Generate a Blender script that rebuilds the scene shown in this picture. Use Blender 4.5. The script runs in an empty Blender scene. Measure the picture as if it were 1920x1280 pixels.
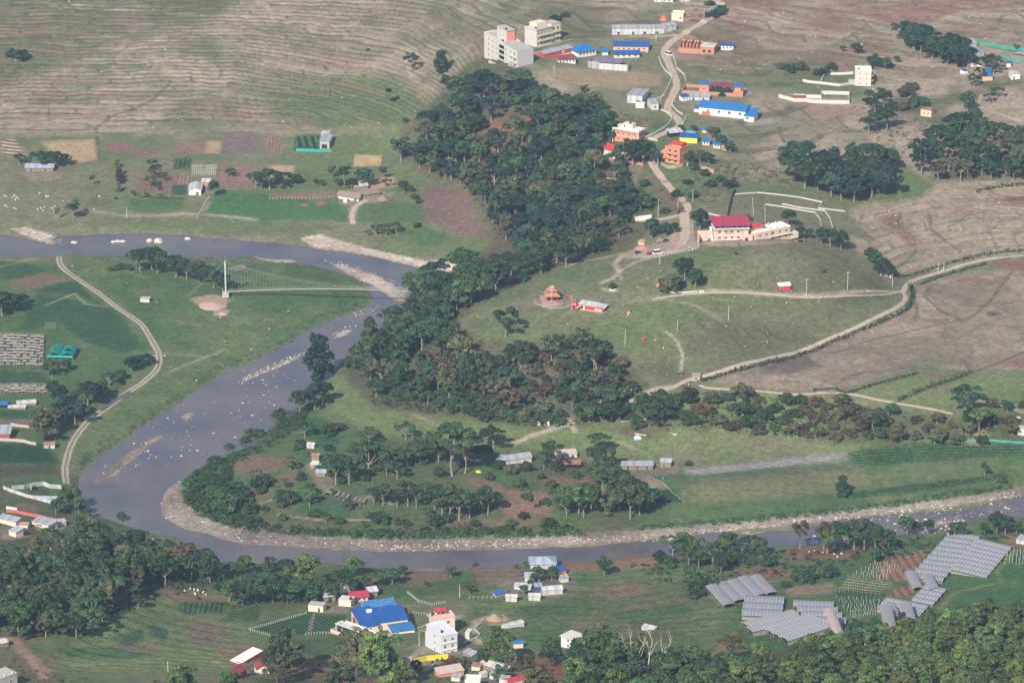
import bpy, bmesh, math, random
import numpy as np
from mathutils import Vector, Matrix
rnd = random.Random(7)
nrg = np.random.default_rng(11)
SC = bpy.context.scene
COL = SC.collection
R = math.radians
# ------------------------------------------------------------------ camera
H = 731.0
F = 7250.0                      # focal length in units of the 1920 px wide photograph
TH = R(20.0)
cam_d = bpy.data.cameras.new('camera')
cam_d.sensor_width = 36.0
cam_d.lens = F / 1920.0 * 36.0
cam_d.clip_start = 1.0
cam_d.clip_end = 20000.0
cam = bpy.data.objects.new('camera', cam_d)
COL.objects.link(cam)
cam.location = (0, 0, H)
cam.rotation_euler = (R(90) - TH, 0, 0)
SC.camera = cam
# ------------------------------------------------------------------ sky, sun, exposure
SUN_EL = R(37.0)
SUN_AZ = R(23.0)                # shadows fall away from the camera, turned to the right by this much
w = bpy.data.worlds.new('World')
SC.world = w
w.use_nodes = True
nt = w.node_tree
nt.nodes.clear()
wo = nt.nodes.new('ShaderNodeOutputWorld')
bg = nt.nodes.new('ShaderNodeBackground')
sk = nt.nodes.new('ShaderNodeTexSky')
sk.sky_type = 'NISHITA'
sk.sun_disc = False
sk.sun_elevation = SUN_EL
sk.sun_rotation = math.pi + SUN_AZ
sk.dust_density = 2.0
sk.air_density = 1.2
bg.inputs['Strength'].default_value = 0.10
nt.links.new(sk.outputs[0], bg.inputs['Color'])
nt.links.new(bg.outputs[0], wo.inputs['Surface'])
sun_d = bpy.data.lights.new('sun', 'SUN')
sun_d.energy = 5.0
sun_d.angle = R(0.6)
sun_d.color = (1.0, 0.91, 0.79)
sun = bpy.data.objects.new('sun', sun_d)
COL.objects.link(sun)
ld = Vector((math.sin(SUN_AZ) * math.cos(SUN_EL), math.cos(SUN_AZ) * math.cos(SUN_EL), -math.sin(SUN_EL)))
sun.rotation_euler = ld.to_track_quat('-Z', 'Y').to_euler()
sun.location = (-200, -300, 600)
SC.view_settings.view_transform = 'Standard'
SC.view_settings.look = 'None'
SC.view_settings.exposure = 0.34
SC.view_settings.gamma = 1.0
SC.view_settings.use_curve_mapping = False
SC.cycles.max_bounces = 4
SC.cycles.diffuse_bounces = 2
SC.cycles.glossy_bounces = 2
SC.cycles.transmission_bounces = 2
SC.cycles.transparent_max_bounces = 6
SC.cycles.volume_bounces = 0
SC.cycles.use_denoising = True
SC.cycles.denoiser = 'OPENIMAGEDENOISE'
SC.cycles.denoising_prefilter = 'ACCURATE'
HAZE_DENSITY = 0.000056
# ------------------------------------------------------------------ helpers for naming
def tag(o, label=None, cat=None, group=None, kind=None):
 if label: o['label'] = label
 if cat: o['category'] = cat
 if group: o['group'] = group
 if kind: o['kind'] = kind
 return o
def link(o, parent=None):
 COL.objects.link(o)
 if parent is not None:
  o.parent = parent
 return o
def empty(name, loc, rz=0.0):
 o = bpy.data.objects.new(name, None)
 o.empty_display_size = 0.5
 o.location = loc
 o.rotation_euler = (0, 0, rz)
 return link(o)
# ------------------------------------------------------------------ pixel rays -> places on the terrain
CT, ST = math.cos(TH), math.sin(TH)
def ray(px, py):
 a = (px - 960.0) / F
 b = (640.0 - py) / F
 return np.array([a, CT + b * ST, -ST + b * CT])
def at_z(px, py, z):
 d = ray(px, py)
 t = (z - H) / d[2]
 return np.array([d[0] * t, d[1] * t, z])
def proj(x, y, z):
 zc = y * CT + (H - z) * ST
 yu = y * ST - (H - z) * CT
 return 960.0 + F * x / zc, 640.0 - F * yu / zc
def ppm(y, z=5.0):
 """photo pixels per metre at a place"""
 return F / (y * CT + (H - z) * ST)
# ------------------------------------------------------------------ noise
def vnoise(x, y, seed=0):
 r = np.random.default_rng(seed)
 T = r.random((256, 256))
 xi = np.floor(x).astype(np.int64); yi = np.floor(y).astype(np.int64)
 fx = x - xi; fy = y - yi
 fx = fx * fx * (3 - 2 * fx); fy = fy * fy * (3 - 2 * fy)
 a = T[xi & 255, yi & 255]; b = T[(xi + 1) & 255, yi & 255]
 c = T[xi & 255, (yi + 1) & 255]; d = T[(xi + 1) & 255, (yi + 1) & 255]
 return (a * (1 - fx) + b * fx) * (1 - fy) + (c * (1 - fx) + d * fx) * fy
S = 1.65
def fbm(x, y, scale, seed=0, octv=4):
 scale = scale * S
 s = 0.0; amp = 1.0; tot = 0.0
 for k in range(octv):
  s = s + amp * vnoise(x / scale * 2 ** k + 17.3 * k, y / scale * 2 ** k + 5.1 * k, seed + k)
  tot += amp; amp *= 0.5
 return s / tot
# ------------------------------------------------------------------ terrain
CTRL = [  # what stands where in the valley: (photo x, photo y, height above the river)
 (-60,455,0),(0,460,0),(300,455,0),(600,480,0),(700,490,0),(780,512,0),(730,575,0),(660,620,0),(560,680,0),(420,740,0),(250,860,0),
 (180,920,0),(250,960,0),(400,1020,0),(700,1045,0),(1000,1036,0),(1300,1010,0),(1600,985,0),(1900,945,0),(2050,940,0),
 (100,600,3),(300,560,2.6),(500,600,2.2),(300,700,2.4),(60,750,4),(60,880,4),(120,650,3.5),(420,520,2.5),(600,540,2),(200,500,2),
 (100,400,3),(400,400,3),(600,410,3),(850,460,4),(700,360,5.5),(100,300,6.5),(400,300,6.5),(650,290,8),(100,250,8),(400,240,8.5),
 (100,150,16),(400,120,19),(650,150,19),(0,0,31),(400,0,31),(800,0,33),(850,90,29),(640,60,26),(780,170,20),(200,60,25),
 (950,115,34),(1100,120,33),(1250,130,33),(1250,20,37),(1600,0,41),(1900,0,42),(1400,100,35),(1800,100,37),(1900,150,35),(1650,150,33),
 (1300,230,31),(1230,275,30),(1300,390,29),(1260,450,27.5),(1400,465,30),(1550,475,24),(1600,300,28),(1800,300,27),(1850,400,20),(1500,380,26),
 (1650,485,18),(1700,515,15),(1690,548,15),(1800,600,13.5),(1500,650,13.5),(1300,715,13),(1500,710,13),(1850,680,12.5),(1400,250,31),
 (1350,520,27.5),(1100,545,23.5),(1000,562,21),(920,590,19.5),(1100,620,19.5),(1200,670,16.5),(1250,600,22),(1400,600,19),(1500,570,20),
 (1150,492,23),(1060,492,22),(1350,480,30),(1500,490,27.5),
 (800,560,4),(850,575,16),(650,665,2),(645,700,3),(760,650,7),(830,640,15),(740,720,5.5),(840,740,7),
 (700,765,5),(850,785,5),(1000,797,5),(1150,797,5),(1300,812,5),(1500,812,5),(1700,836,5),(1850,836,5),
 (880,640,17.5),(1000,652,17.5),(1120,665,17.5),(1000,720,11),(1230,740,12.5),(1400,735,12.3),(1600,750,12),(1760,780,9.5),(1900,745,11),
 (600,720,3),(400,880,2.8),(600,850,4),(900,900,4),(600,950,3),(1100,930,3.6),(1400,900,3.6),(1800,860,4),(1800,900,3),
 (1000,985,2),(1500,955,1.6),(350,930,1.6),
 (100,1000,5),(40,930,5),(150,1060,11),(400,1065,2.5),(300,1120,9),(60,1160,18),(200,1230,19),(550,1080,3),(800,1080,3),(1000,1085,4),
 (1100,1150,8),(1000,1200,12),(700,1150,8),(830,1220,13),(600,1250,17),(1300,1075,5),(1500,1045,4),(1700,1030,4),(1850,1000,4),
 (1400,1150,10),(1700,1110,9),(1880,1070,8),(1500,1190,13),(1750,1165,13),(1200,1250,22),(1000,1275,22),(400,1275,25),(30,1275,27),
 (1920,1150,15),(1800,1195,24),(1900,1250,40),(1700,1250,34),(1600,1235,27),(1450,1262,30),(1900,1340,62),(1700,1340,56),(1500,1340,48),(1300,1340,40),
 (100,1360,38),(600,1360,36),(1000,1360,35),
 (800,235,17),(750,285,9),(810,340,8),(900,440,6),(950,478,9),(900,300,16),(1000,240,27),(1000,350,19),(1080,420,20),(1180,425,24),
 (1100,200,31),(950,160,31),(880,150,27),(1200,345,26),(830,515,4),(880,510,8),(950,512,15),(1000,505,18),(1060,300,24),
 (0,-120,44),(500,-120,44),(960,-120,47),(1500,-120,50),(1950,-120,50),(-250,100,22),(-250,300,7),(-250,700,5),(2150,200,36),(2150,600,14),
 (2150,860,4),(-250,1100,20),(2150,1100,12),(-250,-100,42),(2150,-100,50),(2150,400,20),(-250,900,5),(2150,1330,70),(-250,1330,36),
]
CP = np.array([at_z(c[0], c[1], c[2] * 1.75) for c in CTRL])
_n = len(CP)
_s = 600.0
_q = CP[:, :2] / _s
def _phi(r2):
 return 0.5 * r2 * np.log(np.maximum(r2, 1e-12))
_A = np.zeros((_n + 3, _n + 3))
_A[:_n, :_n] = _phi(((_q[:, None] - _q[None]) ** 2).sum(-1)) + np.eye(_n) * 2e-4
_A[:_n, _n] = 1; _A[:_n, _n + 1:] = _q
_A[_n, :_n] = 1; _A[_n + 1:, :_n] = _q.T
_W = np.linalg.solve(_A, np.concatenate([CP[:, 2], [0, 0, 0]]))
def tps(x, y):
 x = np.asarray(x, float) / _s; y = np.asarray(y, float) / _s
 out = _W[_n] + _W[_n + 1] * x + _W[_n + 2] * y
 for i in range(_n):
  out = out + _W[i] * _phi((x - _q[i, 0]) ** 2 + (y - _q[i, 1]) ** 2)
 return out
DX, DY = 1.0, 1.7
X0, X1, Y0, Y1 = -440.0, 440.0, 1270.0, 2920.0
NX = int((X1 - X0) / DX) + 1
NY = int((Y1 - Y0) / DY) + 1
gx = X0 + DX * np.arange(NX)
gy = Y0 + DY * np.arange(NY)
# smooth terrain on a coarse grid, then bilinear-of-smooth up to the fine one
cs = 9.0
cxs = np.arange(X0 - 20, X1 + 30, cs); cys = np.arange(Y0 - 20, Y1 + 30, cs)
CXg, CYg = np.meshgrid(cxs, cys)
CZ = tps(CXg, CYg)
def _upsample(Zc, xs, ys):
 fx = (xs - cxs[0]) / cs; fy = (ys - cys[0]) / cs
 ix = np.clip(np.floor(fx).astype(int), 1, len(cxs) - 3); iy = np.clip(np.floor(fy).astype(int), 1, len(cys) - 3)
 tx = fx - ix; ty = fy - iy
 def wts(t):
  return [-.5 * t + t * t - .5 * t ** 3, 1 - 2.5 * t * t + 1.5 * t ** 3, .5 * t + 2 * t * t - 1.5 * t ** 3, -.5 * t * t + .5 * t ** 3]
 wx = wts(tx); wy = wts(ty)
 rows = sum(wy[k][:, None] * Zc[iy + k - 1, :] for k in range(4))
 return sum(wx[k][None, :] * rows[:, ix + k - 1] for k in range(4))
GX, GY = np.meshgrid(gx, gy)
ZB = _upsample(CZ, gx, gy)                 # base relief
ZB = np.maximum(ZB, 0.9 + 0.0 * ZB)
GPX, GPY = proj(GX, GY, ZB)                # where each ground vertex is seen in the photograph
def in_poly(X, Y, P):
 P = np.asarray(P, float)
 m = np.zeros(X.shape, bool)
 j = len(P) - 1
 for i in range(len(P)):
  xi, yi = P[i]; xj, yj = P[j]
  if yi != yj:
   c = ((yi > Y) != (yj > Y)) & (X < (xj - xi) * (Y - yi) / (yj - yi) + xi)
   m ^= c
  j = i
 return m
def pmask(P):
 """ground vertices inside an outline traced on the photograph: returns (slices, mask)"""
 P = np.asarray(P, float)
 # candidate rows by photo y
 sel = (GPX >= P[:, 0].min()) & (GPX <= P[:, 0].max()) & (GPY >= P[:, 1].min()) & (GPY <= P[:, 1].max())
 rows = np.where(sel.any(1))[0]; cols = np.where(sel.any(0))[0]
 if len(rows) == 0 or len(cols) == 0:
  return None
 sl = (slice(rows[0], rows[-1] + 1), slice(cols[0], cols[-1] + 1))
 return sl, in_poly(GPX[sl], GPY[sl], P)
def blur(M, n, it=2):
 M = M.astype(np.float32)
 for _ in range(it):
  for ax in (0, 1):
   c = np.cumsum(np.pad(M, [(n + 1, n) if a == ax else (0, 0) for a in (0, 1)], mode='edge'), axis=ax)
   if ax == 0: M = (c[2 * n + 1:] - c[:-2 * n - 1]) / (2 * n + 1)
   else: M = (c[:, 2 * n + 1:] - c[:, :-2 * n - 1]) / (2 * n + 1)
 return M
RIVER = [(-160,426),(0,434),(30,436),(60,444),(130,432),(250,430),(330,434),(420,441),(520,448),(570,457),(640,466),(700,475),(760,489),(800,503),(835,514),
 (800,530),(782,545),(765,556),(750,574),(725,602),(680,628),(655,652),(632,684),(602,722),(572,747),(547,772),(522,792),(472,831),(430,842),(390,862),
 (350,887),(312,912),(300,940),(306,967),(340,987),(400,1003),(460,1018),(560,1024),(700,1031),(860,1029),(1000,1026),(1100,1019),(1200,1010),(1280,1003),
 (1340,994),(1400,992),(1480,986),(1560,972),(1640,962),(1750,947),(1850,937),(1920,927),(2060,915),
 (2060,962),(1920,964),(1860,966),(1800,972),(1740,992),(1690,997),(1640,1004),(1560,1013),(1480,1016),(1400,1021),(1330,1031),(1250,1036),(1150,1041),
 (1080,1050),(1000,1051),(920,1058),(840,1060),(760,1062),(700,1060),(640,1053),(560,1047),(480,1051),(410,1050),(380,1022),(330,1002),(280,996),(220,976),
 (172,960),(150,930),(145,890),(165,862),(220,832),(260,797),(330,752),(400,707),(460,682),(530,647),(580,617),(640,592),(680,577),(700,562),(701,546),
 (672,522),(620,502),(560,491),(480,479),(400,478),(300,478),(240,477),(140,475),(0,480),(-160,482)]
BARS = [
 [(605,487),(640,490),(700,508),(740,526),(768,550),(758,565),(740,562),(715,546),(690,531),(650,512)],
 [(450,711),(480,695),(540,670),(575,655),(572,665),(520,690),(480,706),(455,717)],
 [(618,630),(640,615),(668,609),(662,622),(632,636)],
 [(18,428),(50,427),(90,438),(117,450),(113,459),(85,456),(50,443)],
 [(162,902),(200,880),(240,850),(272,828),(262,852),(220,882),(185,907),(168,912)],
 [(660,585),(690,578),(722,562),(716,575),(690,588),(665,592)],
 [(560,446),(600,440),(640,452),(700,468),(800,490),(855,488),(862,500),(834,512),(790,502),(700,480),(640,470),(588,464)],
 [(470,480),(500,482),(560,484),(575,488),(540,493),(500,490)],
 [(1320,1008),(1400,998),(1440,1000),(1380,1010)],[(1640,985),(1700,975),(1770,962),(1810,962),(1760,978),(1690,990)],
 [(330,777),(360,764),(374,769),(345,790)],[(428,724),(452,714),(448,730),(428,736)],[(196,884),(240,845),(300,806),(314,813),(262,848),(214,893)],[(395,745),(412,738),(414,746),(398,752)],
]
rm = np.zeros(ZB.shape, bool)
r_ = pmask(RIVER); rm[r_[0]] |= r_[1]
bars = np.zeros(ZB.shape, bool)
for b in BARS:
 r_ = pmask(b); bars[r_[0]] |= r_[1]
wig = fbm(GX, GY, 6.0, 3, 3) - 0.5
rb = blur(rm, 2); bb = blur(bars, 2)
rb = np.clip(rb + wig * 0.5 * (4 * rb * (1 - rb)), 0, 1)
bb = np.clip(bb + wig * 0.6 * (4 * bb * (1 - bb)), 0, 1)
ZR = ZB * (1 - rb) + (-1.2) * rb
ZR = ZR * (1 - bb) + np.minimum(np.maximum(ZR, 0.55), 0.9) * bb
water = (ZR < 0.0)
# terraces: treads and risers that follow the contours of the slope
TERR_Z = [ # (outline, step height, wobble)
 ([(-200,-200),(1240,-200),(1240,40),(905,140),(850,180),(760,230),(600,240),(-200,246)], 0.68, 1.0),
 ([(1240,-200),(2200,-200),(2200,60),(1700,160),(1460,190),(1280,150),(1270,40)], 0.8, 1.0),
 ([(1380,205),(1460,180),(1620,200),(1640,270),(1480,290),(1380,340),(1340,300)], 0.7, .8),
 ([(1590,390),(1720,372),(1760,345),(2100,340),(2100,470),(1830,482),(1690,515),(1640,470)], 0.9, .8),
 ([(1330,700),(1480,665),(1620,610),(1700,570),(1720,530),(2100,470),(2100,700),(1700,690),(1560,735),(1400,730)], 0.85, .7),
 ([(200,1115),(440,1100),(480,1260),(60,1260),(120,1210)], 1.1, .6),
 ([(890,1070),(1300,1060),(1440,1110),(1330,1190),(1080,1205),(900,1190)], .8, .8),
]
tz = ZR.copy()
terr_id = np.zeros(ZR.shape, np.int32)      # which tread a vertex lies on
riser = np.zeros(ZR.shape, np.float32)
tzone = np.zeros(ZR.shape, np.int8)
TT = np.zeros(ZR.shape, np.float32); TL = TT.copy(); TA = TT.copy()
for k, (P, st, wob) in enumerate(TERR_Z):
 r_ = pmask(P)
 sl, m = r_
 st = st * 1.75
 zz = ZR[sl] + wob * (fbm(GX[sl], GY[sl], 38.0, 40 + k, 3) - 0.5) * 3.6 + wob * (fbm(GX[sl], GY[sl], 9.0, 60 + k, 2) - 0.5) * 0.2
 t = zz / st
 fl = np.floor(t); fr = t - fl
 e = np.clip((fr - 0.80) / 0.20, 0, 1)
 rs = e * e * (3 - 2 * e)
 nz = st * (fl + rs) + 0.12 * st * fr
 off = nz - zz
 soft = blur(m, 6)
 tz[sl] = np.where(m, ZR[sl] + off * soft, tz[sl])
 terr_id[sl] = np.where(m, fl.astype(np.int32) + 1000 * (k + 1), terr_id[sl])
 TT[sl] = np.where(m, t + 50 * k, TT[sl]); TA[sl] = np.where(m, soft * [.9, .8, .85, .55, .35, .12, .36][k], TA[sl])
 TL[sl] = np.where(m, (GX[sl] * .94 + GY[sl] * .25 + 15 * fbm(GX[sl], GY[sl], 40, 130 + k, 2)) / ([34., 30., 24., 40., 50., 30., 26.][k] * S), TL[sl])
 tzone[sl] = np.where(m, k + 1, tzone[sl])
# furrowed grass steps on the flank of the mound (old cattle terracing)
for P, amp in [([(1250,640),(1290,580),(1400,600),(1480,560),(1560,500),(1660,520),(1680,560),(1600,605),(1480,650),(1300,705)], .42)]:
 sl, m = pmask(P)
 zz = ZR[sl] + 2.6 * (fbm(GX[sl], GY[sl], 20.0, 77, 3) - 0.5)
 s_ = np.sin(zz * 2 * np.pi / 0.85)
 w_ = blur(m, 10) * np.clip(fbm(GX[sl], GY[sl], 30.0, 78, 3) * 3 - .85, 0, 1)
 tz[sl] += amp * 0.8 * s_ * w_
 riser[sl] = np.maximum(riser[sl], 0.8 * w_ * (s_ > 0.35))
Z = tz + (fbm(GX, GY, 14.0, 5, 4) - 0.5) * 0.9 * (1 - rb) + (fbm(GX, GY, 2.6, 6, 2) - 0.5) * 0.10
GPX, GPY = proj(GX, GY, Z)
def hz(x, y):
 """height of the ground"""
 fx = (np.asarray(x, float) - X0) / DX; fy = (np.asarray(y, float) - Y0) / DY
 ix = np.clip(np.floor(fx).astype(int), 0, NX - 2); iy = np.clip(np.floor(fy).astype(int), 0, NY - 2)
 tx = np.clip(fx - ix, 0, 1); ty = np.clip(fy - iy, 0, 1)
 return (Z[iy, ix] * (1 - tx) + Z[iy, ix + 1] * tx) * (1 - ty) + (Z[iy + 1, ix] * (1 - tx) + Z[iy + 1, ix + 1] * tx) * ty
_ts = np.linspace(1290, 3250, 1961)
def at(px, py):
 d = ray(px, py)
 X = d[0] * _ts; Y = d[1] * _ts; ZZ = H + d[2] * _ts
 g = np.maximum(hz(X, Y), -0.02)
 below = ZZ < g
 below[:2] = False
 k = int(np.argmax(below))
 if k == 0: k = len(_ts) - 1
 a = (ZZ - g)[k - 1]; b = (ZZ - g)[k]
 t = _ts[k - 1] + (_ts[k] - _ts[k - 1]) * (a / (a - b) if a != b else 0)
 x, y = d[0] * t, d[1] * t
 return Vector((x, y, float(hz(x, y))))
def at_many(pts):
 return [at(*p) for p in pts]
# ------------------------------------------------------------------ what grows or lies on the ground (own colours, and one painted shadow strip)
TAN = (.280, .226, .172); PINK = (.215, .125, .105); RED = (.185, .095, .07); DRY = (.152, .150, .088); GRASS = (.106, .138, .062)
LUSH = (.068, .118, .047); CROP = (.030, .072, .036); STRAW = (.36, .255, .15); GRAVEL = (.27, .23, .20); ROAD = (.40, .32, .25)
SCRUB = (.085, .095, .05); BROWN = (.165, .115, .085); BRIGHT = (.13, .165, .07); DARK = (.10, .07, .055); PALE = (.25, .235, .24)
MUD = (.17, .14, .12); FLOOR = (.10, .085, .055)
n1 = fbm(GX, GY, 60.0, 101, 4); n2 = fbm(GX, GY, 14.0, 102, 4); n3 = fbm(GX, GY, 3.2, 103, 3)
def mix3(a, b, t):
 a = np.asarray(a, float); b = np.asarray(b, float)
 return a + (b - a) * t[..., None]
def sstep(x, a, b):
 t = np.clip((x - a) / (b - a), 0, 1)
 return t * t * (3 - 2 * t)
C = mix3(GRASS, DRY, sstep(n1 * .6 + n2 * .4, .38, .62))
C = C * (0.80 + 0.40 * n3)[..., None]
RU = np.zeros(Z.shape, np.float32); RA = np.zeros(Z.shape, np.float32)
WET = np.zeros(Z.shape, np.float32)
RID = np.zeros(Z.shape, np.int16)
REGION = ['ground']
def zone(P, ca, cb, lo=.38, hi=.62, soft=8, wn=.5, a=1.0, edge=0.0):
 """large tract: two colours mixed by patches, with a frayed soft edge"""
 r = pmask(P)
 if r is None: return
 sl, m = r
 t = sstep(n1[sl] * (1 - wn) + n2[sl] * wn, lo, hi)
 c = mix3(ca, cb, t) * (0.80 + 0.40 * n3[sl])[..., None]
 k = blur(m, soft) if soft else m.astype(float)
 if soft: k = np.clip((k - .5) * 2 + .5 + (n2[sl] - .5) * 1.2, 0, 1) * (blur(m, soft) > .02)
 k = k * a
 C[sl] = C[sl] * (1 - k[..., None]) + c * k[..., None]
 RA[sl] *= (1 - k)
def field(P, c, rows=None, sp=1.1, amp=.0, a=.92, var=.35, soft=1, name=None, label=None):
 """one field: an outline with its own crop or bare soil"""
 r = pmask(P)
 if r is None: return
 sl, m = r
 x, y = GX[sl], GY[sl]
 wob_ = (fbm(x, y, 12, 201, 2) - .5)
 c_ = np.asarray(c)[None, None] * (1 - var / 2 + var * (0.5 * n2[sl] + .5 * n3[sl]))[..., None]
 k = (blur(m, soft) if soft else m.astype(float)) * a
 C[sl] = C[sl] * (1 - k[..., None]) + c_ * k[..., None]
 RA[sl] = np.where(m, amp, RA[sl])
 if rows is not None:
  ang = R(rows); sp = sp * S
  RU[sl] = np.where(m, (x * math.cos(ang) + y * math.sin(ang) + wob_ * .8) / sp, RU[sl])
 if name:
  REGION.append((name, label))
  RID[sl] = np.where(m, len(REGION) - 1, RID[sl])
def stroke(pts, width, c, a=.8, jit=.0, gaps=0.0, world=False):
 """a line on the ground: bund, ditch, trodden path"""
 P = np.array([(p.x, p.y) for p in pts]) if world else np.array([(p.x, p.y) for p in at_many(pts)])
 width = width * 1.5; m = width * 2 + 2
 ix0 = max(0, int((P[:, 0].min() - m - X0) / DX)); ix1 = min(NX, int((P[:, 0].max() + m - X0) / DX) + 1)
 iy0 = max(0, int((P[:, 1].min() - m - Y0) / DY)); iy1 = min(NY, int((P[:, 1].max() + m - Y0) / DY) + 1)
 if ix0 >= ix1 or iy0 >= iy1: return
 sl = (slice(iy0, iy1), slice(ix0, ix1))
 x, y = GX[sl], GY[sl]
 d = np.full(x.shape, 1e9)
 for i in range(len(P) - 1):
  ax, ay = P[i]; bx, by = P[i + 1]
  L2 = (bx - ax) ** 2 + (by - ay) ** 2 + 1e-9
  t = np.clip(((x - ax) * (bx - ax) + (y - ay) * (by - ay)) / L2, 0, 1)
  d = np.minimum(d, np.hypot(x - ax - t * (bx - ax), y - ay - t * (by - ay)))
 d = d + (n2[sl] - .5) * jit
 k = np.clip(1.25 - d / (width / 2) * .75, 0, 1) * a
 if gaps: k = k * sstep(n2[sl], gaps - .08, gaps + .08)
 C[sl] = C[sl] * (1 - k[..., None]) + np.asarray(c)[None, None] * (0.8 + .4 * n3[sl])[..., None] * k[..., None]
# --- tracts
zone([(-200,-200),(1240,-200),(1240,60),(905,150),(850,190),(760,240),(600,250),(-200,258)], TAN, (.155, .150, .095), .42, .66)
zone([(-200,-200),(480,-200),(430,30),(300,60),(200,90),(90,140),(-200,200)], (.12, .12, .07), (.20, .15, .12), .42, .62)
zone([(500,150),(720,140),(800,190),(780,250),(600,240),(480,220)], GRASS, DRY, .45, .7)
zone([(1240,-200),(2200,-200),(2200,110),(1750,200),(1460,190),(1280,150),(1270,40)], TAN, PINK, .42, .66)
zone([(1280,110),(1450,115),(1640,140),(1620,200),(1460,180),(1290,150)], GRASS, DRY)
zone([(990,120),(1230,130),(1245,170),(1170,200),(1010,180)], TAN, DRY)
zone([(1280,150),(1640,195),(1700,330),(1580,300),(1380,340),(1330,300)], TAN, DRY, .42, .66)
zone([(1680,120),(2200,150),(2200,350),(1750,340),(1660,300)], TAN, SCRUB, .38, .6)
zone([(1590,390),(1720,372),(1760,345),(2100,340),(2100,470),(1830,482),(1690,515),(1640,470)], TAN, TAN, .4, .7, soft=4)
zone([(1330,705),(1480,665),(1620,612),(1705,570),(1725,530),(2100,470),(2100,700),(1700,690),(1560,737),(1400,732)], TAN, (.20, .165, .125), .4, .7, soft=2)
zone([(1090,490),(1160,470),(1330,458),(1480,455),(1560,470),(1650,515),(1690,535),(1680,560),(1600,607),(1480,652),(1300,707),(1270,730),(1200,745),(1150,690),(1080,650),(960,640),(880,620),(860,590),(880,570),(980,520),(1040,495)], GRASS, DRY, .42, .66, soft=4)
zone([(1380,570),(1560,500),(1670,520),(1680,558),(1600,605),(1480,650),(1300,705),(1200,745),(1150,690),(1250,640)], DRY, SCRUB, .4, .66, soft=10, a=.6)
zone([(600,700),(690,700),(700,745),(800,765),(900,795),(1000,805),(1180,808),(1300,815),(1700,838),(1640,858),(1400,872),(1280,885),(1200,860),(1000,840),(850,830),(700,815),(620,770)], BRIGHT, DRY, .45, .7, soft=3)
zone([(1180,215),(1290,225),(1330,300),(1310,400),(1180,410),(1160,300)], SCRUB, GRASS, .4, .6)
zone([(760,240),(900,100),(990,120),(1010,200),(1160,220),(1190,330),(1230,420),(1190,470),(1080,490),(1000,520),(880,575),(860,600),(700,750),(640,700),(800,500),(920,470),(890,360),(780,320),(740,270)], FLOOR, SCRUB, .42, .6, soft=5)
zone([(860,240),(1000,210),(1030,260),(900,310),(840,300)], RED, FLOOR, .45, .6, soft=5)
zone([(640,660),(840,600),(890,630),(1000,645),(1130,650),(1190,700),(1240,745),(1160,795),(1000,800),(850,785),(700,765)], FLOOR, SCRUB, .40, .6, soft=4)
zone([(1180,750),(1320,725),(1560,745),(1790,785),(1920,755),(1920,832),(1700,838),(1400,815),(1180,808)], SCRUB, BRIGHT, .45, .68, soft=4)
zone([(0,490),(100,490),(200,560),(270,620),(285,670),(200,740),(120,830),(110,900),(-100,900),(-100,490)], LUSH, GRASS, .42, .66, soft=4)
zone([(120,482),(600,497),(690,530),(690,580),(560,640),(400,712),(240,820),(150,890),(130,860),(260,730),(300,690),(290,640),(230,570),(130,500)], GRASS, LUSH, .40, .58, soft=4)
zone([(400,760),(560,740),(620,790),(800,830),(1200,880),(1300,890),(1300,985),(700,1015),(430,990),(340,930),(380,860)], LUSH, SCRUB, .42, .66, soft=4)
zone([(1260,890),(1600,865),(1920,850),(2100,850),(2100,910),(1640,950),(1400,975),(1250,990)], LUSH, GRASS, .42, .64, soft=3)
zone([(-100,890),(125,890),(160,950),(400,1050),(900,1065),(900,1110),(300,1160),(-100,1240)], SCRUB, LUSH, .42, .62)
zone([(200,1110),(460,1100),(480,1260),(-100,1280),(-100,1200)], GRASS, BRIGHT, .42, .62)
zone([(880,1060),(1300,1035),(1480,1020),(1480,1200),(1250,1260),(900,1190)], GRASS, LUSH, .42, .60)
zone([(1040,1120),(1260,1070),(1330,1110),(1290,1190),(1080,1200)], SCRUB, BROWN, .48, .66, a=.7)
zone([(1380,1090),(1760,1000),(2100,1000),(2100,1180),(1500,1260),(1360,1200)], LUSH, GRASS, .42, .62)
zone([(500,1225),(700,1215),(760,1300),(480,1300)], (.20, .125, .075), SCRUB, .45, .62)
zone([(960,1235),(1120,1235),(1120,1300),(950,1300)], (.22, .10, .06), RED, .4, .6)
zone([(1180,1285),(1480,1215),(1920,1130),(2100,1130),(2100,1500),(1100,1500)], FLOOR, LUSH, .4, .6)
zone([(-100,1170),(60,1180),(120,1250),(100,1300),(-100,1300)], BROWN, GRASS, .4, .6)
# shingle of the river
zone([(345,888),(310,915),(298,940),(306,972),(345,992),(460,1020),(700,1033),(1000,1030),(1280,1006),(1400,992),(1640,968),(1920,930),(1920,914),(1640,951),(1400,975),(1280,986),(1100,1002),(860,1008),(600,1003),(480,986),(400,970),(350,942),(336,915)], GRAVEL, MUD, .42, .62, soft=1)
zone([(-100,424),(560,446),(700,470),(850,488),(862,502),(834,514),(700,484),(560,462),(420,447),(-100,438)], MUD, GRASS, .44, .60, soft=1)
zone([(740,1066),(830,1062),(920,1060),(1000,1053),(1000,1060),(880,1068),(760,1072)], GRAVEL, MUD, .42, .62, soft=1)
for b in BARS: zone(b, (.47, .40, .33), (.36, .30, .26), .40, .62, soft=0)
zone(BARS[4], GRAVEL, MUD, soft=0)
wd = (Z < 0.25)
wb = blur(wd, 1)
C = C * (1 - .75 * wb[..., None]) + np.array(MUD)[None, None] * .75 * wb[..., None]
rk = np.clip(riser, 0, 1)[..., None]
rk = rk * (.45 + .5 * sstep(n2, .35, .6))[..., None]
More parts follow.
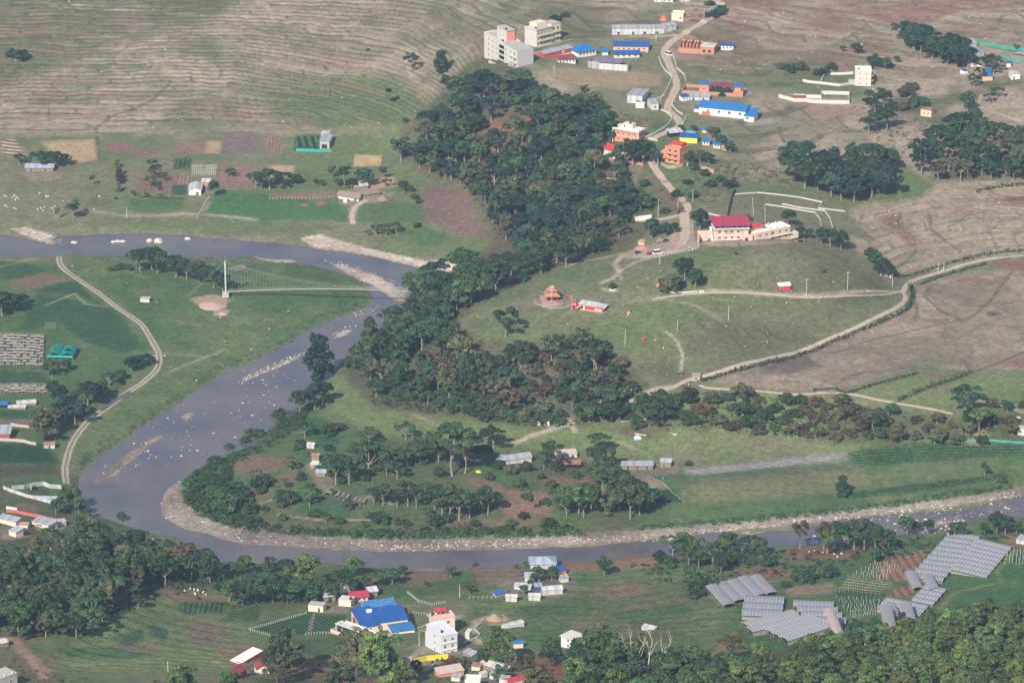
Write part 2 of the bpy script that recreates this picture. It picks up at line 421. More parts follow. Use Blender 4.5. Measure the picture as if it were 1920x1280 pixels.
C = C * (1 - rk) + np.array((.062, .072, .038))[None, None] * (0.7 + .6 * n3)[..., None] * rk
# --- fields one by one, and a shadow strip among them
Fd = 'field'
for a_ in [
 # north bank
 ([(247,372),(347,372),(342,396),(245,397)], LUSH, 80, 1.2, .25),
 ([(400,360),(430,356),(480,362),(560,372),(640,380),(655,395),(655,416),(600,412),(500,412),(380,408),(375,400),(395,380)], (.05,.125,.045), None, 1, 0),
 ([(262,322),(290,318),(325,322),(328,362),(300,362),(255,360)], BROWN, 85, 1.4, .2),
 ([(328,298),(358,294),(357,316),(326,318)], CROP, 0, 1.6, .5),
 ([(330,330),(357,329),(356,346),(330,346)], PINK, 0, 1.4, .4),
 ([(324,348),(352,346),(350,365),(322,367)], CROP, 80, 1.2, .3),
 ([(408,318),(480,312),(485,345),(420,352),(405,340)], PINK, None, 1, 0),
 ([(75,264),(178,262),(186,300),(140,305),(100,290)], STRAW, None, 1, 0),
 ([(0,262),(30,260),(58,298),(50,303),(0,288)], (.28,.21,.14), 75, 3.2, .75),
 ([(212,268),(247,268),(247,282),(193,283)], (.20,.10,.10), None, 1, 0),
 ([(250,283),(290,283),(288,292),(248,292)], (.20,.10,.10), None, 1, 0),
 ([(318,282),(340,266),(386,264),(385,286),(355,286)], PINK, None, 1, 0),
 ([(388,265),(415,266),(413,288),(386,288)], STRAW, None, 1, 0),
 ([(418,250),(490,250),(486,287),(416,290)], (.16,.12,.115), None, 1, 0),
 ([(185,248),(247,248),(247,267),(200,268)], GRASS, None, 1, 0),
 ([(508,310),(551,311),(548,331),(507,330)], STRAW, None, 1, 0),
 ([(665,290),(715,292),(715,311),(664,312)], (.42,.30,.16), 90, 2.0, .25),
 ([(665,342),(735,330),(745,350),(690,356)], STRAW, None, 1, 0),
 ([(508,362),(560,362),(625,358),(630,365),(590,372),(510,372)], PINK, None, 1, 0),
 ([(785,360),(815,348),(860,350),(885,360),(888,385),(892,410),(910,425),(915,445),(870,443),(830,430),(800,412)], (.155,.098,.088), 80, 1.8, .18),
 ([(672,390),(720,378),(780,382),(798,395),(795,415),(730,418),(672,415)], LUSH, None, 1, 0),
 ([(740,425),(800,428),(850,440),(820,462),(770,455)], LUSH, None, 1, 0),
 ([(555,255),(600,253),(600,282),(553,283)], CROP, 10, 2.6, .7),
 ([(498,255),(530,258),(528,285),(497,283)], PINK, 0, 1.4, .3),
 ([(580,110),(660,103),(690,120),(650,130),(600,128)], (.27,.19,.15), 85, 1.6, .2),
 # east plateau
 ([(1020,130),(1060,125),(1235,138),(1240,160),(1165,168),(1080,160),(1045,140)], (.27,.21,.13), None, 1, 0),
 ([(1645,405),(1685,398),(1690,420),(1735,455),(1710,465),(1680,440)], PINK, None, 1, 0),
 ([(1765,390),(1790,386),(1845,397),(1825,405)], (.28,.17,.14), None, 1, 0),
 ([(1850,395),(1885,393),(1902,403),(1870,406)], (.28,.19,.15), None, 1, 0),
 ([(1872,368),(1960,366),(1960,390),(1880,384)], RED, None, 1, 0),
 ([(1840,378),(1870,374),(1877,384)], (.27,.17,.13), None, 1, 0),
 ([(1850,492),(1960,482),(1960,516),(1870,501)], RED, None, 1, 0),
 ([(1770,520),(1820,522),(1890,515),(1875,530),(1830,537),(1790,528)], PINK, None, 1, 0),
 ([(1850,585),(1875,586),(1872,593),(1850,590)], (.14,.06,.05), None, 1, 0),
 ([(1745,598),(1780,598),(1778,605),(1750,604)], (.19,.09,.08), None, 1, 0),
 ([(1400,675),(1480,660),(1510,663),(1540,687),(1490,698),(1450,703),(1430,697)], (.135,.108,.088), None, 1, 0),
 ([(1695,690),(1720,680),(1760,690),(1800,695),(1770,703),(1700,693)], BRIGHT, None, 1, 0),
 ([(1700,695),(1770,704),(1765,709),(1718,701)], (.18,.11,.085), None, 1, 0),
 ([(1590,738),(1640,722),(1720,704),(1770,710),(1810,702),(1740,730),(1680,755)], BRIGHT, None, 1, 0),
 ([(1690,757),(1750,731),(1830,697),(1960,690),(1960,722),(1800,765),(1720,764)], BRIGHT, None, 1, 0),
 ([(1880,674),(1960,664),(1960,690),(1880,687)], PINK, None, 1, 0),
 ([(1370,366),(1500,372),(1585,398),(1580,432),(1490,432),(1470,402),(1372,402)], DRY, 80, 2.2, .25),
 ([(1600,20),(1760,0),(1800,20),(1700,60)], PINK, None, 1, 0),
 ([(1760,-20),(1960,-20),(1960,10),(1790,15)], (.26,.15,.13), None, 1, 0),
 ([(1800,20),(1960,12),(1960,40),(1870,50),(1820,40)], (.30,.23,.18), None, 1, 0),
 # peninsula
 ([(1278,880),(1560,850),(1592,856),(1575,863),(1300,893)], PALE, 97, 1.1, .6),
 ([(1290,893),(1590,866),(1602,871),(1300,899)], (.045,.12,.04), None, 1, 0),
 ([(1290,900),(1615,871),(1622,875),(1300,906)], (.16,.115,.11), 97, 1.5, .4),
 ([(1590,850),(1640,838),(1720,832),(1810,831),(1960,837),(1960,850),(1780,862),(1650,872),(1602,869)], (.035,.085,.035), 95, 1.6, .35),
 ([(1590,925),(1740,905),(1890,888),(1892,894),(1750,916),(1600,933)], (.028,.07,.03), 97, 1.5, .5),
 ([(1290,907),(1600,880),(1640,900),(1590,922),(1500,928),(1300,943),(1270,926)], (.14,.145,.075), None, 1, 0),
 ([(425,858),(480,852),(555,855),(550,868),(500,890),(460,886),(425,886)], BROWN, 95, 1.8, .15),
 ([(503,894),(570,876),(578,895),(545,905),(507,906)], BROWN, None, 1, 0),
 ([(455,915),(510,915),(505,930),(460,935)], BROWN, None, 1, 0),
 ([(545,800),(575,782),(610,787),(640,830),(600,836),(565,802)], (.035,.085,.04), 45, 1.6, .3),
 ([(560,940),(600,930),(670,945),(655,965),(600,970),(560,955)], (.04,.095,.04), 90, 1.6, .3),
 ([(1020,890),(1100,893),(1120,905),(1105,915),(1010,905)], BROWN, 80, 1.5, .25),
 ([(955,920),(1030,920),(1040,940),(1030,965),(950,970),(940,945)], (.19,.125,.09), 75, 1.8, .22),
 ([(860,890),(900,895),(960,920),(930,930),(895,912)], BROWN, None, 1, 0),
 ([(830,974),(1010,974),(1010,985),(830,985)], BROWN, None, 1, 0),
 ([(1160,800),(1200,800),(1240,812),(1200,821),(1165,815)], DARK, None, 1, 0),
 ([(1190,895),(1235,900),(1250,915),(1215,916)], (.27,.19,.15), None, 1, 0),
 ([(1225,920),(1262,918),(1280,941),(1225,942)], (.025,.068,.03), 75, 1.6, .5),
 ([(670,805),(690,806),(732,820),(728,824),(690,813)], (.20,.12,.08), None, 1, 0),
 # west bank
 ([(0,490),(70,495),(90,510),(30,525),(-40,522),(-40,490)], (.04,.085,.04), None, 1, 0),
 ([(10,527),(80,512),(125,521),(60,541),(10,533)], BROWN, None, 1, 0),
 ([(50,547),(140,525),(175,560),(192,571),(130,552),(80,549)], CROP, 70, 1.5, .25),
 ([(70,552),(200,573),(235,602),(262,646),(240,662),(160,642),(110,602),(40,622),(50,582)], (.034,.08,.04), 55, 1.8, .3),
 ([(-40,698),(80,697),(95,720),(-40,723)], CROP, 90, 1.4, .3),
 ([(-40,768),(70,769),(60,784),(-40,785)], CROP, 90, 1.4, .3),
 ([(-40,786),(60,786),(60,797),(-40,797)], BROWN, None, 1, 0),
 ([(-40,830),(75,832),(100,850),(110,868),(-40,870)], (.02,.055,.03), 90, 1.4, .3),
 ([(-40,872),(108,872),(112,890),(-40,893)], (.07,.065,.045), None, 1, 0),  # shadow painted into the ground colour
 ([(40,940),(85,948),(70,962),(20,952)], BROWN, None, 1, 0),
 ([(15,960),(70,975),(60,982),(5,968)], LUSH, None, 1, 0),
 # near side
 ([(345,1168),(395,1162),(440,1195),(400,1212),(360,1200)], (.13,.105,.08), 60, 1.4, .2),
 ([(110,1215),(230,1212),(300,1225),(250,1236),(130,1232)], (.05,.10,.04), 80, 1.4, .2),
 ([(225,1205),(310,1212),(306,1222),(230,1218)], BROWN, None, 1, 0),
 ([(150,1245),(290,1240),(270,1262),(140,1265)], BRIGHT, None, 1, 0),
 ([(400,1215),(470,1205),(480,1225),(420,1238)], BROWN, None, 1, 0),
 ([(1090,1100),(1180,1090),(1240,1105),(1150,1125)], (.15,.11,.08), 70, 1.4, .2),
 ([(960,1140),(1080,1120),(1120,1140),(1000,1165)], (.055,.10,.04), 70, 1.4, .3),
 ([(1150,1150),(1270,1125),(1300,1145),(1190,1175)], (.05,.095,.04), 60, 1.4, .3),
 ([(285,1113),(320,1106),(420,1119),(432,1127),(330,1127)], BROWN, None, 1, 0),
 ([(330,1129),(432,1128),(420,1148),(345,1152)], (.03,.07,.035), 0, 1.4, .5),
 ([(210,1196),(270,1175),(268,1200),(240,1212)], (.03,.07,.035), 60, 1.4, .3),
 ([(277,1172),(300,1172),(318,1185),(310,1203),(282,1190)], (.03,.07,.035), 20, 1.4, .3),
 ([(434,1142),(485,1136),(485,1164),(410,1166)], (.045,.09,.04), 80, 1.4, .3),
 ([(472,1172),(575,1146),(615,1152),(650,1152),(640,1184),(600,1187),(540,1190),(480,1186)], (.033,.075,.036), 30, 1.5, .45),
 ([(525,1200),(650,1190),(640,1230),(590,1236),(540,1216)], (.06,.10,.045), 85, 1.4, .2),
 ([(755,1073),(830,1069),(845,1085),(770,1100),(745,1090)], BROWN, None, 1, 0),
 ([(880,1064),(975,1062),(980,1090),(900,1095)], BROWN, None, 1, 0),
 ([(1040,1054),(1120,1046),(1130,1066),(1060,1073)], (.21,.12,.08), None, 1, 0),
 ([(1150,1049),(1230,1041),(1235,1060),(1160,1066)], (.23,.13,.09), None, 1, 0),
 ([(1475,1026),(1560,1023),(1625,1031),(1600,1046),(1475,1048)], (.19,.10,.07), None, 1, 0),
 ([(1370,1071),(1450,1061),(1490,1073),(1480,1081),(1400,1090)], (.20,.105,.075), None, 1, 0),
 ([(1655,1047),(1730,1028),(1742,1033),(1707,1088),(1640,1088)], (.21,.125,.09), 5, 2.4, .35),
 ([(1672,1101),(1725,1096),(1710,1118),(1665,1120)], (.21,.125,.09), 5, 2.4, .35),
 ([(1470,1101),(1560,1091),(1570,1110),(1480,1118)], (.21,.155,.11), None, 1, 0),
 ([(1570,1107),(1660,1102),(1655,1145),(1600,1150),(1565,1125)], (.035,.08,.035), 60, 1.6, .4),
 ([(1760,1087),(1860,1087),(1870,1095),(1785,1105)], (.05,.125,.04), 85, 1.5, .2),
 ([(1872,1032),(1960,1030),(1960,1092),(1862,1080)], (.045,.11,.04), 85, 1.6, .25),
 ([(1795,1112),(1960,1097),(1960,1140),(1765,1150)], (.05,.115,.045), 85, 1.6, .2),
 ([(1875,1002),(1960,1010),(1960,1032),(1885,1018)], (.23,.125,.08), None, 1, 0),
]:
 P, c, rows, sp, amp = a_
 field(P, c, rows, sp, amp, name=Fd)
# --- bunds, ditches and trodden lines
BUND = (.060, .068, .038); PATHC = (.38, .31, .25)
for P, wd_ in [
 ([(320,155),(290,185),(250,205),(210,218),(180,240),(182,262),(186,300)], 2.4), ([(210,218),(260,226),(310,228),(340,217)], 1.6),
 ([(180,160),(150,168),(125,190),(110,196)], 1.3), ([(165,115),(135,130)], 1.2), ([(200,98),(210,110),(265,70)], 1.3),
 ([(410,100),(400,115),(415,130),(412,146)], 1.5), ([(0,196),(60,165)], 1.3), ([(35,105),(36,130),(0,150)], 1.5),
 ([(90,195),(93,215),(92,226)], 1.2), ([(75,206),(52,222)], 1.0), ([(630,90),(620,108)], 1.4), ([(860,40),(815,60)], 1.4), ([(500,160),(480,185)], 1.2),
 ([(1590,400),(1585,415)], 1.), ([(1617,400),(1610,420),(1625,440),(1650,455)], 1.5), ([(1640,400),(1640,412)], 1.), ([(1743,402),(1745,430),(1770,450),(1800,470)], 2.2),
 ([(1690,398),(1683,415),(1692,430)], 1.6), ([(1718,468),(1700,490),(1680,500)], 1.8), ([(1730,415),(1738,432)], 1.3), ([(1780,425),(1820,402),(1845,398)], 1.2),
 ([(1860,430),(1875,415),(1905,410)], 1.2), ([(1856,432),(1862,450),(1870,468)], 1.3), ([(1920,425),(1900,440),(1910,465)], 1.4),
 ([(1550,664),(1610,645),(1700,622),(1780,605),(1830,590),(1900,505)], 1.6), ([(1540,687),(1500,663)], 1.), ([(1755,650),(1790,638),(1850,605),(1920,585)], 1.1),
 ([(1590,738),(1640,722),(1720,703)], 1.6), ([(1680,755),(1730,730),(1790,710),(1830,695),(1860,685),(1920,660)], 2.2), ([(1610,650),(1640,660),(1720,680)], .8),
 ([(1450,130),(1420,150)], 1.2), ([(1560,90),(1600,65),(1660,55)], 1.5), ([(1620,50),(1580,75)], 1.2), ([(1870,48),(1880,30),(1960,10)], 2.0),
 ([(120,175),(95,180)],1.0),([(125,555),(130,570),(120,590)],1.),([(90,585),(75,600)],1.),
 ([(1040,260),(1000,300)],1.),([(0,242),(110,245),(180,242)],1.6),([(330,248),(470,248),(520,242),(600,246)],1.6),
 ([(1440,205),(1520,235),(1600,250)],1.4),([(1380,235),(1430,250),(1500,255)],1.3),([(1340,270),(1380,285),(1440,290)],1.3),
 ([(430,1140),(470,1150),(485,1165)],1.0),([(1080,1160),(1180,1150),(1280,1120)],.8)]:
 stroke(P, wd_ * .65, BUND, .62, jit=.8)
for P, wd_, a_, g_ in [
 ([(0,237),(60,240),(92,241)], 1.6, .9, .45), ([(100,8),(200,10)], 1.6, .7, .4), ([(150,70),(225,70)], 1.6, .9, .42), ([(760,108),(770,143),(800,135)], 1.2, .9, 0), ([(200,18),(380,30)], 1.4, .6, .3),
 ([(1150,70),(1290,66),(1220,72)], 1.5, .8, 0), ([(1290,123),(1360,124),(1440,130)], 1.2, .7, .3), ([(250,660),(380,668)], .8, .3, 0),
 ([(85,572),(140,550),(160,570),(200,575)], .8, .6, 0), ([(0,500),(60,485)], .8, .5, 0),
 ([(1385,15),(1430,25),(1480,45)], 1.3, .8, 0), ([(1495,40),(1520,38),(1560,30)], .9, .5, .4), ([(1520,30),(1555,38)], 1., .8, 0),
 ([(1250,622),(1270,640),(1280,665),(1277,695)], 1.0, .9, 0), ([(1165,480),(1152,495),(1162,510),(1148,522),(1128,530)], 2.0, .9, 0), ([(1240,478),(1195,490),(1160,508)], 1.2, .8, 0), ([(1215,485),(1160,500)], 1., .7, 0),
 ([(1160,512),(1166,524)], .9, .8, 0), ([(1160,546),(1140,545),(1128,540)], 1.2, .8, 0), ([(1060,500),(1100,488),(1165,475)], 1.4, .7, 0),
 ([(1180,565),(1240,560),(1310,575),(1350,600)], 1.6, .35, 0), ([(1330,545),(1450,552),(1560,556),(1690,546)], 1.6, .85, 0), ([(1230,560),(1330,548)], 1.4, .8, 0), ([(1540,552),(1640,545)], 1., .6, 0),
 ([(965,830),(1000,815),(1072,790)], 2.2, .85, 0), ([(1066,788),(1072,800),(1078,808)], 1.6, .9, 0), ([(880,850),(930,838),(965,830)], 1.2, .5, 0),
 ([(1160,828),(1200,845)], .8, .5, 0), ([(480,945),(520,935),(560,940)], 1., .5, .3), ([(520,965),(600,975),(700,975)], 1., .6, .2), ([(690,930),(735,945)], 1., .7, 0),
 ([(235,505),(270,520)], 1., .3, 0), ([(320,695),(420,655)], 1.2, .45, 0), ([(340,400),(420,405),(480,412)], 2.4, .6, .2), ([(170,395),(240,405),(340,402)], 2.2, .5, .35),
 ([(1560,1060),(1500,1085),(1440,1090)], 1., .4, 0), ([(1735,1165),(1790,1108),(1880,1090),(1872,1075),(1905,1030)], 1.5, .0, 0),
 ([(695,1160),(650,1195)], 0.8, .3, 0), ([(588,1150),(580,1185)], .8, .5, 0), ([(900,1205),(885,1180),(905,1160)], 2.2, .9, 0), ([(890,1165),(925,1152)], 2., .8, 0),
 ([(745,1245),(800,1215),(830,1200)], 2.4, .8, 0), ([(715,1200),(740,1185),(800,1180),(860,1155)], 2.6, .75, 0), ([(640,1145),(600,1147)], 1.2, .6, 0),
 ([(1690,995),(1740,990),(1790,990)], 1.4, .7, 0), ([(1800,745),(1860,755),(1930,775)], 1.2, .6, 0),
 ([(1180,755),(1260,725)], 2.0, .9, 0), ([(350,500),(400,495)], 2.0, .5, .3), ([(1840,180),(1832,200),(1920,230)], 1.4, .8, 0),
 ([(1330,560),(1420,570)], .8, .2, 0), ([(770,775),(820,795),(870,803)], 1., .5, .2)]:
 stroke(P, wd_, PATHC, a_, jit=.5, gaps=g_)
# bright green grass path between the greenhouses
stroke([(1700,1190),(1790,1110),(1880,1090),(1868,1072),(1905,1030)], 1.8, (.14,.17,.06), .8)
# spoil, rubble and bare yards
for P, c, a_ in [
 ([(355,560),(395,552),(425,558),(425,578),(380,578)], (.42,.31,.24), .9), ([(400,582),(432,580),(425,590),(400,592)], (.40,.29,.22), .8),
 ([(425,503),(455,496),(462,503),(440,508)], (.30,.25,.21), .9), ([(1010,558),(1000,568),(1030,577),(1062,572),(1068,560)], (.30,.24,.22), .6),
 ([(1160,480),(1200,462),(1240,456),(1262,432),(1275,418),(1300,420),(1302,440),(1312,465),(1292,471),(1230,484),(1185,484)], (.40,.31,.25), .95),
 ([(1300,455),(1335,450),(1410,452),(1480,450),(1490,455),(1330,463)], (.38,.29,.24), .8),
 ([(1250,75),(1290,70),(1270,100),(1250,105)], (.32,.24,.20), .8), ([(1245,95),(1380,100),(1370,108),(1260,112)], (.34,.27,.23), .8),
 ([(1590,440),(1625,450),(1640,475),(1665,490),(1690,505),(1650,505),(1620,480),(1595,462)], (.36,.26,.21), .8),
 ([(1395,220),(1440,215),(1455,232),(1400,236)], (.45,.37,.34), .8), ([(1300,210),(1270,200),(1280,185),(1330,185)], (.28,.24,.20), .6),
 ([(1150,45),(1240,75),(1250,68),(1140,72)], (.3,.24,.2), .5), ([(900,1160),(945,1150),(960,1165),(920,1172)], (.40,.29,.21), .85),
 ([(0,985),(30,990),(60,1005),(20,1012),(0,1010)], (.30,.22,.17), .8), ([(60,980),(130,975),(125,990),(70,1000)], (.30,.23,.18), .7),
 ([(570,870),(600,860),(625,900),(640,930),(600,920)], (.24,.19,.16), .6), ([(930,865),(960,850),(1000,870),(960,885)], (.18,.15,.12), .6),
 ([(1160,875),(1260,870),(1280,885),(1200,895)], (.24,.2,.17), .7), ([(930,1090),(1070,1065),(1080,1100),(1050,1120),(950,1125)], (.22,.18,.15), .6),
 ([(640,355),(740,360),(720,380),(640,385)], (.28,.22,.18), .6), ([(655,385),(675,380),(662,420),(652,420)], (.26,.22,.19), .8),
 ([(40,322),(135,322),(115,335),(60,340)], (.27,.22,.18), .7), ([(388,370),(400,355),(395,380),(380,405),(372,405)], (.24,.2,.17), .8),
 ([(1150,290),(1210,310),(1190,350),(1150,340)], (.27,.19,.15), .6), ([(1200,330),(1215,330),(1290,390),(1280,405),(1250,385)], (.19,.13,.11), .75),
 ([(1800,810),(1830,795),(1860,815),(1830,835),(1795,830)], (.27,.21,.15), .7), ([(790,1195),(870,1215),(870,1245),(770,1245)], (.27,.23,.19), .6),
 ([(870,1165),(870,1200),(850,1215)], (.2,.17,.15), .6), ([(600,1120),(700,1120),(640,1150),(600,1145)], (.22,.18,.14), .6),
 ([(0,1195),(30,1195),(60,1225),(95,1255),(90,1275),(75,1275),(50,1235),(15,1205)], (.36,.23,.17), .9),
 ([(880,1245),(1000,1250),(1000,1290),(860,1290)], (.2,.16,.13), .6), ([(1360,1195),(1385,1180),(1370,1215),(1330,1235)], (.26,.16,.11), .8)]:
 zone(P, c, tuple(.75 * v for v in c), .4, .65, soft=1, a=a_)
C = np.clip(C, .012, .8)
# ------------------------------------------------------------------ materials
class NB:
 def __init__(s, name):
  s.m = bpy.data.materials.new(name); s.m.use_nodes = True
  s.t = s.m.node_tree; s.n = s.t.nodes; s.l = s.t.links
  s.n.clear()
  s.out = s.n.new('ShaderNodeOutputMaterial')
 def add(s, typ, **kw):
  n = s.n.new(typ)
  for k, v in kw.items():
   if k.startswith('_'): n.inputs[k[1:].replace('_', ' ')].default_value = v
   else: setattr(n, k, v)
  return n
 def link(s, a, b): s.l.new(a, b)
 def math(s, op, a, b=None, c=None):
  n = s.n.new('ShaderNodeMath'); n.operation = op
  for i, v in enumerate((a, b, c)):
   if v is None: continue
   if isinstance(v, (int, float)): n.inputs[i].default_value = v
   else: s.l.new(v, n.inputs[i])
  return n.outputs[0]
 def mul(s, col, fac):
  n = s.n.new('ShaderNodeVectorMath'); n.operation = 'SCALE'
  if isinstance(col, tuple): n.inputs[0].default_value = col[:3]
  else: s.l.new(col, n.inputs[0])
  s.l.new(fac, n.inputs['Scale'])
  return n.outputs[0]
 def noise(s, scale, detail=3.0, rough=.55, vec=None):
  n = s.n.new('ShaderNodeTexNoise'); n.inputs['Scale'].default_value = scale
  n.inputs['Detail'].default_value = detail; n.inputs['Roughness'].default_value = rough
  if vec is not None: s.l.new(vec, n.inputs['Vector'])
  return n.outputs['Fac']
 def bsdf(s, col, rough=.8, spec=.3, bump=None, bstr=.3, bdist=.1, metal=0.0):
  p = s.n.new('ShaderNodeBsdfPrincipled')
  if isinstance(col, tuple): p.inputs['Base Color'].default_value = (*col[:3], 1)
  else: s.l.new(col, p.inputs['Base Color'])
  if isinstance(rough, (int, float)): p.inputs['Roughness'].default_value = rough
  else: s.l.new(rough, p.inputs['Roughness'])
  p.inputs['Specular IOR Level'].default_value = spec
  p.inputs['Metallic'].default_value = metal
  if bump is not None:
   b = s.n.new('ShaderNodeBump'); b.inputs['Strength'].default_value = bstr; b.inputs['Distance'].default_value = bdist
   s.l.new(bump, b.inputs['Height']); s.l.new(b.outputs[0], p.inputs['Normal'])
  s.l.new(p.outputs[0], s.out.inputs['Surface'])
  return p
MATS = {}
def mat(name, col, rough=.75, var=.25, scale=1.2, spec=.25, stain=.0, stain_col=(.2, .16, .13), ridge=0.0, ridge_ax='X', ridge_sp=.6, metal=0.0, bump=.0):
 """painted, plastered or sheet-metal surface with wear of its own"""
 if name in MATS: return MATS[name]
 b = NB(name)
 tc = b.add('ShaderNodeTexCoord')
 v = tc.outputs['Object']
 oi = b.add('ShaderNodeObjectInfo')
 f = b.math('ADD', b.math('MULTIPLY', b.noise(scale, 5, .6, v), var * 2), 1 - var)
 c = b.mul(tuple(col), f)
 if stain > 0:
  mx = b.add('ShaderNodeMix', data_type='RGBA')
  r = b.add('ShaderNodeMapRange'); r.inputs[1].default_value = .5; r.inputs[2].default_value = .72
  mp = b.add('ShaderNodeMapping'); mp.inputs['Scale'].default_value = (1, 1, .35); b.link(v, mp.inputs[0])
  b.link(b.noise(.8, 6, .65, mp.outputs[0]), r.inputs[0])
  b.link(b.math('MULTIPLY', r.outputs[0], stain), mx.inputs[0])
  b.link(c, mx.inputs[6]); mx.inputs[7].default_value = (*stain_col, 1)
  c = mx.outputs[2]
 bump_s = None
 if ridge > 0:
  sp = b.add('ShaderNodeSeparateXYZ'); b.link(v, sp.inputs[0])
  s_ = b.math('SINE', b.math('MULTIPLY', sp.outputs[ridge_ax], 2 * math.pi / ridge_sp))
  bump_s = s_
  # sheets of slightly different weathering
  fl = b.math('FLOOR', b.math('DIVIDE', sp.outputs[ridge_ax], ridge_sp * 2.5))
  wn = b.add('ShaderNodeTexWhiteNoise', noise_dimensions='1D'); b.link(fl, wn.inputs['W'])
  c = b.mul(c, b.math('ADD', b.math('MULTIPLY', wn.outputs['Value'], ridge), 1 - ridge / 2))
 elif bump > 0:
  bump_s = b.noise(scale * 4, 4, .6, v)
 b.bsdf(c, rough, spec, bump_s, .5 if ridge else bump, .04 if ridge else .08, metal)
 MATS[name] = b.m
 return b.m
# --- the ground's own material: colour from what covers it, crop rows, fine grain
b = NB('ground_cover')
at_c = b.add('ShaderNodeAttribute', attribute_name='cover')
at_r = b.add('ShaderNodeAttribute', attribute_name='row')
at_a = b.add('ShaderNodeAttribute', attribute_name='rowamp')
tc = b.add('ShaderNodeTexCoord')
v = tc.outputs['Object']
s_ = b.math('SINE', b.math('MULTIPLY', at_r.outputs['Fac'], 2 * math.pi))
brk = b.noise(.9, 2, .5, v)
rowf = b.math('ADD', 1.0, b.math('MULTIPLY', b.math('MULTIPLY', s_, at_a.outputs['Fac']), b.math('ADD', b.math('MULTIPLY', brk, 1.2), .2)))
na = b.noise(.34, 4, .65, v); nb_ = b.noise(.95, 4, .7, v)
g = b.math('MULTIPLY', b.math('ADD', b.math('MULTIPLY', na, 1.5), .25), b.math('ADD', b.math('MULTIPLY', nb_, 1.3), .35))
cv = at_c.outputs['Color']
# terraces: each tread with a tone of its own, a grassy riser, here and there pale stones along it, sunlight put into their colour
tt, tl, ta_ = [b.add('ShaderNodeAttribute', attribute_name=q).outputs['Fac'] for q in ('terr', 'tlat', 'tamp')]
wob1 = b.math('MULTIPLY', b.math('SUBTRACT', b.noise(.12, 3, .6, v), .5), .22)
tw = b.math('ADD', tt, wob1)
fl = b.math('FLOOR', tw); fr = b.math('FRACT', tw)
tlw = b.math('ADD', tl, b.math('MULTIPLY', fl, .37)); fll = b.math('FLOOR', tlw); frl = b.math('FRACT', tlw)
cx = b.add('ShaderNodeCombineXYZ'); b.link(fl, cx.inputs[0]); b.link(fll, cx.inputs[1])
wn = b.add('ShaderNodeTexWhiteNoise', noise_dimensions='3D'); b.link(cx.outputs[0], wn.inputs['Vector'])
sp = b.add('ShaderNodeSeparateColor'); b.link(wn.outputs['Color'], sp.inputs[0])
def ramp(x, a, b_, invert=False):
 r = b.add('ShaderNodeMapRange'); r.inputs[1].default_value = a; r.inputs[2].default_value = b_
 if invert: r.inputs[3].default_value = 1; r.inputs[4].default_value = 0
 b.link(x, r.inputs[0]); return r.outputs[0]
def blend(c0, c1, f):
 m = b.add('ShaderNodeMix', data_type='RGBA'); b.link(f, m.inputs[0])
 for s_, c_ in ((6, c0), (7, c1)):
  if isinstance(c_, tuple): m.inputs[s_].default_value = (*c_, 1)
  else: b.link(c_, m.inputs[s_])
 return m.outputs[2]
tone = b.mul(cv, b.math('ADD', b.math('MULTIPLY', sp.outputs[0], .42), .80))
tone = blend(tone, (.105, .125, .062), b.math('MULTIPLY', ramp(sp.outputs[1], .60, .88), .45))
tone = blend(tone, (.24, .135, .11), b.math('MULTIPLY', ramp(sp.outputs[2], .86, .92), .6))
gate = ramp(b.noise(.045, 3, .6, v), .36, .52)
gate2 = ramp(b.noise(.03, 3, .6, v), .40, .5)
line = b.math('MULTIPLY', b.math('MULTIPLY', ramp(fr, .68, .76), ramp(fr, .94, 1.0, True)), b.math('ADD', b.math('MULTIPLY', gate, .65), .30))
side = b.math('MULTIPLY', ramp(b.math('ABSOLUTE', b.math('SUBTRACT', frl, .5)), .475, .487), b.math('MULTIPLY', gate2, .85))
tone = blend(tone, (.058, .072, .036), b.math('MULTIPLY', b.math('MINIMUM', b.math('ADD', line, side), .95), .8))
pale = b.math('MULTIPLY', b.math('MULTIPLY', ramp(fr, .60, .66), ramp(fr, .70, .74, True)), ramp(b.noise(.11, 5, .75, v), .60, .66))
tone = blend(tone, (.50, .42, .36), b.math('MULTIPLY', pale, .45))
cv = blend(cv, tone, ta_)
c = b.mul(cv, b.math('MULTIPLY', g, rowf))
hgt = b.math('ADD', b.math('MULTIPLY', nb_, .7), b.math('ADD', b.math('MULTIPLY', na, .8), b.math('MULTIPLY', b.math('MULTIPLY', s_, at_a.outputs['Fac']), .5)))
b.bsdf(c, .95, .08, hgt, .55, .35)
M_GROUND = b.m
